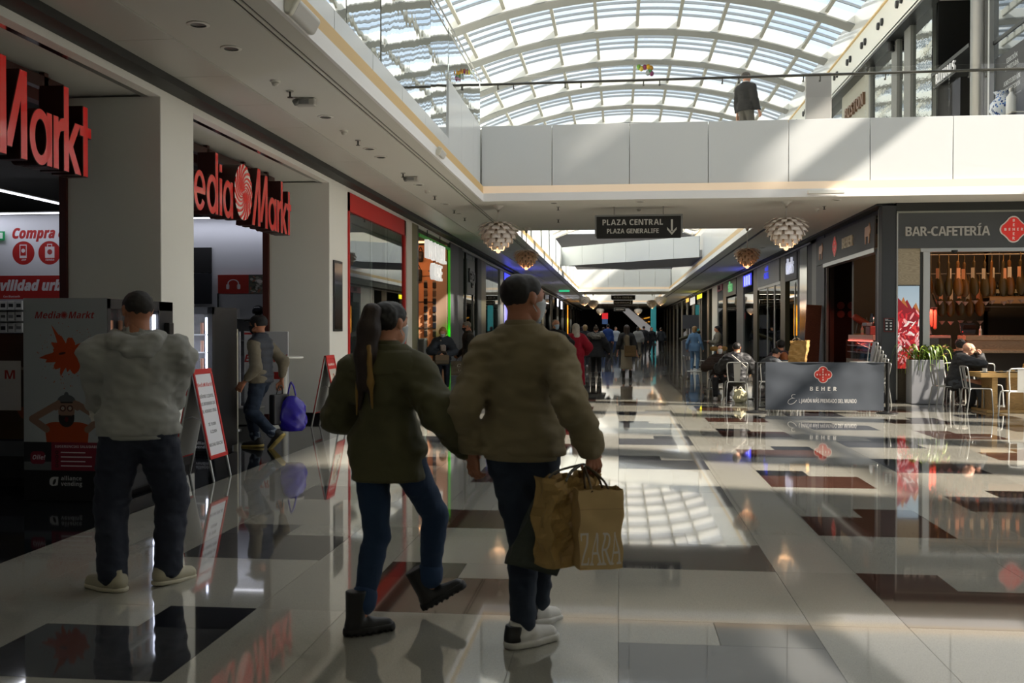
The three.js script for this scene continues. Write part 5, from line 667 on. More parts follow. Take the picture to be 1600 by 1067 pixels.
// ---------- leaf scale lamps ----------
function artichoke(label, pos, D, detailed, warm) {
  const t = thing('pendant_leaf_lamp', label, 'lamp', pos), R = D / 2, lm = M(warm ? 0xdcb898 : 0xe6dcd2, 0.4, 0.05, { side: 2 }), gs = [], n = 12;
  // lower edge and upper edge of each ring of leaves: [h, r] below, [h, r] above, leaves, width
  const tiers = [[0.56, 0.95, 0.67, 0.28, 12, 0.3], [0.42, 1.08, 0.62, 0.38, 12, 0.34], [0.24, 1.1, 0.52, 0.48, 12, 0.38], [0.03, 1.04, 0.36, 0.6, 10, 0.44], [-0.18, 0.92, 0.18, 0.64, 10, 0.42], [-0.39, 0.76, 0.0, 0.58, 10, 0.36], [-0.58, 0.56, -0.2, 0.46, 8, 0.34], [-0.74, 0.32, -0.4, 0.3, 6, 0.28]];
  tiers.forEach(([h0, r0, h1, r1, m, w], k) => { for (let i = 0; i < m; i++) {
    const g = new THREE.PlaneGeometry(w * R, 1, 4, 4), p = g.attributes.position;
    for (let j = 0; j < p.count; j++) { const u = p.getY(j) + 0.5, x = p.getX(j), bulge = 0.07 * Math.sin(u * PI), taper = k < 2 ? 0.7 + 0.3 * u : 1; p.setXYZ(j, x * taper, (h0 + (h1 - h0) * u) * R + bulge * R * 0.5, (r0 + (r1 - r0) * u) * R + bulge * R - 0.9 * x * x / R); }
    g.computeVertexNormals(); g.rotateY((i + (k % 2) * 0.5) / m * 2 * PI); if (detailed) mesh('leaf', g, lm, t); else gs.push(g);
  } });
  if (!detailed) mesh('leaves', gs, lm, t);
  mesh('core', LA([[0.001, -0.72 * R], [0.2 * R, -0.55 * R], [0.4 * R, -0.1 * R], [0.38 * R, 0.3 * R], [0.2 * R, 0.66 * R], [0.001, 0.7 * R]], 14), M(0x8a7660, 0.5, 0.3), t); mesh('bulb', new THREE.SphereGeometry(0.05, 10, 8).translate(0, -0.78 * R, 0.0), GLOW(0xffcf9c, 0.8), t);
  mesh('cord', bar([0, 0.66 * R, 0], [0, 4.25 - pos[1], 0], 0.01), M(0xc9c7c0, 0.5), t); mesh('canopy', LA([[0.001, 0], [0.02, -0.14], [0.05, -0.06], [0.13, 0]], 16).translate(0, 4.25 - pos[1], 0), M(0xd0cfc8, 0.5), t);
  for (const [dx, dy] of [[0, -0.78 * R]]) { const L = new THREE.PointLight(0xffcf9c, detailed ? 0.16 : 1); L.position.set(pos[0] + dx, pos[1] + dy, pos[2]); scene.add(L); }
}
artichoke('large pale leaf scale lamp left of the plaza sign', [-2.62, 3.6, -21.6], 0.86, true, false); artichoke('large pale leaf scale lamp right of the plaza sign', [3.5, 3.6, -21.5], 0.86, true, false);
artichoke('smaller copper toned leaf scale lamp behind the left pale one', [-2.45, 3.44, -26.4], 0.66, true, true); artichoke('smaller copper toned leaf scale lamp behind the right pale one', [3.31, 3.44, -26.4], 0.66, true, true);
[[-2.45, 3.62, -71.6, 'far leaf scale lamp on the left beyond the second opening, nearer of two'], [-1.95, 3.5, -76, 'far leaf scale lamp on the left beyond the second opening, further of two'], [2.95, 3.62, -71.6, 'far leaf scale lamp on the right beyond the second opening, nearer of two'], [2.5, 3.5, -76, 'far leaf scale lamp on the right beyond the second opening, further of two'], [-1.95, 3.45, -104.4, 'tiny leaf scale lamp at the far left end of the hall'], [2.0, 3.45, -104.4, 'tiny leaf scale lamp at the far right end of the hall']].forEach(([x, y, z, l]) => artichoke(l, [x, y, z], 0.85, false, false));
// ---------- hanging signs ----------
function plazaSign(label, x0, x1, y0, y1, z, lines, arrow) {
  const s = thing('hanging_sign', label, 'sign', [(x0 + x1) / 2, 0, z]), w = x1 - x0, h = y1 - y0;
  mesh('board', RB(-w / 2 + 0.04, w / 2 - 0.04, y0, y1 - 0.04, -0.03, 0.02, 0.006), MAT.black2, s); mesh('frame', [B(-w / 2, -w / 2 + 0.045, y0 + 0.05, y1, -0.05, 0.0), B(w / 2 - 0.045, w / 2, y0 + 0.05, y1, -0.05, 0.0), B(-w / 2, w / 2, y1 - 0.045, y1, -0.05, 0.01)], M(0x8c8e8f, 0.4, 0.4), s);
  for (const [t, y, k, sx, dx] of lines) letters(t, k, 0.012, M(0xc4c4c0, 0.5), group('lettering', s, [dx, y, 0.02]), { gap: 0.15, sx });
  if (arrow) { const [ax, ay, k] = arrow; mesh('arrow', [B(ax - 0.025 * k, ax + 0.025 * k, ay, ay + 0.3 * k, 0.02, 0.03), EX([[ax - 0.12 * k, ay + 0.1 * k], [ax, ay - 0.03 * k], [ax + 0.12 * k, ay + 0.1 * k], [ax + 0.12 * k, ay + 0.04 * k], [ax, ay - 0.1 * k], [ax - 0.12 * k, ay + 0.04 * k]], 0.01).translate(0, 0, 0.02)], M(0xc4c4c0, 0.5), s); }
  mesh('rod', [bar([-w * 0.28, y1, -0.02], [-w * 0.28, 4.25, -0.02], 0.008), bar([w * 0.28, y1, -0.02], [w * 0.28, 4.25, -0.02], 0.008)], MAT.steel, s);
}
plazaSign('black hanging sign reading PLAZA CENTRAL and PLAZA GENERALIFE under the bridge', -0.53, 1.38, 3.55, 4.07, -22.0, [['PLAZA CENTRAL', 0.125, 0.98, -0.12], ['PLAZA GENERALIFE', 0.1, 0.92, -0.12]].map((l, i) => [l[0], i ? 3.66 : 3.84, l[1], l[2], l[3]]), [0.72, 3.7, 0.85]);
plazaSign('distant black hanging sign with two lines, PLAZA CENTRAL on the upper board', -0.6, 1.25, 3.82, 4.18, -76.4, [['PLAZA CENTRAL', 3.93, 0.13, 1, 0]], null); plazaSign('lower board of the distant hanging sign with a small arrow', -0.42, 1.05, 3.45, 3.8, -76.2, [['PLAZA GENERALIFE', 3.55, 0.1, 0.9, -0.1]], [0.55, 3.55, 0.6]); plazaSign('furthest black hanging sign before the white ramp', -0.5, 0.7, 3.45, 3.85, -104.6, [['PLAZA CENTRAL', 3.6, 0.1, 0.85, 0]], null);
// ---------- fittings on the soffits ----------
{
  const cz = 4.25, P = { downlight: [], smoke_detector: [], sprinkler: [], emergency_light: [] };
  const mk = { downlight: (t) => { mesh('ring', LA([[0.07, -0.012], [0.1, -0.008], [0.1, 0], [0.065, 0], [0.07, -0.012]], 20), MAT.white, t); mesh('lens', LA([[0.001, -0.004], [0.07, -0.004], [0.07, 0], [0.001, 0]], 20), M(0x6f706e, 0.25), t); }, smoke_detector: (t) => { mesh('base', CY(0, -0.02, 0, 0.055, 0.02), MAT.white, t); mesh('sensor', LA([[0.001, -0.06], [0.03, -0.055], [0.045, -0.02], [0.001, -0.02]], 14), M(0xc9c8c0, 0.5), t); }, sprinkler: (t) => { mesh('rosette', CY(0, -0.012, 0, 0.04, 0.012), MAT.alu, t); mesh('head', [bar([0, 0, 0], [0, -0.07, 0], 0.012), CY(0, -0.078, 0, 0.03, 0.006)], M(0x3a3936, 0.4, 0.5), t); }, emergency_light: (t) => { mesh('body', RB(-0.12, 0.12, -0.09, 0, -0.06, 0.06, 0.02), M(0xb5b4ad, 0.5), t); mesh('lens', RB(-0.11, 0.05, -0.075, -0.02, 0.055, 0.066, 0.008), M(0x8a8c8c, 0.2), t); mesh('lamp', LA([[0.001, -0.03], [0.03, -0.02], [0.04, 0.03], [0.001, 0.03]], 12).rotateX(0.8).translate(-0.1, -0.06, 0.06), MAT.grey, t); } };
  const proto = {}, put = (k, label, x, z, grp) => { let o; if (!proto[k]) { o = proto[k] = thing(k, label, k.replace('_', ' '), [x, cz, z], 0, grp); mk[k](o); } else { o = copyOf(proto[k], label, [x, cz, z]); if (grp) o.userData.group = grp; else delete o.userData.group; } };
  const ord = ['nearest', 'second', 'third', 'fourth', 'fifth', 'sixth', 'seventh', 'eighth'];
  [[-8.49, 0], [-9.24, 0], [-12.33], [-14.57], [-15.29], [-18.26], [-21.09], [-22.86]].forEach(([z], i) => put('downlight', 'round recessed downlight in the left soffit, ' + ord[i] + ' along the row', -3.7, z));
  [-10.5, -13.22, -19.12].forEach((z, i) => put('smoke_detector', 'white smoke detector on the left soffit, ' + ord[i] + ' along the row', -3.71, z));
  [-10.96, -13.91, -16.89, -19.86, -22.24, -23.79].forEach((z, i) => put('sprinkler', 'sprinkler head hanging from the left soffit, ' + ord[i] + ' along the row', -3.7, z));
  [-11.35, -17.33].forEach((z, i) => put('emergency_light', 'grey emergency light on the left soffit, ' + ['nearer', 'further'][i] + ' one', -3.64, z));
  put('downlight', 'round recessed downlight under the bridge, left of the plaza sign', -1.38, -21.2); put('downlight', 'round recessed downlight under the bridge, in front of the plaza sign', 0.44, -21.15); put('downlight', 'round recessed downlight under the bridge on the right', 4.49, -21.3);
  put('sprinkler', 'sprinkler head under the bridge, left of the plaza sign', -1.33, -21.9); put('sprinkler', 'second sprinkler head under the bridge, further left of the plaza sign', -1.48, -24.4); put('sprinkler', 'sprinkler head under the bridge on the right', 4.46, -22.4); put('smoke_detector', 'white smoke detector under the bridge above the plaza sign', 0.44, -22.5); put('smoke_detector', 'white smoke detector under the bridge on the right', 4.4, -22.9);
  for (let i = 0; i < 7; i++) put('downlight', 'recessed downlight in the dim left soffit beyond the bridge, ' + ord[i] + ' along the row', -3.7, -29 - i * 4.5, 'far downlights of the left soffit'); for (let i = 0; i < 7; i++) put('downlight', 'recessed downlight in the dim right soffit beyond the bridge, ' + ord[i] + ' along the row', 4.7, -29 - i * 4.5, 'far downlights of the right soffit');
  const pj = (label, z, s) => { const t = thing('projector', label, 'projector', [-2.8, 4.34, z]); mesh('body', RB(-0.05 * s, 0.06 * s, -0.1 * s, 0.1 * s, -0.38 * s, 0.38 * s, 0.05 * s, 3).rotateZ(-0.5), M(0xc9c9c5, 0.45), t); mesh('end_cap', RB(-0.06 * s, 0.07 * s, -0.11 * s, 0.11 * s, 0.36 * s, 0.46 * s, 0.03 * s).rotateZ(-0.5), M(0xd6d4c6, 0.5), t); mesh('bracket', bar([0, 0, 0], [-0.08, -0.02, 0], 0.02), MAT.white, t); };
  pj('long white light projector on the left fascia near the camera', -8.65, 0.85); pj('white light projector on the left fascia near the bridge', -15.6, 0.6);
  const bx = thing('white_box', 'long white box fixed under the bridge fascia on the right', 'box', [4.15, 4.33, -20.68]); mesh('box', RB(-0.36, 0.36, -0.04, 0.04, -0.06, 0.06, 0.01), MAT.white, bx); mesh('end', B(0.34, 0.365, -0.035, 0.035, -0.05, 0.05), MAT.alu, bx);
  const es = thing('exit_sign', 'tiny green exit sign hanging from the far left soffit', 'sign', [-3.6, 4.12, -66]); mesh('plate', B(-0.35, 0.35, -0.06, 0.06, -0.02, 0.02), GLOW(0x2fae7a, 0.6), es); mesh('rod', bar([0, 0.06, 0], [0, 0.14, 0], 0.01), MAT.steel, es);
  // balloons caught under the vault
  const bl = thing('balloons', 'bunch of small coloured balloons caught under the glass vault', 'balloons', [1.12, 13.05, -44.4]); bl.scale.setScalar(0.75); [[-0.35, 0.1, 0x7fae4a], [-0.2, 0.0, 0xc9b04a], [0, 0.08, 0x8a3a5a], [0.2, 0.1, 0xd0a02a], [0.36, 0.02, 0xb8842a], [0.3, -0.18, 0x4a7a4a], [0.18, -0.26, 0x9aa09a], [0.4, -0.3, 0x7a2a5a]].forEach(([x, y, c]) => mesh('balloon', new THREE.SphereGeometry(0.14, 12, 9).scale(1, 1.15, 1).translate(x, y, 0), M(c, 0.25), bl)); mesh('string', tube([[0.2, -0.3, 0], [0.45, -0.5, 0], [0.62, -0.52, 0]], 0.012), MAT.white, bl);
}
// ---------- far end of the hall ----------
{
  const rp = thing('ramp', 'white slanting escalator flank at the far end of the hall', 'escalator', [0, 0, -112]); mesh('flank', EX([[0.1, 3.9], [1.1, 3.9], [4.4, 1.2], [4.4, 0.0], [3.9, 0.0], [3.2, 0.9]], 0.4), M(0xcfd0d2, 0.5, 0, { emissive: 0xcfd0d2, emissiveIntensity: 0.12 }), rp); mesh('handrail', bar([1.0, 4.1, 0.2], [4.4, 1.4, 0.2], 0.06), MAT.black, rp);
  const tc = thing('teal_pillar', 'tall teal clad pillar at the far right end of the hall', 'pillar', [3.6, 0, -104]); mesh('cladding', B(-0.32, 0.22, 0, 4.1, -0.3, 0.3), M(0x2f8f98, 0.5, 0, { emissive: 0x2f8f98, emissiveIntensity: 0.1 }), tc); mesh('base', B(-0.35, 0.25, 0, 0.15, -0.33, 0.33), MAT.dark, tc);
  const rb = thing('banner', 'small red over blue hanging banner at the far end of the hall', 'banner', [-1.5, 2.75, -108]); mesh('red_half', B(-0.33, 0.33, -0.05, 0.6, -0.02, 0.02), GLOW(0xc4202a, 0.45), rb); mesh('blue_half', B(-0.3, 0.3, -0.6, -0.05, -0.02, 0.02), GLOW(0x34507a, 0.3), rb); mesh('cord', [bar([-0.25, 0.6, 0], [-0.25, 1.5, 0], 0.015), bar([0.25, 0.6, 0], [0.25, 1.5, 0], 0.015)], MAT.dark, rb);
  const ow = thing('shop_display', 'orange lit shop display with stacked shelves behind the far ramp', 'display', [3.0, 2.3, -118]); mesh('back', B(-0.9, 0.7, -2.3, 0.9, -0.05, 0), M(0x1c1a18, 0.7), ow); mesh('shelf', [0, 1, 2].map((i) => bar([-0.7, -0.7 + i * 0.55, 0.05], [0.6, -0.3 + i * 0.5, 0.05], 0.07)), GLOW(0xc98a2a, 0.5), ow);
  const il = thing('info_stand', 'grey info stand in two plates beyond the right side café tables', 'info stand', [3.9, 0, -55]); mesh('upper_plate', B(-0.45, 0.45, 1.6, 2.35, -0.03, 0.03), M(0x6f7072, 0.6), il); mesh('lower_plate', B(-0.45, 0.45, 0.1, 1.0, -0.2, 0.2), M(0x77787a, 0.6), il); mesh('arm', bar([-0.6, 1.0, 0], [0.5, 1.45, 0.1], 0.09), M(0x4f471f, 0.6), il); mesh('post', bar([0, 0, 0], [0, 1.7, 0], 0.04), MAT.dark, il);
  const pd = thing('display_column', 'slim white display column by the right far shop fronts', 'column', [3.2, 0, -42]); mesh('column', RB(-0.12, 0.12, 0.04, 1.1, -0.12, 0.12, 0.01), MAT.white, pd); mesh('base', RB(-0.16, 0.16, 0, 0.04, -0.16, 0.16, 0.008), MAT.dark, pd);
}

// ---------- people: bodies and clothes meshed from blended tapered bones ----------
function nets(sdf, lo, hi, h) { // naive surface nets with shared vertices
  const n = [0, 1, 2].map((i) => Math.max(4, Math.ceil((hi[i] - lo[i]) / h) + 2)), [nx, ny, nz] = n, val = new Float32Array(nx * ny * nz), id = new Int32Array(nx * ny * nz).fill(-1), pos = [], idx = [];
  const o = [lo[0] - h * 0.5, lo[1] - h * 0.5, lo[2] - h * 0.5], at = (i, j, k) => i + nx * (j + ny * k);
  for (let k = 0; k < nz; k++) for (let j = 0; j < ny; j++) for (let i = 0; i < nx; i++) val[at(i, j, k)] = sdf(o[0] + i * h, o[1] + j * h, o[2] + k * h);
  const E = [[0, 1], [2, 3], [4, 5], [6, 7], [0, 2], [1, 3], [4, 6], [5, 7], [0, 4], [1, 5], [2, 6], [3, 7]];
  for (let k = 0; k < nz - 1; k++) for (let j = 0; j < ny - 1; j++) for (let i = 0; i < nx - 1; i++) {
    const v = []; let m = 0; for (let c = 0; c < 8; c++) { v[c] = val[at(i + (c & 1), j + ((c >> 1) & 1), k + (c >> 2))]; if (v[c] < 0) m |= 1 << c; }
    if (m === 0 || m === 255) continue; let x = 0, y = 0, z = 0, q = 0;
    for (const [a, b] of E) { if ((v[a] < 0) === (v[b] < 0)) continue; const t = v[a] / (v[a] - v[b]); x += (a & 1) + t * ((b & 1) - (a & 1)); y += ((a >> 1) & 1) + t * (((b >> 1) & 1) - ((a >> 1) & 1)); z += (a >> 2) + t * ((b >> 2) - (a >> 2)); q++; }
    id[at(i, j, k)] = pos.length / 3; pos.push(o[0] + (i + x / q) * h, o[1] + (j + y / q) * h, o[2] + (k + z / q) * h);
  }
  const quad = (a, b, c, d, f) => { if (a < 0 || b < 0 || c < 0 || d < 0) return; f ? idx.push(a, b, c, a, c, d) : idx.push(a, c, b, a, d, c); };
  for (let k = 1; k < nz - 1; k++) for (let j = 1; j < ny - 1; j++) for (let i = 1; i < nx - 1; i++) {
    const s = val[at(i, j, k)] < 0;
    if (s !== val[at(i + 1, j, k)] < 0) quad(id[at(i, j - 1, k - 1)], id[at(i, j, k - 1)], id[at(i, j, k)], id[at(i, j - 1, k)], s);
    if (s !== val[at(i, j + 1, k)] < 0) quad(id[at(i - 1, j, k - 1)], id[at(i - 1, j, k)], id[at(i, j, k)], id[at(i, j, k - 1)], s);
    if (s !== val[at(i, j, k + 1)] < 0) quad(id[at(i - 1, j - 1, k)], id[at(i, j - 1, k)], id[at(i, j, k)], id[at(i - 1, j, k)], s);
  }
  const g = new THREE.BufferGeometry(); g.setAttribute('position', new THREE.Float32BufferAttribute(pos, 3)); g.setIndex(idx); g.computeVertexNormals(); return uvm(g);
}
// bone: [a, b, ra, rb, flatDir?, flatFactor?]
function blob(bones, { h = 0.014, k = 0.03, clip, fold, e = 0 } = {}) {
  const bs = bones.map(([a, b, ra, rb, f, s = 1]) => { const st = (v) => f ? v.clone().addScaledVector(f, v.dot(f) * (s - 1)) : v.clone(); const A = st(a), D = st(b).sub(A); return { A, D, L: Math.max(1e-9, D.lengthSq()), ra: ra + e, rb: rb + e, f, s: s - 1 }; });
  const lo = [1e9, 1e9, 1e9], hi = [-1e9, -1e9, -1e9]; for (const [a, b, ra, rb] of bones) for (const [p, r] of [[a, ra], [b, rb]]) ['x', 'y', 'z'].forEach((c, i) => { lo[i] = Math.min(lo[i], p[c] - r - e - 0.03); hi[i] = Math.max(hi[i], p[c] + r + e + 0.03); });
  const sdf = (x, y, z) => {
    let d = 1e3;
    for (const b of bs) { let px = x, py = y, pz = z; if (b.f) { const t = (x * b.f.x + y * b.f.y + z * b.f.z) * b.s; px += b.f.x * t; py += b.f.y * t; pz += b.f.z * t; }
      px -= b.A.x; py -= b.A.y; pz -= b.A.z; const t = Math.max(0, Math.min(1, (px * b.D.x + py * b.D.y + pz * b.D.z) / b.L)), ux = px - b.D.x * t, uy = py - b.D.y * t, uz = pz - b.D.z * t, q = Math.sqrt(ux * ux + uy * uy + uz * uz) - (b.ra + (b.rb - b.ra) * t);
      const w = Math.max(k - Math.abs(d - q), 0) / k; d = Math.min(d, q) - w * w * k * 0.25; }
    if (fold && d < 0.05) d += fold(x, y, z); if (clip) d = Math.max(d, clip(x, y, z)); return d;
  };
  return nets(sdf, lo, hi, h);
}
function ik(a, c, l1, l2, pole) { const d = c.clone().sub(a), L = Math.min(d.length(), (l1 + l2) * 0.999); d.normalize(); const x = (l1 * l1 - l2 * l2 + L * L) / (2 * L), y = Math.sqrt(Math.max(0, l1 * l1 - x * x)), n = pole.clone().addScaledVector(d, -pole.dot(d)).normalize(); return a.clone().addScaledVector(d, x).addScaledVector(n, y); }
// hand: five separate fingers; d = direction of the fingers, n = palm normal, t = thumb side
function handBones(w, d, n, t, curl, s) {
  const P = (x, y, z) => w.clone().addScaledVector(t, x * s).addScaledVector(d, y * s).addScaledVector(n, z * s), B2 = [];
  for (let i = 0; i < 4; i++) B2.push([P(0.012 - 0.008 * i, 0.0, 0), P(0.033 - 0.021 * i, 0.085 - 0.004 * Math.abs(i - 1), 0), 0.016 * s, 0.0135 * s]);
  const len = [0.072, 0.08, 0.074, 0.058];
  for (let i = 0; i < 4; i++) { let p = [0.033 - 0.021 * i, 0.085 - 0.004 * Math.abs(i - 1), 0], a = curl * (0.35 + 0.12 * i); for (let j = 0; j < 3; j++) { const l = len[i] * [0.45, 0.31, 0.24][j], q = [p[0] + (i - 1.5) * -0.002, p[1] + Math.cos(a) * l, p[2] + Math.sin(a) * l]; B2.push([P(...p), P(...q), (0.0095 - 0.0008 * j) * s, (0.0088 - 0.0008 * j) * s]); p = q; a += curl * (0.95 - 0.15 * j) + 0.12; } }
  const th = [[0.02, 0.015, 0.004], [0.05, 0.045, 0.012 + 0.01 * curl], [0.052 - 0.012 * curl, 0.078, 0.02 + 0.02 * curl], [0.046 - 0.024 * curl, 0.1, 0.026 + 0.024 * curl]]; for (let j = 0; j < 3; j++) B2.push([P(...th[j]), P(...th[j + 1]), (0.016 - 0.003 * j) * s, (0.013 - 0.002 * j) * s]);
  return B2;
}
const cloth = (c, o = {}) => MP(c, o.r ?? 0.85, 0, { bumpMap: o.knit ? rep(knitTex, o.f ?? 18) : rep(clothTex, o.f ?? 10), bumpScale: o.b ?? 0.0012, sheen: o.sheen ?? 0.25, sheenRoughness: 0.6, sheenColor: new THREE.Color(c).lerp(new THREE.Color(0xffffff), 0.3) });
const SKIN = { fair: M(0xc98d6e, 0.55), tan: M(0xa86f52, 0.55), rosy: M(0xd19a7d, 0.5) };
const eyeW = M(0xd8d4cc, 0.25), eyeD = M(0x20140e, 0.2), lipM = M(0x9a5148, 0.5);

function person(label, o) {
  const s = (o.H ?? 1.75) / 1.69, q = o.q ?? 1, wd = o.w ?? 1, fem = o.fem ? 1 : 0, T = thing('person', label, 'person', [o.pos[0], o.y ?? 0, o.pos[1]], o.turn ?? 0, o.group);
  const sit = o.sit, J = {}, lean = o.lean ?? 0, hb = o.hip ?? [0, 0];
  J.pel = V(hb[0], (o.hipY ?? 0.93) * s, hb[1]); const up = V(o.side ?? 0, Math.cos(lean), Math.sin(lean)).normalize(), bend = o.bend ?? 0, up2 = V(o.side ?? 0, Math.cos(lean + bend), Math.sin(lean + bend)).normalize();
  J.waist = J.pel.clone().addScaledVector(up, 0.15 * s); J.chest = J.waist.clone().addScaledVector(up2, 0.21 * s); J.neck = J.chest.clone().addScaledVector(up2, 0.175 * s);
  const sw = (fem ? 0.155 : 0.18) * s * wd, tw = o.twist ?? 0, sx = V(Math.cos(tw), 0, -Math.sin(tw)), fw = V(Math.sin(tw), 0, Math.cos(tw));
  J.sh = [1, -1].map((k) => J.chest.clone().addScaledVector(up2, (0.035 + (o.shrug ?? 0)) * s).addScaledVector(sx, k * sw));
  J.hip = [1, -1].map((k) => J.pel.clone().add(V(k * 0.085 * s * (fem ? 1.08 : 1), -0.03 * s, 0)));
  const feet = o.feet ?? [[0.1, 0, 0.12, 0], [-0.1, 0, -0.12, 0]]; J.foot = []; J.ank = [];
  feet.forEach(([x, z, yaw = 0, pitch = 0, y = 0], i) => { const m = new THREE.Matrix4().makeRotationFromEuler(new THREE.Euler(pitch, yaw, 0, 'YXZ')); m.setPosition(x, y, z); J.foot[i] = m; J.ank[i] = V(0, 0.09 * s, -0.01).applyMatrix4(m); });
  J.knee = [0, 1].map((i) => ik(J.hip[i], J.ank[i], 0.43 * s, 0.41 * s, V(Math.sin(feet[i][2] ?? 0) * 0.6, sit ? 0.6 : 0, 1)));
  const hands = o.hands ?? [[0.3, 0.84, 0.06], [-0.3, 0.84, 0.06]];
  J.wr = hands.map((a) => V(a[0], a[1], a[2])); J.el = [0, 1].map((i) => { const p = hands[i]; return ik(J.sh[i], J.wr[i], 0.295 * s, 0.26 * s, p.length > 3 ? V(p[3], p[4], p[5]) : V(i ? -0.25 : 0.25, -0.1, -1)); });
  for (let i = 0; i < 2; i++) { const d = J.wr[i].clone().sub(J.el[i]); d.setLength(0.26 * s); J.wr[i] = J.el[i].clone().add(d); }
  const head = o.head ?? [0, 0, 0], hc = J.neck.clone().addScaledVector(up2, 0.115 * s).add(V(Math.sin(head[0]) * 0.012, 0, 0.025 * s + Math.max(0, head[1]) * 0.05));
  const hm = new THREE.Matrix4().makeRotationFromEuler(new THREE.Euler(head[1], head[0], head[2] ?? 0, 'YXZ')).scale(V(s, s, s)).setPosition(hc);
  const b = o.build ?? 1, F = fw, R = (r) => r * s * b;
  const torso = [[J.pel.clone().addScaledVector(sx, -0.055 * s), J.pel.clone().addScaledVector(sx, 0.055 * s), R(0.112 + 0.01 * fem), R(0.112 + 0.01 * fem), F, 1.12], [J.pel, J.waist, R(0.128), R(fem ? 0.112 : 0.13), F, 1.25], [J.waist, J.chest, R(fem ? 0.115 : 0.135), R(fem ? 0.138 : 0.155), F, 1.28], [J.sh[0].clone().lerp(J.sh[1], 0.12), J.sh[1].clone().lerp(J.sh[0], 0.12), R(0.066), R(0.066), F, 1.1], [J.chest.clone().addScaledVector(up2, 0.05 * s), J.neck, R(0.09), R(0.055)], [J.neck.clone().addScaledVector(up2, -0.035 * s), J.sh[0].clone().lerp(J.neck, 0.12), R(0.05), R(0.05)], [J.neck.clone().addScaledVector(up2, -0.035 * s), J.sh[1].clone().lerp(J.neck, 0.12), R(0.05), R(0.05)], [J.chest.clone().addScaledVector(sx, -0.07 * s), J.chest.clone().addScaledVector(sx, 0.07 * s), R(0.105), R(0.105), F, 1.15]];
  if (fem) torso.push([J.chest.clone().addScaledVector(sx, 0.065 * s).addScaledVector(F, 0.075), J.chest.clone().addScaledVector(sx, -0.065 * s).addScaledVector(F, 0.075), 0.06 * s, 0.06 * s]);
  const arm = (i) => [[J.sh[i], J.el[i], R(0.054), R(0.042)], [J.el[i], J.wr[i], R(0.042), R(0.029)]], leg = (i) => [[J.hip[i], J.knee[i], R(0.093), R(0.06)], [J.knee[i], J.ank[i], R(0.058), R(0.04)], [J.knee[i].clone().lerp(J.ank[i], 0.18).add(V(0, 0, -0.012)), J.knee[i].clone().lerp(J.ank[i], 0.45).add(V(0, 0, -0.012)), R(0.052), R(0.046)]];
  const neckB = [[J.neck.clone().addScaledVector(up2, -0.03 * s), hc.clone().add(V(0, -0.05 * s, -0.01 * s)), 0.056 * s, 0.053 * s]];
  const hp = (x, y, z) => V(x, y, z).applyMatrix4(hm), hv = (x, y, z) => V(x, y, z).transformDirection(hm);
  // skin: one continuous body with its own finer head and hands
  const parts = [blob([...torso, ...arm(0), ...arm(1), ...leg(0), ...leg(1), ...neckB], { h: 0.02 * q, e: -0.004 })];
  const X1 = V(1, 0, 0);
  const headBones = [[V(0, 0.022, -0.028), V(0, 0.022, 0.012), 0.083, 0.08, X1, 1.07], [V(0, 0.0, 0.03), V(0, -0.078, 0.05), 0.066, 0.034], [V(-0.02, -0.065, 0.03), V(0.02, -0.065, 0.03), 0.045, 0.045], [V(0, 0.022, 0.092), V(0, -0.022, 0.108), 0.009, 0.013], [V(-0.01, -0.026, 0.1), V(0.01, -0.026, 0.1), 0.009, 0.009], [V(-0.028, 0.03, 0.083), V(0.028, 0.03, 0.083), 0.011, 0.011], [V(0.08, 0.012, -0.006), V(0.078, -0.022, 0.0), 0.014, 0.009, X1, 1.6], [V(-0.08, 0.012, -0.006), V(-0.078, -0.022, 0.0), 0.014, 0.009, X1, 1.6], [V(0, -0.05, -0.02), V(0, -0.14, -0.03), 0.055, 0.055], [V(-0.018, -0.052, 0.086), V(0.018, -0.052, 0.086), 0.008, 0.008]];
  parts.push(blob(headBones, { h: 0.0055 * Math.max(1, q * 0.9), k: 0.022, clip: (x, y, z) => Math.max(0.017 - Math.hypot(Math.abs(x) - 0.033, y - 0.008, z - 0.098), -1) }).applyMatrix4(hm));
  [0, 1].forEach((i) => { const H = o.hand?.[i] ?? {}, d = H.d ? V(...H.d).normalize() : J.wr[i].clone().sub(J.el[i]).normalize(); let n = V(...(H.n ?? [i ? 1 : -1, 0, 0])); n.addScaledVector(d, -n.dot(d)).normalize(); const t = new THREE.Vector3().crossVectors(d, n).multiplyScalar(i ? 1 : -1).normalize(); if (!H.none) { parts.push(blob(handBones(J.wr[i], d, n, t, H.curl ?? 0.5, s * (fem ? 0.92 : 1)), { h: 0.0045 * Math.max(1, q * 1.1), k: 0.008 })); J.grip = J.grip ?? []; J.grip[i] = J.wr[i].clone().addScaledVector(d, 0.085 * s).addScaledVector(n, 0.025 * s); } });
  const body = mesh('body', parts, o.skin ?? SKIN.fair, T);
  if (!o.noFace) { mesh('eyes', [1, -1].map((k) => new THREE.SphereGeometry(0.0125, 10, 8).translate(k * 0.033, 0.01, 0.076)).map((g) => g.applyMatrix4(hm)), eyeW, T); mesh('pupils', [1, -1].map((k) => new THREE.SphereGeometry(0.0065, 8, 6).translate(k * 0.032, 0.01, 0.0835)).map((g) => g.applyMatrix4(hm)), eyeD, T); mesh('brows', [1, -1].map((k) => bar([k * 0.017, 0.032, 0.09], [k * 0.05, 0.034, 0.077], 0.0035, 5)).map((g) => g.applyMatrix4(hm)), o.brow ?? eyeD, T); if (!o.mask) mesh('lips', blob([[V(-0.017, -0.051, 0.091), V(0.017, -0.051, 0.091), 0.005, 0.005], [V(-0.012, -0.06, 0.089), V(0.012, -0.06, 0.089), 0.006, 0.006]], { h: 0.003, k: 0.004 }).applyMatrix4(hm), lipM, T); }
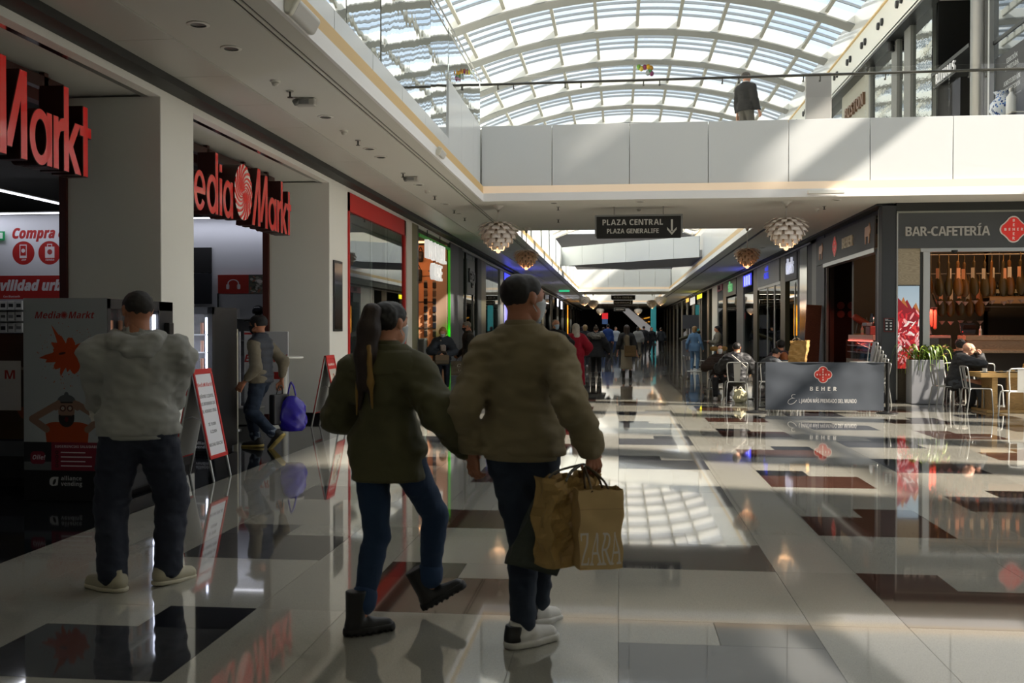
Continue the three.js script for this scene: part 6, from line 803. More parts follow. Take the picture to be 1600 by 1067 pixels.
  // clothes
  const ff = (a, f1, f2, sd) => (x, y, z) => a * (noise3(x * f1 + sd, y * f2, z * f1) + 0.5 * noise3(x * f1 * 2.3, y * f2 * 2.1 + sd, z * f1 * 2.3));
  const c = o.top; if (c) {
    const e = c.e ?? 0.014, sl = c.sleeve ?? 1, bones = [...torso]; for (let i = 0; i < 2; i++) { const a = arm(i); if (sl > 0) bones.push([a[0][0], a[0][1], a[0][2] + (c.loose ?? 0.004), a[0][3] + (c.loose ?? 0.004)]); if (sl > 0.5) { const w2 = J.el[i].clone().lerp(J.wr[i], Math.min(1, (sl - 0.5) * 2)); bones.push([J.el[i], w2, a[1][2] + (c.loose ?? 0.004), a[1][2] + (a[1][3] - a[1][2]) * 0.9 + (c.cuff ?? 0.006)]); } }
    const low = c.hem * s; if (c.skirt) bones.push([V(J.pel.x, J.pel.y + 0.05, J.pel.z), V(J.pel.x, low, J.pel.z - 0.0), c.skirt[0] * s, c.skirt[1] * s, F, 1.25]); else if (!sit) { bones.push([J.pel, V(J.pel.x, low + 0.02, J.pel.z), R(0.125), R(0.128), F, 1.15]); for (const h of J.hip) bones.push([V(h.x, h.y + 0.06, h.z), V(h.x, Math.min(h.y, low + 0.03), h.z), R(0.1), R(0.104)]); }
    const nk = J.neck.clone().addScaledVector(up2, (c.neck ?? 0.005) * s), cl = (x, y, z) => { const pl = (x - nk.x) * up2.x + (y - nk.y) * up2.y + (z - nk.z) * up2.z; return Math.max(Math.min(pl, 0.1 * s - Math.hypot(x - nk.x - pl * up2.x, y - nk.y - pl * up2.y, z - nk.z - pl * up2.z)), sit && !c.skirt ? -1 : low - y); };
    mesh(c.name ?? 'jumper', blob(bones, { h: 0.0125 * q, k: 0.035, e, clip: cl, fold: ff(c.fold ?? 0.006, 5, c.fy ?? 11, o.pos[0]) }), c.m, T);
    if (c.rib) mesh('rib_band', blob([[J.pel, V(J.pel.x, low, J.pel.z), R(0.125), R(0.125), F, 1.15], [V(J.pel.x - 0.055, low + 0.03, J.pel.z), V(J.pel.x + 0.055, low + 0.03, J.pel.z), R(0.112), R(0.112), F, 1.12]], { h: 0.0125 * q, e: e + 0.002, clip: (x, y, z) => Math.abs(y - low - 0.015) - 0.04 }), c.m, T);
    if (c.collar) mesh('collar', blob([[J.neck.clone().addScaledVector(up2, -0.01), nk.clone().addScaledVector(up2, 0.025), 0.078 * s, 0.07 * s]], { h: 0.01 * q, clip: (x, y, z) => { const u = (x - nk.x) * up2.x + (y - nk.y) * up2.y + (z - nk.z) * up2.z; return Math.max(-u - 0.035, u - 0.02 + Math.max(0, (z - nk.z)) * 0.2); } }), c.collar === true ? c.m : c.collar, T);
    if (c.vest) mesh('vest', blob([...torso, [J.pel, V(J.pel.x, low + 0.02, J.pel.z), R(0.125), R(0.13), F, 1.15]], { h: 0.0125 * q, k: 0.035, e: 0.034, clip: cl, fold: (x, y, z) => 0.006 * Math.sin(y * 70) }), c.vest, T);
    if (c.belt) mesh('waist_seam', blob([[J.waist.clone().add(V(0, -0.03, 0)), J.waist.clone().add(V(0, 0.0, 0)), R(0.127), R(0.127), F, 1.25]], { h: 0.01 * q, e: e + 0.004, clip: (x, y, z) => Math.abs(y - J.waist.y + 0.015) - 0.012 }), c.m, T);
    if (c.yoke) { const yk = J.chest.y + 0.02; mesh('yoke', blob(torso.slice(2), { h: 0.0125 * q, k: 0.035, e: e + 0.012, clip: (x, y, z) => Math.max(yk - y + 0.03 * Math.abs(x) * 4, (y - nk.y + 0.03), z + 0.02) }), c.m, T); }
  }
  const l = o.legs; if (l) {
    const hemY = l.hem ?? 0.09, bones = []; if (!l.skirt) { for (let i = 0; i < 2; i++) { const g = leg(i), W = l.loose ?? 0; bones.push([g[0][0], g[0][1], g[0][2] + W * 0.4, g[0][3] + W], [J.knee[i], J.ank[i].clone().lerp(J.knee[i], hemY), g[1][2] + W, g[1][3] + 0.008 + W], g[2]); } bones.push(torso[0], [J.pel, J.pel.clone().addScaledVector(up, 0.07), R(0.112), R(0.112), F, 1.25]); mesh(l.name ?? 'trousers', blob(bones, { h: 0.0125 * q, k: 0.03, e: l.e ?? 0.01, clip: (x, y, z) => (x - J.pel.x) * up.x + (y - J.pel.y) * up.y + (z - J.pel.z) * up.z - 0.06, fold: ff(l.fold ?? 0.004, 7, 13, o.pos[1]) }), l.m, T); if (l.turnup) [0, 1].forEach((i) => mesh('turn_up', blob([[J.ank[i].clone().lerp(J.knee[i], hemY + 0.01), J.ank[i].clone().lerp(J.knee[i], hemY + 0.09), R(0.058), R(0.058)]], { h: 0.01 * q, e: 0.008 }), l.turnup, T)); }
    else mesh('skirt', blob([torso[0], [J.pel.clone().add(V(0, 0.06, 0)), V(J.pel.x, l.skirt[2], J.pel.z), l.skirt[0], l.skirt[1], F, 1.2]], { h: 0.014 * q, e: 0.01, clip: (x, y, z) => Math.max(l.skirt[2] - y, y - J.pel.y - 0.12), fold: ff(0.008, 9, 2, 3) }), l.m, T);
  }
  // shoes
  const sh = o.shoes ?? { m: M(0x1a1a1a, 0.5), sole: M(0x111111, 0.7) };
  for (let i = 0; i < 2; i++) {
    const S = s * (fem ? 0.9 : 1) * (sh.k ?? 1), fb = [[V(0, 0.05, -0.055), V(0, 0.045, 0.03), 0.042, 0.046], [V(0, 0.042, 0.03), V(i ? 0.006 : -0.006, 0.034, 0.145), 0.046, 0.036]], shoe = group('shoe', T); shoe.matrixAutoUpdate = false; shoe.matrix.copy(J.foot[i]).scale(V(S, S, S)); shoe.matrix.decompose(shoe.position, shoe.quaternion, shoe.scale); shoe.matrixAutoUpdate = true;
    const upb = sh.boot ? [...fb, [V(0, 0.06, -0.04), V(0, sh.boot, -0.035), 0.05, 0.056]] : [...fb, [V(0, 0.06, -0.04), V(0, 0.1, -0.04), 0.044, 0.042]];
    mesh('upper', blob(upb, { h: 0.008 * Math.max(1, q), k: 0.02, e: 0.004, clip: (x, y, z) => Math.max(0.012 - y, sh.boot ? y - sh.boot : y - 0.115 - Math.max(0, -z) * 0.1) }), sh.m, shoe);
    mesh('sole', blob(fb.map(([a, b2, r1, r2]) => [V(a.x, 0.02, a.z), V(b2.x, 0.02, b2.z), r1, r2]), { h: 0.008 * Math.max(1, q), k: 0.02, e: sh.chunk ? 0.016 : 0.008, clip: (x, y, z) => Math.max(-y, y - (sh.chunk ?? 0.024), sh.lug && y < 0.02 ? (Math.sin(z * 180) > 0.3 && Math.abs(x) > 0.025 ? 0.01 : -1) : -1) }), sh.sole, shoe);
    if (sh.tab) mesh('heel_tab', blob([[V(0, 0.045, -0.062), V(0, 0.095, -0.058), 0.044, 0.04]], { h: 0.008 * Math.max(1, q), e: 0.0065, clip: (x, y, z) => Math.max(z + 0.05 - 0.3 * (y - 0.04), 0.03 - y, y - 0.108) }), sh.tab, shoe);
  }
  // hair and head wear in the head's own frame
  const hr = o.hair; if (hr) {
    const hq = 0.007 * Math.max(1, q * 0.8), fr = hr.front ?? 0.06, back = hr.back ?? -0.075, bones = [[V(0, 0.03, -0.034), V(0, 0.034, 0.012), 0.087 + (hr.v ?? 0), 0.085 + (hr.v ?? 0), X1, 1.04]]; for (const x of hr.add ?? []) bones.push(x);
    mesh(hr.name ?? 'hair', blob(bones, { h: hq, k: hr.k ?? 0.02, fold: (x, y, z) => (hr.n ?? 0.004) * noise3(x * 34, y * (hr.fy ?? 30), z * 34), clip: hr.full ? (x, y, z) => Math.max(z - 0.085, Math.min(z - 0.05, 0.08 - Math.hypot(x * 1.1, y + 0.01, z - 0.1))) : (x, y, z) => { const face = z - fr * (y > 0.05 ? 1 + (y - 0.05) * 6 : 1) + (y < 0.05 ? (0.05 - y) * 0.62 : 0), side = hr.add && y < 0.0 ? -1 : Math.max(back - y - Math.max(0, z) * 0.4, -1); return Math.max(face, hr.long && y < 0.02 ? z - 0.02 : -1, hr.long ? -1 : side); } }).applyMatrix4(hm), hr.m, T);
    if (hr.tail) for (const [nm, bb, m] of hr.tail) mesh(nm, blob(bb.map(([a, b2, r1, r2]) => [hp(...a), hp(...b2), r1, r2]), { h: 0.008 * Math.max(1, q), k: 0.03, fold: (x, y, z) => 0.003 * noise3(x * 60, y * 6, z * 60) }), m, T);
  }
  if (o.mask) { mesh('face_mask', blob([[V(0, -0.01, 0.04), V(0, -0.075, 0.056), 0.0665, 0.043], [V(0, -0.02, 0.098), V(0, -0.05, 0.09), 0.024, 0.024]], { h: 0.0055 * Math.max(1, q * 0.8), k: 0.03, e: 0.004, clip: (x, y, z) => Math.max(y - 0.004 + Math.abs(x) * 0.25, 0.022 - z, -0.12 - y) }).applyMatrix4(hm), o.mask, T); mesh('ear_loop', [1, -1].flatMap((k) => [tube([[k * 0.062, -0.005, 0.05], [k * 0.08, 0.012, 0.01], [k * 0.083, 0.01, -0.012]], 0.0018, 8, 5), tube([[k * 0.058, -0.07, 0.045], [k * 0.078, -0.03, 0.0], [k * 0.083, 0.01, -0.012]], 0.0018, 8, 5)]).map((g) => g.applyMatrix4(hm)), o.mask, T); }
  if (o.glasses) mesh('glasses', [1, -1].flatMap((k) => [new THREE.TorusGeometry(0.023, 0.0025, 6, 18).translate(k * 0.034, 0.01, 0.1), bar([k * 0.056, 0.015, 0.097], [k * 0.083, 0.015, -0.01], 0.002, 5)]).concat([bar([-0.012, 0.014, 0.103], [0.012, 0.014, 0.103], 0.0022, 5)]).map((g) => g.applyMatrix4(hm)), MAT.black, T);
  T.userData.J = undefined; delete T.userData.J; return { T, J, hm, hp, body, s, world: (v) => { T.updateMatrixWorld(true); return v.clone().applyMatrix4(T.matrixWorld); } };
}

// ---------- the people ----------
const L2 = (pos, turn, p) => { const dx = p[0] - pos[0], dz = p[2] - pos[1], c = Math.cos(turn), s = Math.sin(turn); return [dx * c - dz * s, p[1], dx * s + dz * c, ...p.slice(3)]; }; // world point into a person's own axes
const hairDark = M(0x15100c, 0.6), hairBrown = M(0x2a1b12, 0.6), hairGrey = M(0x77736a, 0.7), hairBlond = M(0x8a6a3c, 0.6), maskW = M(0xb9c0c4, 0.7), maskK = M(0x17181a, 0.7), jeans = cloth(0x1d2b3e, { b: 0.0015, r: 0.9 }), blackC = cloth(0x141416, {}), black3 = cloth(0x1b1b1d, {});
const darkShoe = { m: M(0x16161a, 0.5), sole: M(0x101010, 0.7) };
{ // couple in the foreground
  const p = [-0.49, -5.0], t = PI - 0.22, w = (a) => L2(p, t, a);
  const f1 = w([-0.46, 0, -4.86]), f2 = w([-0.43, 0, -5.22]);
  person('man in a khaki jumper and faded jeans, seen from behind, carrying kraft bags', { pos: p, turn: t, H: 1.83, w: 1.0, build: 1.0, hipY: 0.925, side: 0.0, lean: -0.02, skin: SKIN.tan, head: [-0.62, 0.02, 0], feet: [[f1[0], f1[2], -0.62, 0], [f2[0], f2[2], -0.4, 0.12]], hands: [w([-0.735, 0.93, -5.02, -0.9, -0.2, -4.2]).slice(0, 3).concat([0.1, 0, -1]), w([-0.13, 0.97, -4.86]).concat([-0.15, 0, -1])], hand: [{ curl: 0.55, d: [0.05, -1, 0.1], n: [-0.5, 0, 0.8] }, { curl: 1.15, d: [-0.1, -1, 0.05], n: [0.75, 0, 0.6] }],
    top: { m: cloth(0x8a7c5c, { knit: 1, f: 26, b: 0.0016 }), hem: 0.85, sleeve: 0.99, e: 0.022, loose: 0.012, cuff: 0.014, rib: 1, fold: 0.013, fy: 11, collar: true, neck: 0.0 }, legs: { m: cloth(0x232d3c, { b: 0.0015, r: 0.9 }), e: 0.008, loose: 0.006, hem: 0.06, fold: 0.007 }, shoes: { m: M(0xcac8c2, 0.5), sole: M(0xc4c2ba, 0.55), chunk: 0.035, k: 0.94, tab: M(0x131313, 0.5) }, hair: { m: hairDark, back: -0.1, n: 0.002, v: -0.002, front: 0.055 }, mask: maskW });
  const pw = [-1.2, -5.08], tw = PI - 0.2, ww = (a) => L2(pw, tw, a), g1 = ww([-1.3, 0, -4.95]), g2 = ww([-0.97, 0, -5.32]);
  person('woman in an olive parka and jeans with a long dark ponytail, seen from behind', { pos: pw, turn: tw, H: 1.69, fem: 1, w: 1.06, build: 1.03, hipY: 0.93, skin: SKIN.fair, head: [-0.35, 0.02, 0], feet: [[g1[0], g1[2], -0.75, 0], [g2[0], g2[2], -1.2, -0.5, 0.07]], hands: [[0.1, 1.04, 0.22, 1, -0.25, -0.35], ww([-0.79, 0.96, -5.1]).concat([-0.3, 0.1, -1])], hand: [{ curl: 0.9 }, { curl: 0.9, d: [-0.75, -0.75, 0.1], n: [-0.3, -0.3, -0.9] }],
    top: { name: 'parka', m: cloth(0x4b482b, { b: 0.0008, r: 0.75 }), hem: 0.77, sleeve: 1.0, e: 0.03, loose: 0.022, cuff: 0.026, fold: 0.012, fy: 7, skirt: [0.155, 0.172], yoke: 1, belt: 1, collar: true, neck: 0.01 }, legs: { m: cloth(0x1e3450, { b: 0.0012, r: 0.9 }), e: 0.006, hem: 0.16, fold: 0.004, turnup: cloth(0x20395a) }, shoes: { m: M(0x131312, 0.45), sole: M(0x0e0e0e, 0.6), boot: 0.25, chunk: 0.045, lug: 1, k: 1.0 },
    hair: { m: hairDark, name: 'hair', back: -0.06, n: 0.003, tail: [['ponytail', [[[0, 0.05, -0.1], [0, 0.055, -0.13], 0.036, 0.04], [[0, 0.055, -0.13], [0, -0.03, -0.15], 0.046, 0.056], [[0, -0.03, -0.15], [0.01, -0.16, -0.16], 0.058, 0.056], [[0.01, -0.16, -0.16], [0.01, -0.3, -0.16], 0.056, 0.042], [[0.03, -0.3, -0.16], [0.05, -0.44, -0.16], 0.025, 0.01], [[-0.02, -0.28, -0.16], [-0.03, -0.4, -0.16], 0.024, 0.009]], hairBrown], ['blond_tips', [[[-0.035, -0.12, -0.185], [-0.055, -0.3, -0.185], 0.014, 0.014], [[-0.055, -0.3, -0.185], [-0.065, -0.43, -0.18], 0.014, 0.006], [[0.05, -0.3, -0.175], [0.06, -0.47, -0.17], 0.012, 0.006]], M(0x8d6a2c, 0.55)]] }, mask: maskW });
}
{ // man in a grey hoodie at the vending machine
  const p = [-2.88, -5.72], t = PI + 0.3, w = (a) => L2(p, t, a), f1 = w([-3.0, 0, -5.62]), f2 = w([-2.74, 0, -5.82]);
  person('man in a grey hooded sweatshirt and navy trousers in front of the vending machine', { pos: p, turn: t, H: 1.79, w: 1.2, build: 1.16, hipY: 0.92, skin: SKIN.tan, head: [0.45, 0.08, 0], feet: [[f1[0], f1[2], 0.95, 0], [f2[0], f2[2], -0.75, 0.05]], hands: [[-0.02, 1.1, 0.27, 1, -0.35, -0.1], [0.1, 1.08, 0.25, -1, -0.3, -0.2]], hand: [{ curl: 0.8, n: [0, 0, -1] }, { curl: 0.8, n: [0, 0, -1] }],
    top: { name: 'hoodie', m: cloth(0x979791, { knit: 1, f: 30, b: 0.0006 }), hem: 0.87, sleeve: 1.0, e: 0.026, loose: 0.022, cuff: 0.014, rib: 1, fold: 0.014, fy: 9, neck: -0.01 }, legs: { m: cloth(0x1b2130, { b: 0.0006, r: 0.8 }), e: 0.016, loose: 0.012, hem: 0.02, fold: 0.008 }, shoes: { m: M(0xa69f88, 0.55), sole: M(0xb9b29c, 0.6), k: 1.04 }, hair: { m: M(0x1d1814, 0.7), back: -0.06, n: 0.002, v: -0.004 } });
  const T = scene.children.at(-1); mesh('hood', blob([[V(-0.1, 1.475, -0.1), V(0.1, 1.475, -0.1), 0.05, 0.05], [V(-0.12, 1.5, -0.02), V(-0.1, 1.475, -0.1), 0.045, 0.05], [V(0.12, 1.5, -0.02), V(0.1, 1.475, -0.1), 0.045, 0.05], [V(-0.07, 1.42, -0.135), V(0.03, 1.41, -0.14), 0.045, 0.045], [V(-0.11, 1.5, 0.04), V(-0.12, 1.5, -0.02), 0.03, 0.045], [V(0.11, 1.5, 0.04), V(0.12, 1.5, -0.02), 0.03, 0.045]], { h: 0.011, k: 0.05, fold: (x, y, z) => 0.008 * noise3(x * 9, y * 22, z * 9) }), cloth(0x979791, { knit: 1, f: 30, b: 0.0006 }), T);
  const rc = thing('paper_slip', 'crumpled white paper slip in the hand of the man in a grey hoodie', 'paper', [-3.2, 1.04, -5.78], 0.4); mesh('slip', [RB(-0.02, 0.02, -0.05, 0.07, -0.004, 0.004, 0.003).rotateZ(0.2), RB(-0.015, 0.02, -0.03, 0.05, 0.006, 0.012, 0.003).rotateZ(-0.3)], M(0xc9c6bc, 0.7), rc); mesh('fold', RB(-0.01, 0.015, 0.0, 0.06, 0.012, 0.018, 0.003).rotateZ(0.5), M(0xb5b2a8, 0.7), rc);
}
{ // man in a quilted vest walking into the store
  const p = [-4.66, -12.62], t = -PI / 2 - 0.1;
  person('man in a navy quilted vest and black cap walking into the store with a bag', { pos: p, turn: t, H: 1.76, q: 1.1, hipY: 0.9, lean: 0.02, skin: SKIN.tan, head: [0.0, 0.08, 0], feet: [[0.09, -0.3, 0.05, 0.8, 0.11], [-0.08, 0.12, -0.05, 0.05]], hands: [[0.26, 0.86, 0.12, 0.3, 0, -1], [-0.27, 0.86, -0.16, -0.3, 0, -1]], hand: [{ curl: 0.45 }, { curl: 1.1 }],
    top: { m: cloth(0x6d6656, { knit: 1, f: 26, b: 0.001 }), hem: 0.82, sleeve: 0.82, e: 0.016, loose: 0.014, vest: cloth(0x1d2430, { r: 0.6, b: 0.0006 }), collar: cloth(0x222a36), neck: 0.0 }, legs: { m: jeans, e: 0.012, loose: 0.006, hem: 0.09, fold: 0.008, turnup: cloth(0x66707c) }, shoes: { m: M(0x23201c, 0.6), sole: M(0xb09a56, 0.6), chunk: 0.032 }, hair: { m: M(0x141416, 0.8), name: 'cap', n: 0.0015, v: 0.006, back: -0.02, front: 0.085 }, mask: maskK });
  const T = scene.children.at(-1); const pk = mesh('cap_peak', RB(-0.07, 0.07, -0.008, 0.006, 0, 0.09, 0.006), M(0x141416, 0.8), T); pk.position.set(0, 1.675, 0.125); pk.rotation.x = 0.12;
}
{ // couple by the phone cases
  person('blonde woman in a navy quilted coat looking down into her bag', { pos: [-4.25, -23.85], turn: 0.2, H: 1.6, fem: 1, q: 1.5, build: 1.15, bend: 0.12, skin: SKIN.rosy, head: [-0.1, 0.55, 0], hands: [[0.08, 0.95, 0.27, 1, -0.3, -0.2], [-0.1, 0.98, 0.27, -1, -0.3, -0.2]], hand: [{ curl: 0.8, n: [-0.5, -0.8, 0] }, { curl: 0.8, n: [0.5, -0.8, 0] }], top: { name: 'coat', m: cloth(0x1d2733, { r: 0.6 }), hem: 0.72, sleeve: 1, e: 0.03, loose: 0.03, fold: 0.01, skirt: [0.15, 0.17] }, legs: { m: cloth(0x131a2a), e: 0.006, hem: 0.3 }, shoes: { m: M(0x1b1512, 0.6), sole: M(0x141210, 0.7), boot: 0.26 }, hair: { m: M(0xa98247, 0.6), long: 1, add: [[V(0, 0.02, -0.06), V(0, -0.1, -0.06), 0.08, 0.07], [V(-0.07, 0.02, -0.02), V(-0.075, -0.12, 0.01), 0.035, 0.03], [V(0.07, 0.02, -0.02), V(0.075, -0.12, 0.01), 0.035, 0.03]] }, mask: maskW });
  const T = scene.children.at(-1); mesh('scarf', blob([[V(-0.05, 1.26, 0.12), V(0.0, 1.02, 0.17), 0.05, 0.045], [V(0.04, 1.28, 0.12), V(0.03, 1.05, 0.17), 0.045, 0.04]], { h: 0.014, fold: (x, y, z) => 0.01 * noise3(x * 20, y * 20, z * 20) }), cloth(0x8d837c), T);
  const hb = thing('handbag', 'patterned beige handbag held open by the blonde woman', 'handbag', [-4.2, 0.72, -23.48], 0.2); mesh('body', RB(-0.17, 0.17, 0, 0.22, -0.06, 0.06, 0.04, 3), M(0x7c6f58, 0.6, 0, { map: rep(clothTex, 3) }), hb); mesh('handle', tube([[-0.12, 0.2, 0], [-0.08, 0.3, 0.01], [0.08, 0.3, 0.01], [0.12, 0.2, 0]], 0.012), M(0x4a3a2a, 0.6), hb); mesh('flap', RB(-0.16, 0.16, 0.1, 0.225, 0.055, 0.07, 0.006), M(0x6a5a44, 0.6), hb);
  person('grey haired man in a dark jacket standing beside the blonde woman', { pos: [-3.7, -24.35], turn: -PI / 2 + 0.35, H: 1.74, q: 1.5, build: 1.06, skin: SKIN.tan, head: [0.05, 0.3, 0], feet: [[0.1, -0.02, 0.1, 0], [-0.1, 0.06, -0.1, 0]], hands: [[0.28, 0.84, 0.02, 0.3, 0, -1], [-0.26, 0.92, 0.2, -0.4, 0, -1]], hand: [{ curl: 0.7 }, { curl: 1.1 }], top: { name: 'jacket', m: cloth(0x2a2924, { b: 0.0008 }), hem: 0.78, sleeve: 1, e: 0.024, loose: 0.02, fold: 0.01, collar: true }, legs: { m: cloth(0x141518), e: 0.012, loose: 0.008, hem: 0.02 }, shoes: { m: M(0x18181a, 0.5), sole: M(0x8d8c88, 0.6) }, hair: { m: hairGrey, back: -0.06 }, mask: maskK });
}
// people further along the hall
const far = (label, pos, turn, o) => { const r = person(label, { pos, turn, q: 1.7, ...o }); return scene.children.at(-1); };
const longHair = (m, l = -0.2) => ({ m, long: 1, add: [[V(0, 0.02, -0.06), V(0, l, -0.07), 0.085, 0.07], [V(-0.06, 0.02, -0.03), V(-0.065, l + 0.05, -0.04), 0.04, 0.035], [V(0.06, 0.02, -0.03), V(0.065, l + 0.05, -0.04), 0.04, 0.035]] });
far('bald man with glasses and a pale blue mask, a phone in his raised hand', [-1.56, -24.6], 0.25, { H: 1.8, q: 1.3, skin: SKIN.rosy, head: [0.35, 0.05, 0], hands: [[0.12, 1.3, 0.3, 1, -0.6, 0], [-0.28, 0.85, 0.05]], hand: [{ curl: 0.9, n: [0, 0.2, -1] }, {}], top: { name: 'jacket', m: cloth(0x15171c), hem: 0.78, sleeve: 1, e: 0.024, loose: 0.02, collar: true }, legs: { m: blackC, e: 0.012 }, shoes: darkShoe, hair: { m: hairGrey, n: 0.002, v: -0.006, front: 0.0, back: -0.06 }, mask: M(0xb4cfe2, 0.7), glasses: 1 });
far('person in a navy jacket half hidden behind the man in the jumper', [-2.0, -23.3], PI - 0.3, { H: 1.72, q: 1.5, noFace: 1, top: { name: 'jacket', m: cloth(0x1b2334), hem: 0.78, sleeve: 1, e: 0.026, loose: 0.022, collar: true }, legs: { m: blackC, e: 0.012 }, shoes: darkShoe, hair: { m: hairDark } });
{ const ph = thing('phone', 'dark phone held up by the bald man with the pale mask', 'phone', [-1.33, 1.36, -24.24], 0.3); mesh('body', RB(-0.04, 0.04, -0.02, 0.13, -0.005, 0.005, 0.004), MAT.black, ph); mesh('screen', B(-0.036, 0.036, -0.01, 0.12, -0.0065, -0.005), M(0x2a3038, 0.1), ph); }
far('person in a long crimson coat and white headscarf walking away', [-1.09, -25.4], PI + 0.1, { H: 1.69, fem: 1, q: 1.25, build: 1.12, head: [0.1, 0, 0], noFace: 1, hands: [[0.22, 1.0, 0.2, 0.6, 0, -1], [-0.27, 0.98, 0.16, -0.6, 0, -1]], hand: [{ curl: 0.8 }, { curl: 0.8 }], top: { name: 'coat', m: cloth(0xa81c34, { r: 0.9, b: 0.002 }), hem: 0.14, sleeve: 1, e: 0.03, loose: 0.028, cuff: 0.03, fold: 0.012, fy: 4, skirt: [0.165, 0.215] }, legs: { m: blackC, e: 0.008 }, shoes: darkShoe, hair: { m: cloth(0xc9c5ba, { b: 0.0008 }), name: 'headscarf', full: 1, v: 0.012, n: 0.004, add: [[V(0, 0.0, -0.02), V(0, -0.13, -0.035), 0.09, 0.1], [V(0, -0.13, -0.03), V(0, -0.2, -0.05), 0.1, 0.12]] } });
far('blonde person in a dark coat walking away beside the fur hooded coat', [-1.3, -38.6], PI, { H: 1.74, fem: 1, noFace: 1, feet: [[0.1, 0.2, 0, 0], [-0.08, -0.25, 0, 0.6, 0.07]], top: { name: 'coat', m: cloth(0x17181c), hem: 0.6, sleeve: 1, e: 0.03, loose: 0.026, skirt: [0.15, 0.18] }, legs: { m: blackC, e: 0.01 }, shoes: { m: M(0x8d8a84, 0.6), sole: M(0x9a978f, 0.6) }, hair: { ...longHair(M(0x8a7048, 0.6), -0.08) } });
{ const T = far('person in a wide black coat with a grey fur hood walking away', [-0.78, -34.2], PI, { H: 1.66, fem: 1, noFace: 1, build: 1.25, feet: [[0.1, 0.1, 0, 0], [-0.12, -0.1, 0, 0.2, 0.02]], hands: [[0.4, 0.86, 0.0, 1, 0, -0.6], [-0.42, 0.82, 0.0, -1, 0, -0.6]], top: { name: 'coat', m: cloth(0x0f0f10), hem: 0.62, sleeve: 1, e: 0.05, loose: 0.05, skirt: [0.2, 0.31] }, legs: { m: blackC, e: 0.01 }, shoes: darkShoe, hair: { m: M(0x3a2c1c, 0.7), add: [[V(0, 0.1, -0.04), V(0, 0.13, -0.05), 0.05, 0.04]] } }); mesh('fur_hood', blob([[V(-0.2, 1.36, -0.1), V(0.2, 1.36, -0.1), 0.085, 0.085], [V(-0.2, 1.36, -0.1), V(-0.13, 1.36, 0.1), 0.085, 0.06], [V(0.2, 1.36, -0.1), V(0.13, 1.36, 0.1), 0.085, 0.06], [V(-0.1, 1.3, -0.19), V(0.1, 1.3, -0.19), 0.07, 0.07]], { h: 0.02, k: 0.04, fold: (x, y, z) => 0.025 * noise3(x * 18, y * 9, z * 18) }), cloth(0x5a564e, { b: 0.006 }), T); }
{ const T = far('person in a pale long skirt and black cardigan with a brown shoulder bag, walking away', [0.25, -32.3], PI, { H: 1.7, fem: 1, noFace: 1, feet: [[0.1, 0.12, 0, 0], [-0.12, 0, 0, 0.1, 0.01]], hands: [[0.3, 0.8, 0.05], [-0.32, 0.8, 0.0]], top: { name: 'cardigan', m: cloth(0x131312), hem: 0.9, sleeve: 1, e: 0.024, loose: 0.03, skirt: [0.14, 0.16] }, legs: { m: cloth(0x857d6c), skirt: [0.15, 0.19, 0.28] }, shoes: { m: M(0x131312, 0.5), sole: M(0x101010, 0.7), boot: 0.25 }, hair: longHair(M(0x2c1d14, 0.6), -0.2) }); mesh('top_panel', blob([[V(0, 1.3, -0.12), V(0, 0.95, -0.13), 0.07, 0.07]], { h: 0.02, e: 0.02 }), cloth(0x6a5f4a), T);
  const b = thing('shoulder_bag', 'brown shoulder bag on the back of the person in the pale skirt', 'bag', [0.36, 0.68, -32.02], 0); mesh('body', RB(-0.19, 0.19, 0, 0.36, -0.06, 0.06, 0.04, 3), M(0x5f4a26, 0.6), b); mesh('strap', tube([[-0.16, 0.34, 0], [-0.2, 0.6, -0.05], [-0.1, 0.76, -0.14]], 0.014), M(0x2a2018, 0.6), b); mesh('flap', RB(-0.18, 0.18, 0.14, 0.365, 0.05, 0.07, 0.01), M(0x55411f, 0.6), b); }
[['tall person in a blue jacket far along the hall', [-0.62, -57], 0x23407c, 0x1a1c28, 1.86], ['person in a white shirt and jeans left of the blue jacket, far away', [-0.95, -62], 0xb5b8bc, 0x2a4468, 1.7], ['second person in a white shirt far along the hall', [-0.2, -63], 0xa9adb2, 0x24385a, 1.72], ['person in a pale jacket and light trousers far along the hall', [1.1, -58], 0x8d8b86, 0x6a6250, 1.72], ['dark dressed person of a far pair, the left one', [1.55, -63], 0x1b1a1d, 0x17171a, 1.78], ['dark dressed person of a far pair, the right one', [2.05, -63.4], 0x18181b, 0x1e1c20, 1.7], ['lone dark figure in front of the teal pillar', [2.75, -66], 0x1c1f24, 0x15161a, 1.68], ['dark figure far left between the fur hood and the white shirts', [-2.2, -60], 0x141416, 0x141416, 1.74], ['person in a dark top close behind the crimson coat, far away', [-1.95, -48], 0x1e1d22, 0x16171b, 1.66]].forEach(([l, p, c1, c2, H], i) => far(l, p, PI * (i % 3 === 2 ? 0.1 : 1), { q: 2.4, H, noFace: 1, feet: [[0.1, 0.12, 0, 0], [-0.1, -0.14, 0, 0.3, 0.03]], top: { name: 'top', m: cloth(c1), hem: 0.8, sleeve: 1, e: 0.024, loose: 0.02 }, legs: { m: cloth(c2), e: 0.014 }, shoes: darkShoe, hair: i % 2 ? longHair(hairBrown, -0.1) : { m: hairDark } }));
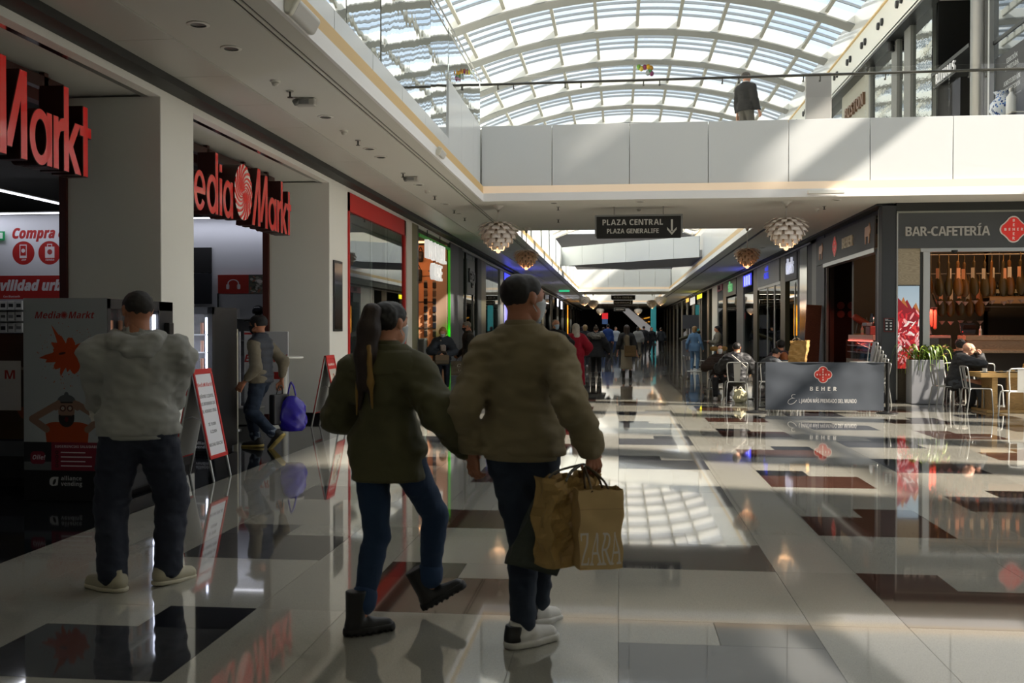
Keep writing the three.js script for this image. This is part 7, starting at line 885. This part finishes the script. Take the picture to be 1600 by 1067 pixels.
far('person with dark hair reading a tablet in front of a pale shop pillar', [3.66, -37.6], -PI / 2 + 0.15, { H: 1.68, fem: 1, head: [0, 0.25, 0], hands: [[0.1, 1.1, 0.32, 0.6, -0.4, -0.6], [-0.1, 1.08, 0.32, -0.6, -0.4, -0.6]], hand: [{ curl: 0.6 }, { curl: 0.6 }], top: { name: 'sweater', m: cloth(0x6b6558), hem: 0.85, sleeve: 1, e: 0.022, loose: 0.014 }, legs: { m: cloth(0x44566a), e: 0.008 }, hair: longHair(hairDark, -0.16) });
{ const tb = thing('tablet', 'pale tablet held flat by the dark haired person on the right', 'tablet', [3.28, 1.13, -37.55], 0); mesh('body', RB(-0.13, 0.1, -0.006, 0.006, -0.09, 0.09, 0.005), M(0xb9b8b2, 0.4), tb); mesh('screen', B(-0.115, 0.085, 0.006, 0.008, -0.08, 0.08), M(0x6a7684, 0.1), tb); }
far('person in light blue clothes at the far right shop fronts', [2.78, -37.3], PI * 0.9, { H: 1.68, fem: 1, noFace: 1, top: { name: 'tunic', m: cloth(0x587898), hem: 0.75, sleeve: 1, e: 0.012, loose: 0.004 }, legs: { m: cloth(0x54728f), e: 0.01 }, shoes: { m: M(0xb9b9b6, 0.6), sole: M(0xb0b0ac, 0.6) }, hair: longHair(M(0x8f6f45, 0.6), -0.08) });
{ // man on the bridge
  far('grey haired man in a black suit jacket standing on the bridge, seen from behind', [2.95, -23.9], PI - 0.75, { y: 5.8, H: 1.79, q: 1.2, skin: SKIN.rosy, head: [-0.3, 0, 0], hands: [[0.27, 0.82, 0.05], [-0.3, 0.86, 0.1]], top: { name: 'jacket', m: cloth(0x17181a, { b: 0.0005 }), hem: 0.83, sleeve: 0.97, e: 0.024, loose: 0.02, collar: M(0xc9c9c6, 0.7) }, legs: { m: cloth(0x55524a), e: 0.012 }, shoes: darkShoe, hair: { m: M(0x4a4640, 0.8), back: -0.07 } });
}
// ---------- café guests ----------
const seat = (label, pos, turn, o) => far(label, pos, turn, { sit: 1, q: 1.4, hipY: 0.525, feet: [[0.12, 0.42, 0.1, 0], [-0.12, 0.42, -0.1, 0]], hands: [[0.14, 0.76, 0.36, 1, -0.4, -0.4], [-0.14, 0.76, 0.36, -1, -0.4, -0.4]], hand: [{ curl: 0.5, n: [0, -1, 0] }, { curl: 0.5, n: [0, -1, 0] }], ...o });
seat('person in a black padded coat sitting on the metal chair, back to the hall', [2.5, -21.52], PI, { H: 1.68, noFace: 1, build: 1.15, lean: 0.12, head: [-0.2, 0.1, 0], top: { name: 'coat', m: cloth(0x121214, { r: 0.6 }), hem: 0.5, sleeve: 1, e: 0.04, loose: 0.036, fold: 0.014 }, legs: { m: black3, e: 0.012 }, shoes: darkShoe, hair: { m: hairDark } });
{ const T = scene.children.at(-1); mesh('bag_strap', tube([[0.14, 1.02, -0.2], [0, 0.9, -0.235], [-0.16, 0.76, -0.2]], 0.011), M(0xb0aaa0, 0.6), T); }
seat('woman with a white mask sitting at the café table and facing the hall', [2.22, -22.62], 0.05, { H: 1.62, fem: 1, lean: 0.12, head: [0.1, 0.0, 0], skin: SKIN.rosy, feet: [[0.1, 0.45, 0.1, 0], [-0.14, 0.5, -0.2, 0]], top: { name: 'coat', m: cloth(0x2a1c12), hem: 0.5, sleeve: 1, e: 0.032, loose: 0.028 }, legs: { m: black3, e: 0.01 }, shoes: { m: M(0xc4c0b8, 0.6), sole: M(0xb9b5ac, 0.6) }, hair: { ...longHair(M(0x1d120c, 0.6), -0.08) }, mask: M(0xd6d8d8, 0.7) });
{ const T = scene.children.at(-1); mesh('fur_collar', blob([[V(-0.16, 1.13, 0.12), V(0.12, 1.13, 0.14), 0.05, 0.05]], { h: 0.018, fold: (x, y, z) => 0.016 * noise3(x * 30, y * 30, z * 30) }), cloth(0x8a6a34, { b: 0.004 }), T); }
chair('metal chair under the woman with the white mask', [2.22, 0, -22.68], 0);
seat('person in a grey jacket bent over the café table, dark hair', [3.12, -21.85], 2.2, { H: 1.6, lean: 0.5, noFace: 1, head: [0, 0.4, 0], top: { name: 'jacket', m: cloth(0x44484c), hem: 0.5, sleeve: 1, e: 0.03, loose: 0.024 }, legs: { m: black3, e: 0.012 }, hair: { m: hairDark } }); 
seat('child with long auburn hair sitting with the back to the hall', [3.56, -21.95], PI, { H: 1.4, fem: 1, hipY: 0.54, lean: 0.25, noFace: 1, top: { name: 'jacket', m: cloth(0x4a4e52), hem: 0.5, sleeve: 1, e: 0.03, loose: 0.024 }, legs: { m: black3, e: 0.012 }, hair: { ...longHair(M(0x8a4a1c, 0.55), -0.3) } });
chair('metal chair under the child with auburn hair', [3.56, 0, -21.9], PI);
seat('person in a purple top with black hair, back to the hall, behind the kraft bag', [3.62, -22.9], PI, { H: 1.72, noFace: 1, build: 1.1, top: { name: 'top', m: cloth(0x3a2a34), hem: 0.5, sleeve: 1, e: 0.028, loose: 0.02 }, legs: { m: black3, e: 0.012 }, hair: { m: hairDark, v: 0.01 } });
chair('metal chair under the person in the purple top', [3.62, 0, -22.85], PI);
seat('bald man in a black jacket eating at the wooden table, seen from the side', [6.47, -20.12], PI / 2 - 0.05, { H: 1.76, q: 1.2, build: 1.18, lean: 0.28, bend: 0.1, skin: SKIN.rosy, head: [-0.1, 0.1, 0], feet: [[0.12, 0.34, 0.1, 0], [-0.14, 0.5, -0.1, 0]], hands: [[0.2, 0.8, 0.5, 1, -0.4, -0.3], [-0.04, 1.04, 0.47, -1, -0.8, 0]], hand: [{ curl: 0.6, n: [0, -1, 0] }, { curl: 0.95, d: [0.1, 0.95, -0.1], n: [0, 0, -1] }], top: { name: 'jacket', m: cloth(0x131416, { r: 0.7 }), hem: 0.48, sleeve: 1, e: 0.028, loose: 0.026, fold: 0.012, collar: true }, legs: { m: cloth(0x3c3f44), e: 0.014, loose: 0.008 }, shoes: { m: M(0x15171c, 0.5), sole: M(0x6a6a66, 0.6) } });
seat('dark haired person behind the bald man, back to the hall', [7.15, -21.85], PI, { H: 1.76, noFace: 1, top: { name: 'top', m: cloth(0x1b1b1d), hem: 0.5, sleeve: 1, e: 0.026, loose: 0.018 }, legs: { m: black3, e: 0.012 }, hair: { m: hairDark, v: 0.012, n: 0.008 } });
chair('metal chair under the dark haired person by the café counter', [7.15, 0, -21.8], PI);
seat('person in a grey top and jeans at the right picture edge of the wooden table', [8.12, -19.95], -PI / 2, { H: 1.72, lean: 0.4, head: [0, 0.35, 0], feet: [[0.12, 0.4, 0.1, 0], [-0.12, 0.3, -0.1, 0]], top: { name: 'sweater', m: cloth(0x55585a), hem: 0.5, sleeve: 0.98, e: 0.024, loose: 0.018 }, legs: { m: cloth(0x6f8196), e: 0.014 }, hair: { m: hairBrown } });
chair('white metal chair under the person at the right picture edge', [8.16, 0, -19.95], -PI / 2, chairW);
// ---------- bags ----------
function paperBag(label, pos, turn, w, h, d, col, o = {}) { // origin at the middle of the base
  const t = thing('shopping_bag', label, 'bag', pos, turn), amp = o.amp ?? 0.012, sd = pos[0] * 7;
  const wob = (p) => { for (let i = 0; i < p.count; i++) { const x = p.getX(i), y = p.getY(i), z = p.getZ(i), f = 1 - 0.22 * (y / h), tz = z * (o.taper ? f : 1); p.setXYZ(i, x + amp * noise3(x * 9 + sd, y * 8, z * 9) + (o.shear ?? 0) * y, y + (y > h * 0.9 ? amp * noise3(x * 14, 3, sd) : 0), tz + amp * 1.3 * noise3(x * 8, y * 9 + sd, z * 8)); } };
  const g = plain(new THREE.BoxGeometry(w, h, d, 12, 18, 8).translate(0, h / 2, 0)); { const p = g.attributes.position, keep = []; for (let i = 0; i < p.count; i += 3) { const top = [0, 1, 2].every((k) => p.getY(i + k) > h - 1e-4); if (!top) keep.push(i, i + 1, i + 2); } const a = (n, s) => new THREE.Float32BufferAttribute(keep.flatMap((i) => [...Array(s).keys()].map((k) => g.attributes[n].array[i * s + k])), s); const q = new THREE.BufferGeometry(); q.setAttribute('position', a('position', 3)); q.setAttribute('uv', a('uv', 2)); wob(q.attributes.position); q.computeVertexNormals(); mesh('body', q, MP(col, 0.75, 0, { side: 2, bumpMap: plasterTex, bumpScale: 0.0006 }), t); }
  mesh('bottom', B(-w / 2 * 0.97, w / 2 * 0.97, 0.004, 0.01, -d / 2 * 0.97, d / 2 * 0.97), M(col, 0.8), t);
  if (o.tex) { const pg = new THREE.PlaneGeometry(w, h * (o.ph ?? 1), 12, 18).translate(0, h * (o.ph ?? 1) / 2 + (o.py ?? 0), d / 2); wob(pg.attributes.position); pg.translate(0, 0, 0.003); pg.computeVertexNormals(); mesh('print', pg, M(0xffffff, 0.7, 0, { map: o.tex }), t); }
  if (o.grip) { const gl = o.grip; for (const z of [d / 2 - 0.004, -d / 2 + 0.004]) mesh('handle', tube([[-w * 0.2, h - 0.01, z], [-w * 0.16 + gl[0] * 0.3, h + gl[1] * 0.45, z * 0.7 + gl[2] * 0.4], [gl[0], h + gl[1], gl[2]], [w * 0.16 + gl[0] * 0.3, h + gl[1] * 0.45, z * 0.7 + gl[2] * 0.4], [w * 0.2, h - 0.01, z]], 0.006, 24, 6), M(o.hc ?? 0x4a3a20, 0.7), t); }
  return t;
}
const zara = (txt) => canvasTex(512, 900, (g, w, h) => { g.fillStyle = '#c3a674'; g.fillRect(0, 0, w, h); g.strokeStyle = 'rgba(80,60,30,0.5)'; g.lineWidth = 3; g.beginPath(); g.moveTo(0, 215); g.lineTo(w, 215); g.stroke(); g.fillStyle = '#cfcac2'; g.textAlign = 'left'; g.save(); g.translate(10, 850); g.scale(0.74, 1.95); g.font = '265px serif'; [...txt].forEach((c, i) => g.fillText(c, [0, 160, 322, 470][i], 0)); g.restore(); });
paperBag('kraft paper bag with large pale letters held by the man in the jumper', [-0.1, 0.43, -4.72], 0.3, 0.21, 0.37, 0.13, 0xb0925f, { tex: zara('ZARA'), grip: [-0.03, 0.09, -0.1], amp: 0.008 });
paperBag('larger plain kraft paper bag behind the lettered kraft bag', [-0.25, 0.42, -4.82], 0.75, 0.3, 0.42, 0.14, 0xa88952, { grip: [0.11, 0.05, 0.0], amp: 0.02, hc: 0x77736a });
{ const b = paperBag('dark green paper bag hanging tilted left of the kraft bags', [-0.43, 0.385, -4.83], 0.2, 0.26, 0.36, 0.06, 0x3a4038, { grip: [0.16, 0.12, 0.0], amp: 0.008, shear: 0.2 }); b.rotation.z = -0.26; }
{ const kt = canvasTex(256, 300, (g, w, h) => { g.fillStyle = '#6f6450'; g.fillRect(0, 0, w, h); g.fillStyle = '#b9b2a4'; g.font = 'italic bold 90px serif'; g.fillText('C', 90, 120); g.font = 'bold 60px sans-serif'; g.fillText('Lau', 120, 210); }); paperBag('brown paper bag with pale lettering carried by the grey haired man', [-3.88, 0.44, -24.0], 0.1, 0.38, 0.34, 0.14, 0x6a5f4c, { tex: kt, grip: [0.1, 0.16, -0.15] }); }
paperBag('tall kraft paper bag standing on the café table behind the barrier', [3.62, 0.75, -20.9], -0.4, 0.34, 0.58, 0.2, 0xa88248, { shear: 0.12, amp: 0.018, grip: [0, 0.05, 0] });
{ const b = thing('plastic_bag', 'shiny purple plastic bag behind the man in a vest', 'bag', [-4.3, 0.2, -12.78], 0.2); const g = new THREE.SphereGeometry(0.2, 24, 20), p = g.attributes.position; for (let i = 0; i < p.count; i++) { const x = p.getX(i), y = p.getY(i), z = p.getZ(i), k = 1 + 0.18 * noise3(x * 9, y * 7, z * 9); p.setXYZ(i, x * k * (y > 0 ? 1 - y * 0.6 : 1), Math.max(-0.19, y * 1.25) + (y > 0 ? y * 0.15 : 0), z * k * 0.6); } g.computeVertexNormals(); mesh('bag', g.translate(0, 0.2, 0), MP(0x2b1f9a, 0.25, 0, { clearcoat: 0.4 }), b); mesh('handles', [tube([[-0.05, 0.5, 0], [-0.02, 0.62, 0.05], [0, 0.66, 0.1]], 0.012), tube([[0.05, 0.48, 0], [0.03, 0.6, 0.06], [0, 0.66, 0.1]], 0.012)], M(0x2b1f9a, 0.3), b); }
{ const b = thing('case_bag', 'flat black bag held together with the purple bag', 'bag', [-4.45, 0.3, -12.72], -0.4); mesh('body', RB(-0.05, 0.05, 0, 0.4, -0.15, 0.15, 0.02), M(0x121315, 0.4), b); mesh('handle', tube([[0, 0.39, -0.06], [0.02, 0.5, -0.03], [0.02, 0.5, 0.03], [0, 0.39, 0.06]], 0.008), MAT.black, b); mesh('logo', B(0.05, 0.053, 0.03, 0.06, -0.04, 0.04), M(0x8a8c90, 0.5), b); }
{ const b = thing('tote_bag', 'pale yellow and white bag on the floor under the metal chair', 'bag', [2.55, 0, -21.45], 0.3); const g = new THREE.IcosahedronGeometry(0.15, 4), p = g.attributes.position; for (let i = 0; i < p.count; i++) { const x = p.getX(i), y = p.getY(i), z = p.getZ(i), k = 1 + 0.22 * noise3(x * 10, y * 8, z * 10); p.setXYZ(i, x * k, Math.max(-0.14, y * 1.05 * k), z * k * 0.8); } g.computeVertexNormals(); mesh('bag', g.translate(0, 0.142, 0), M(0xc4bd98, 0.6), b); mesh('handle', tube([[-0.06, 0.27, 0], [0, 0.34, 0.02], [0.06, 0.27, 0]], 0.01), M(0xcfcabc, 0.6), b); }

scene.traverse((o) => { if (o.isMesh) { o.castShadow = o.receiveShadow = true; } });
renderer.render(scene, camera);
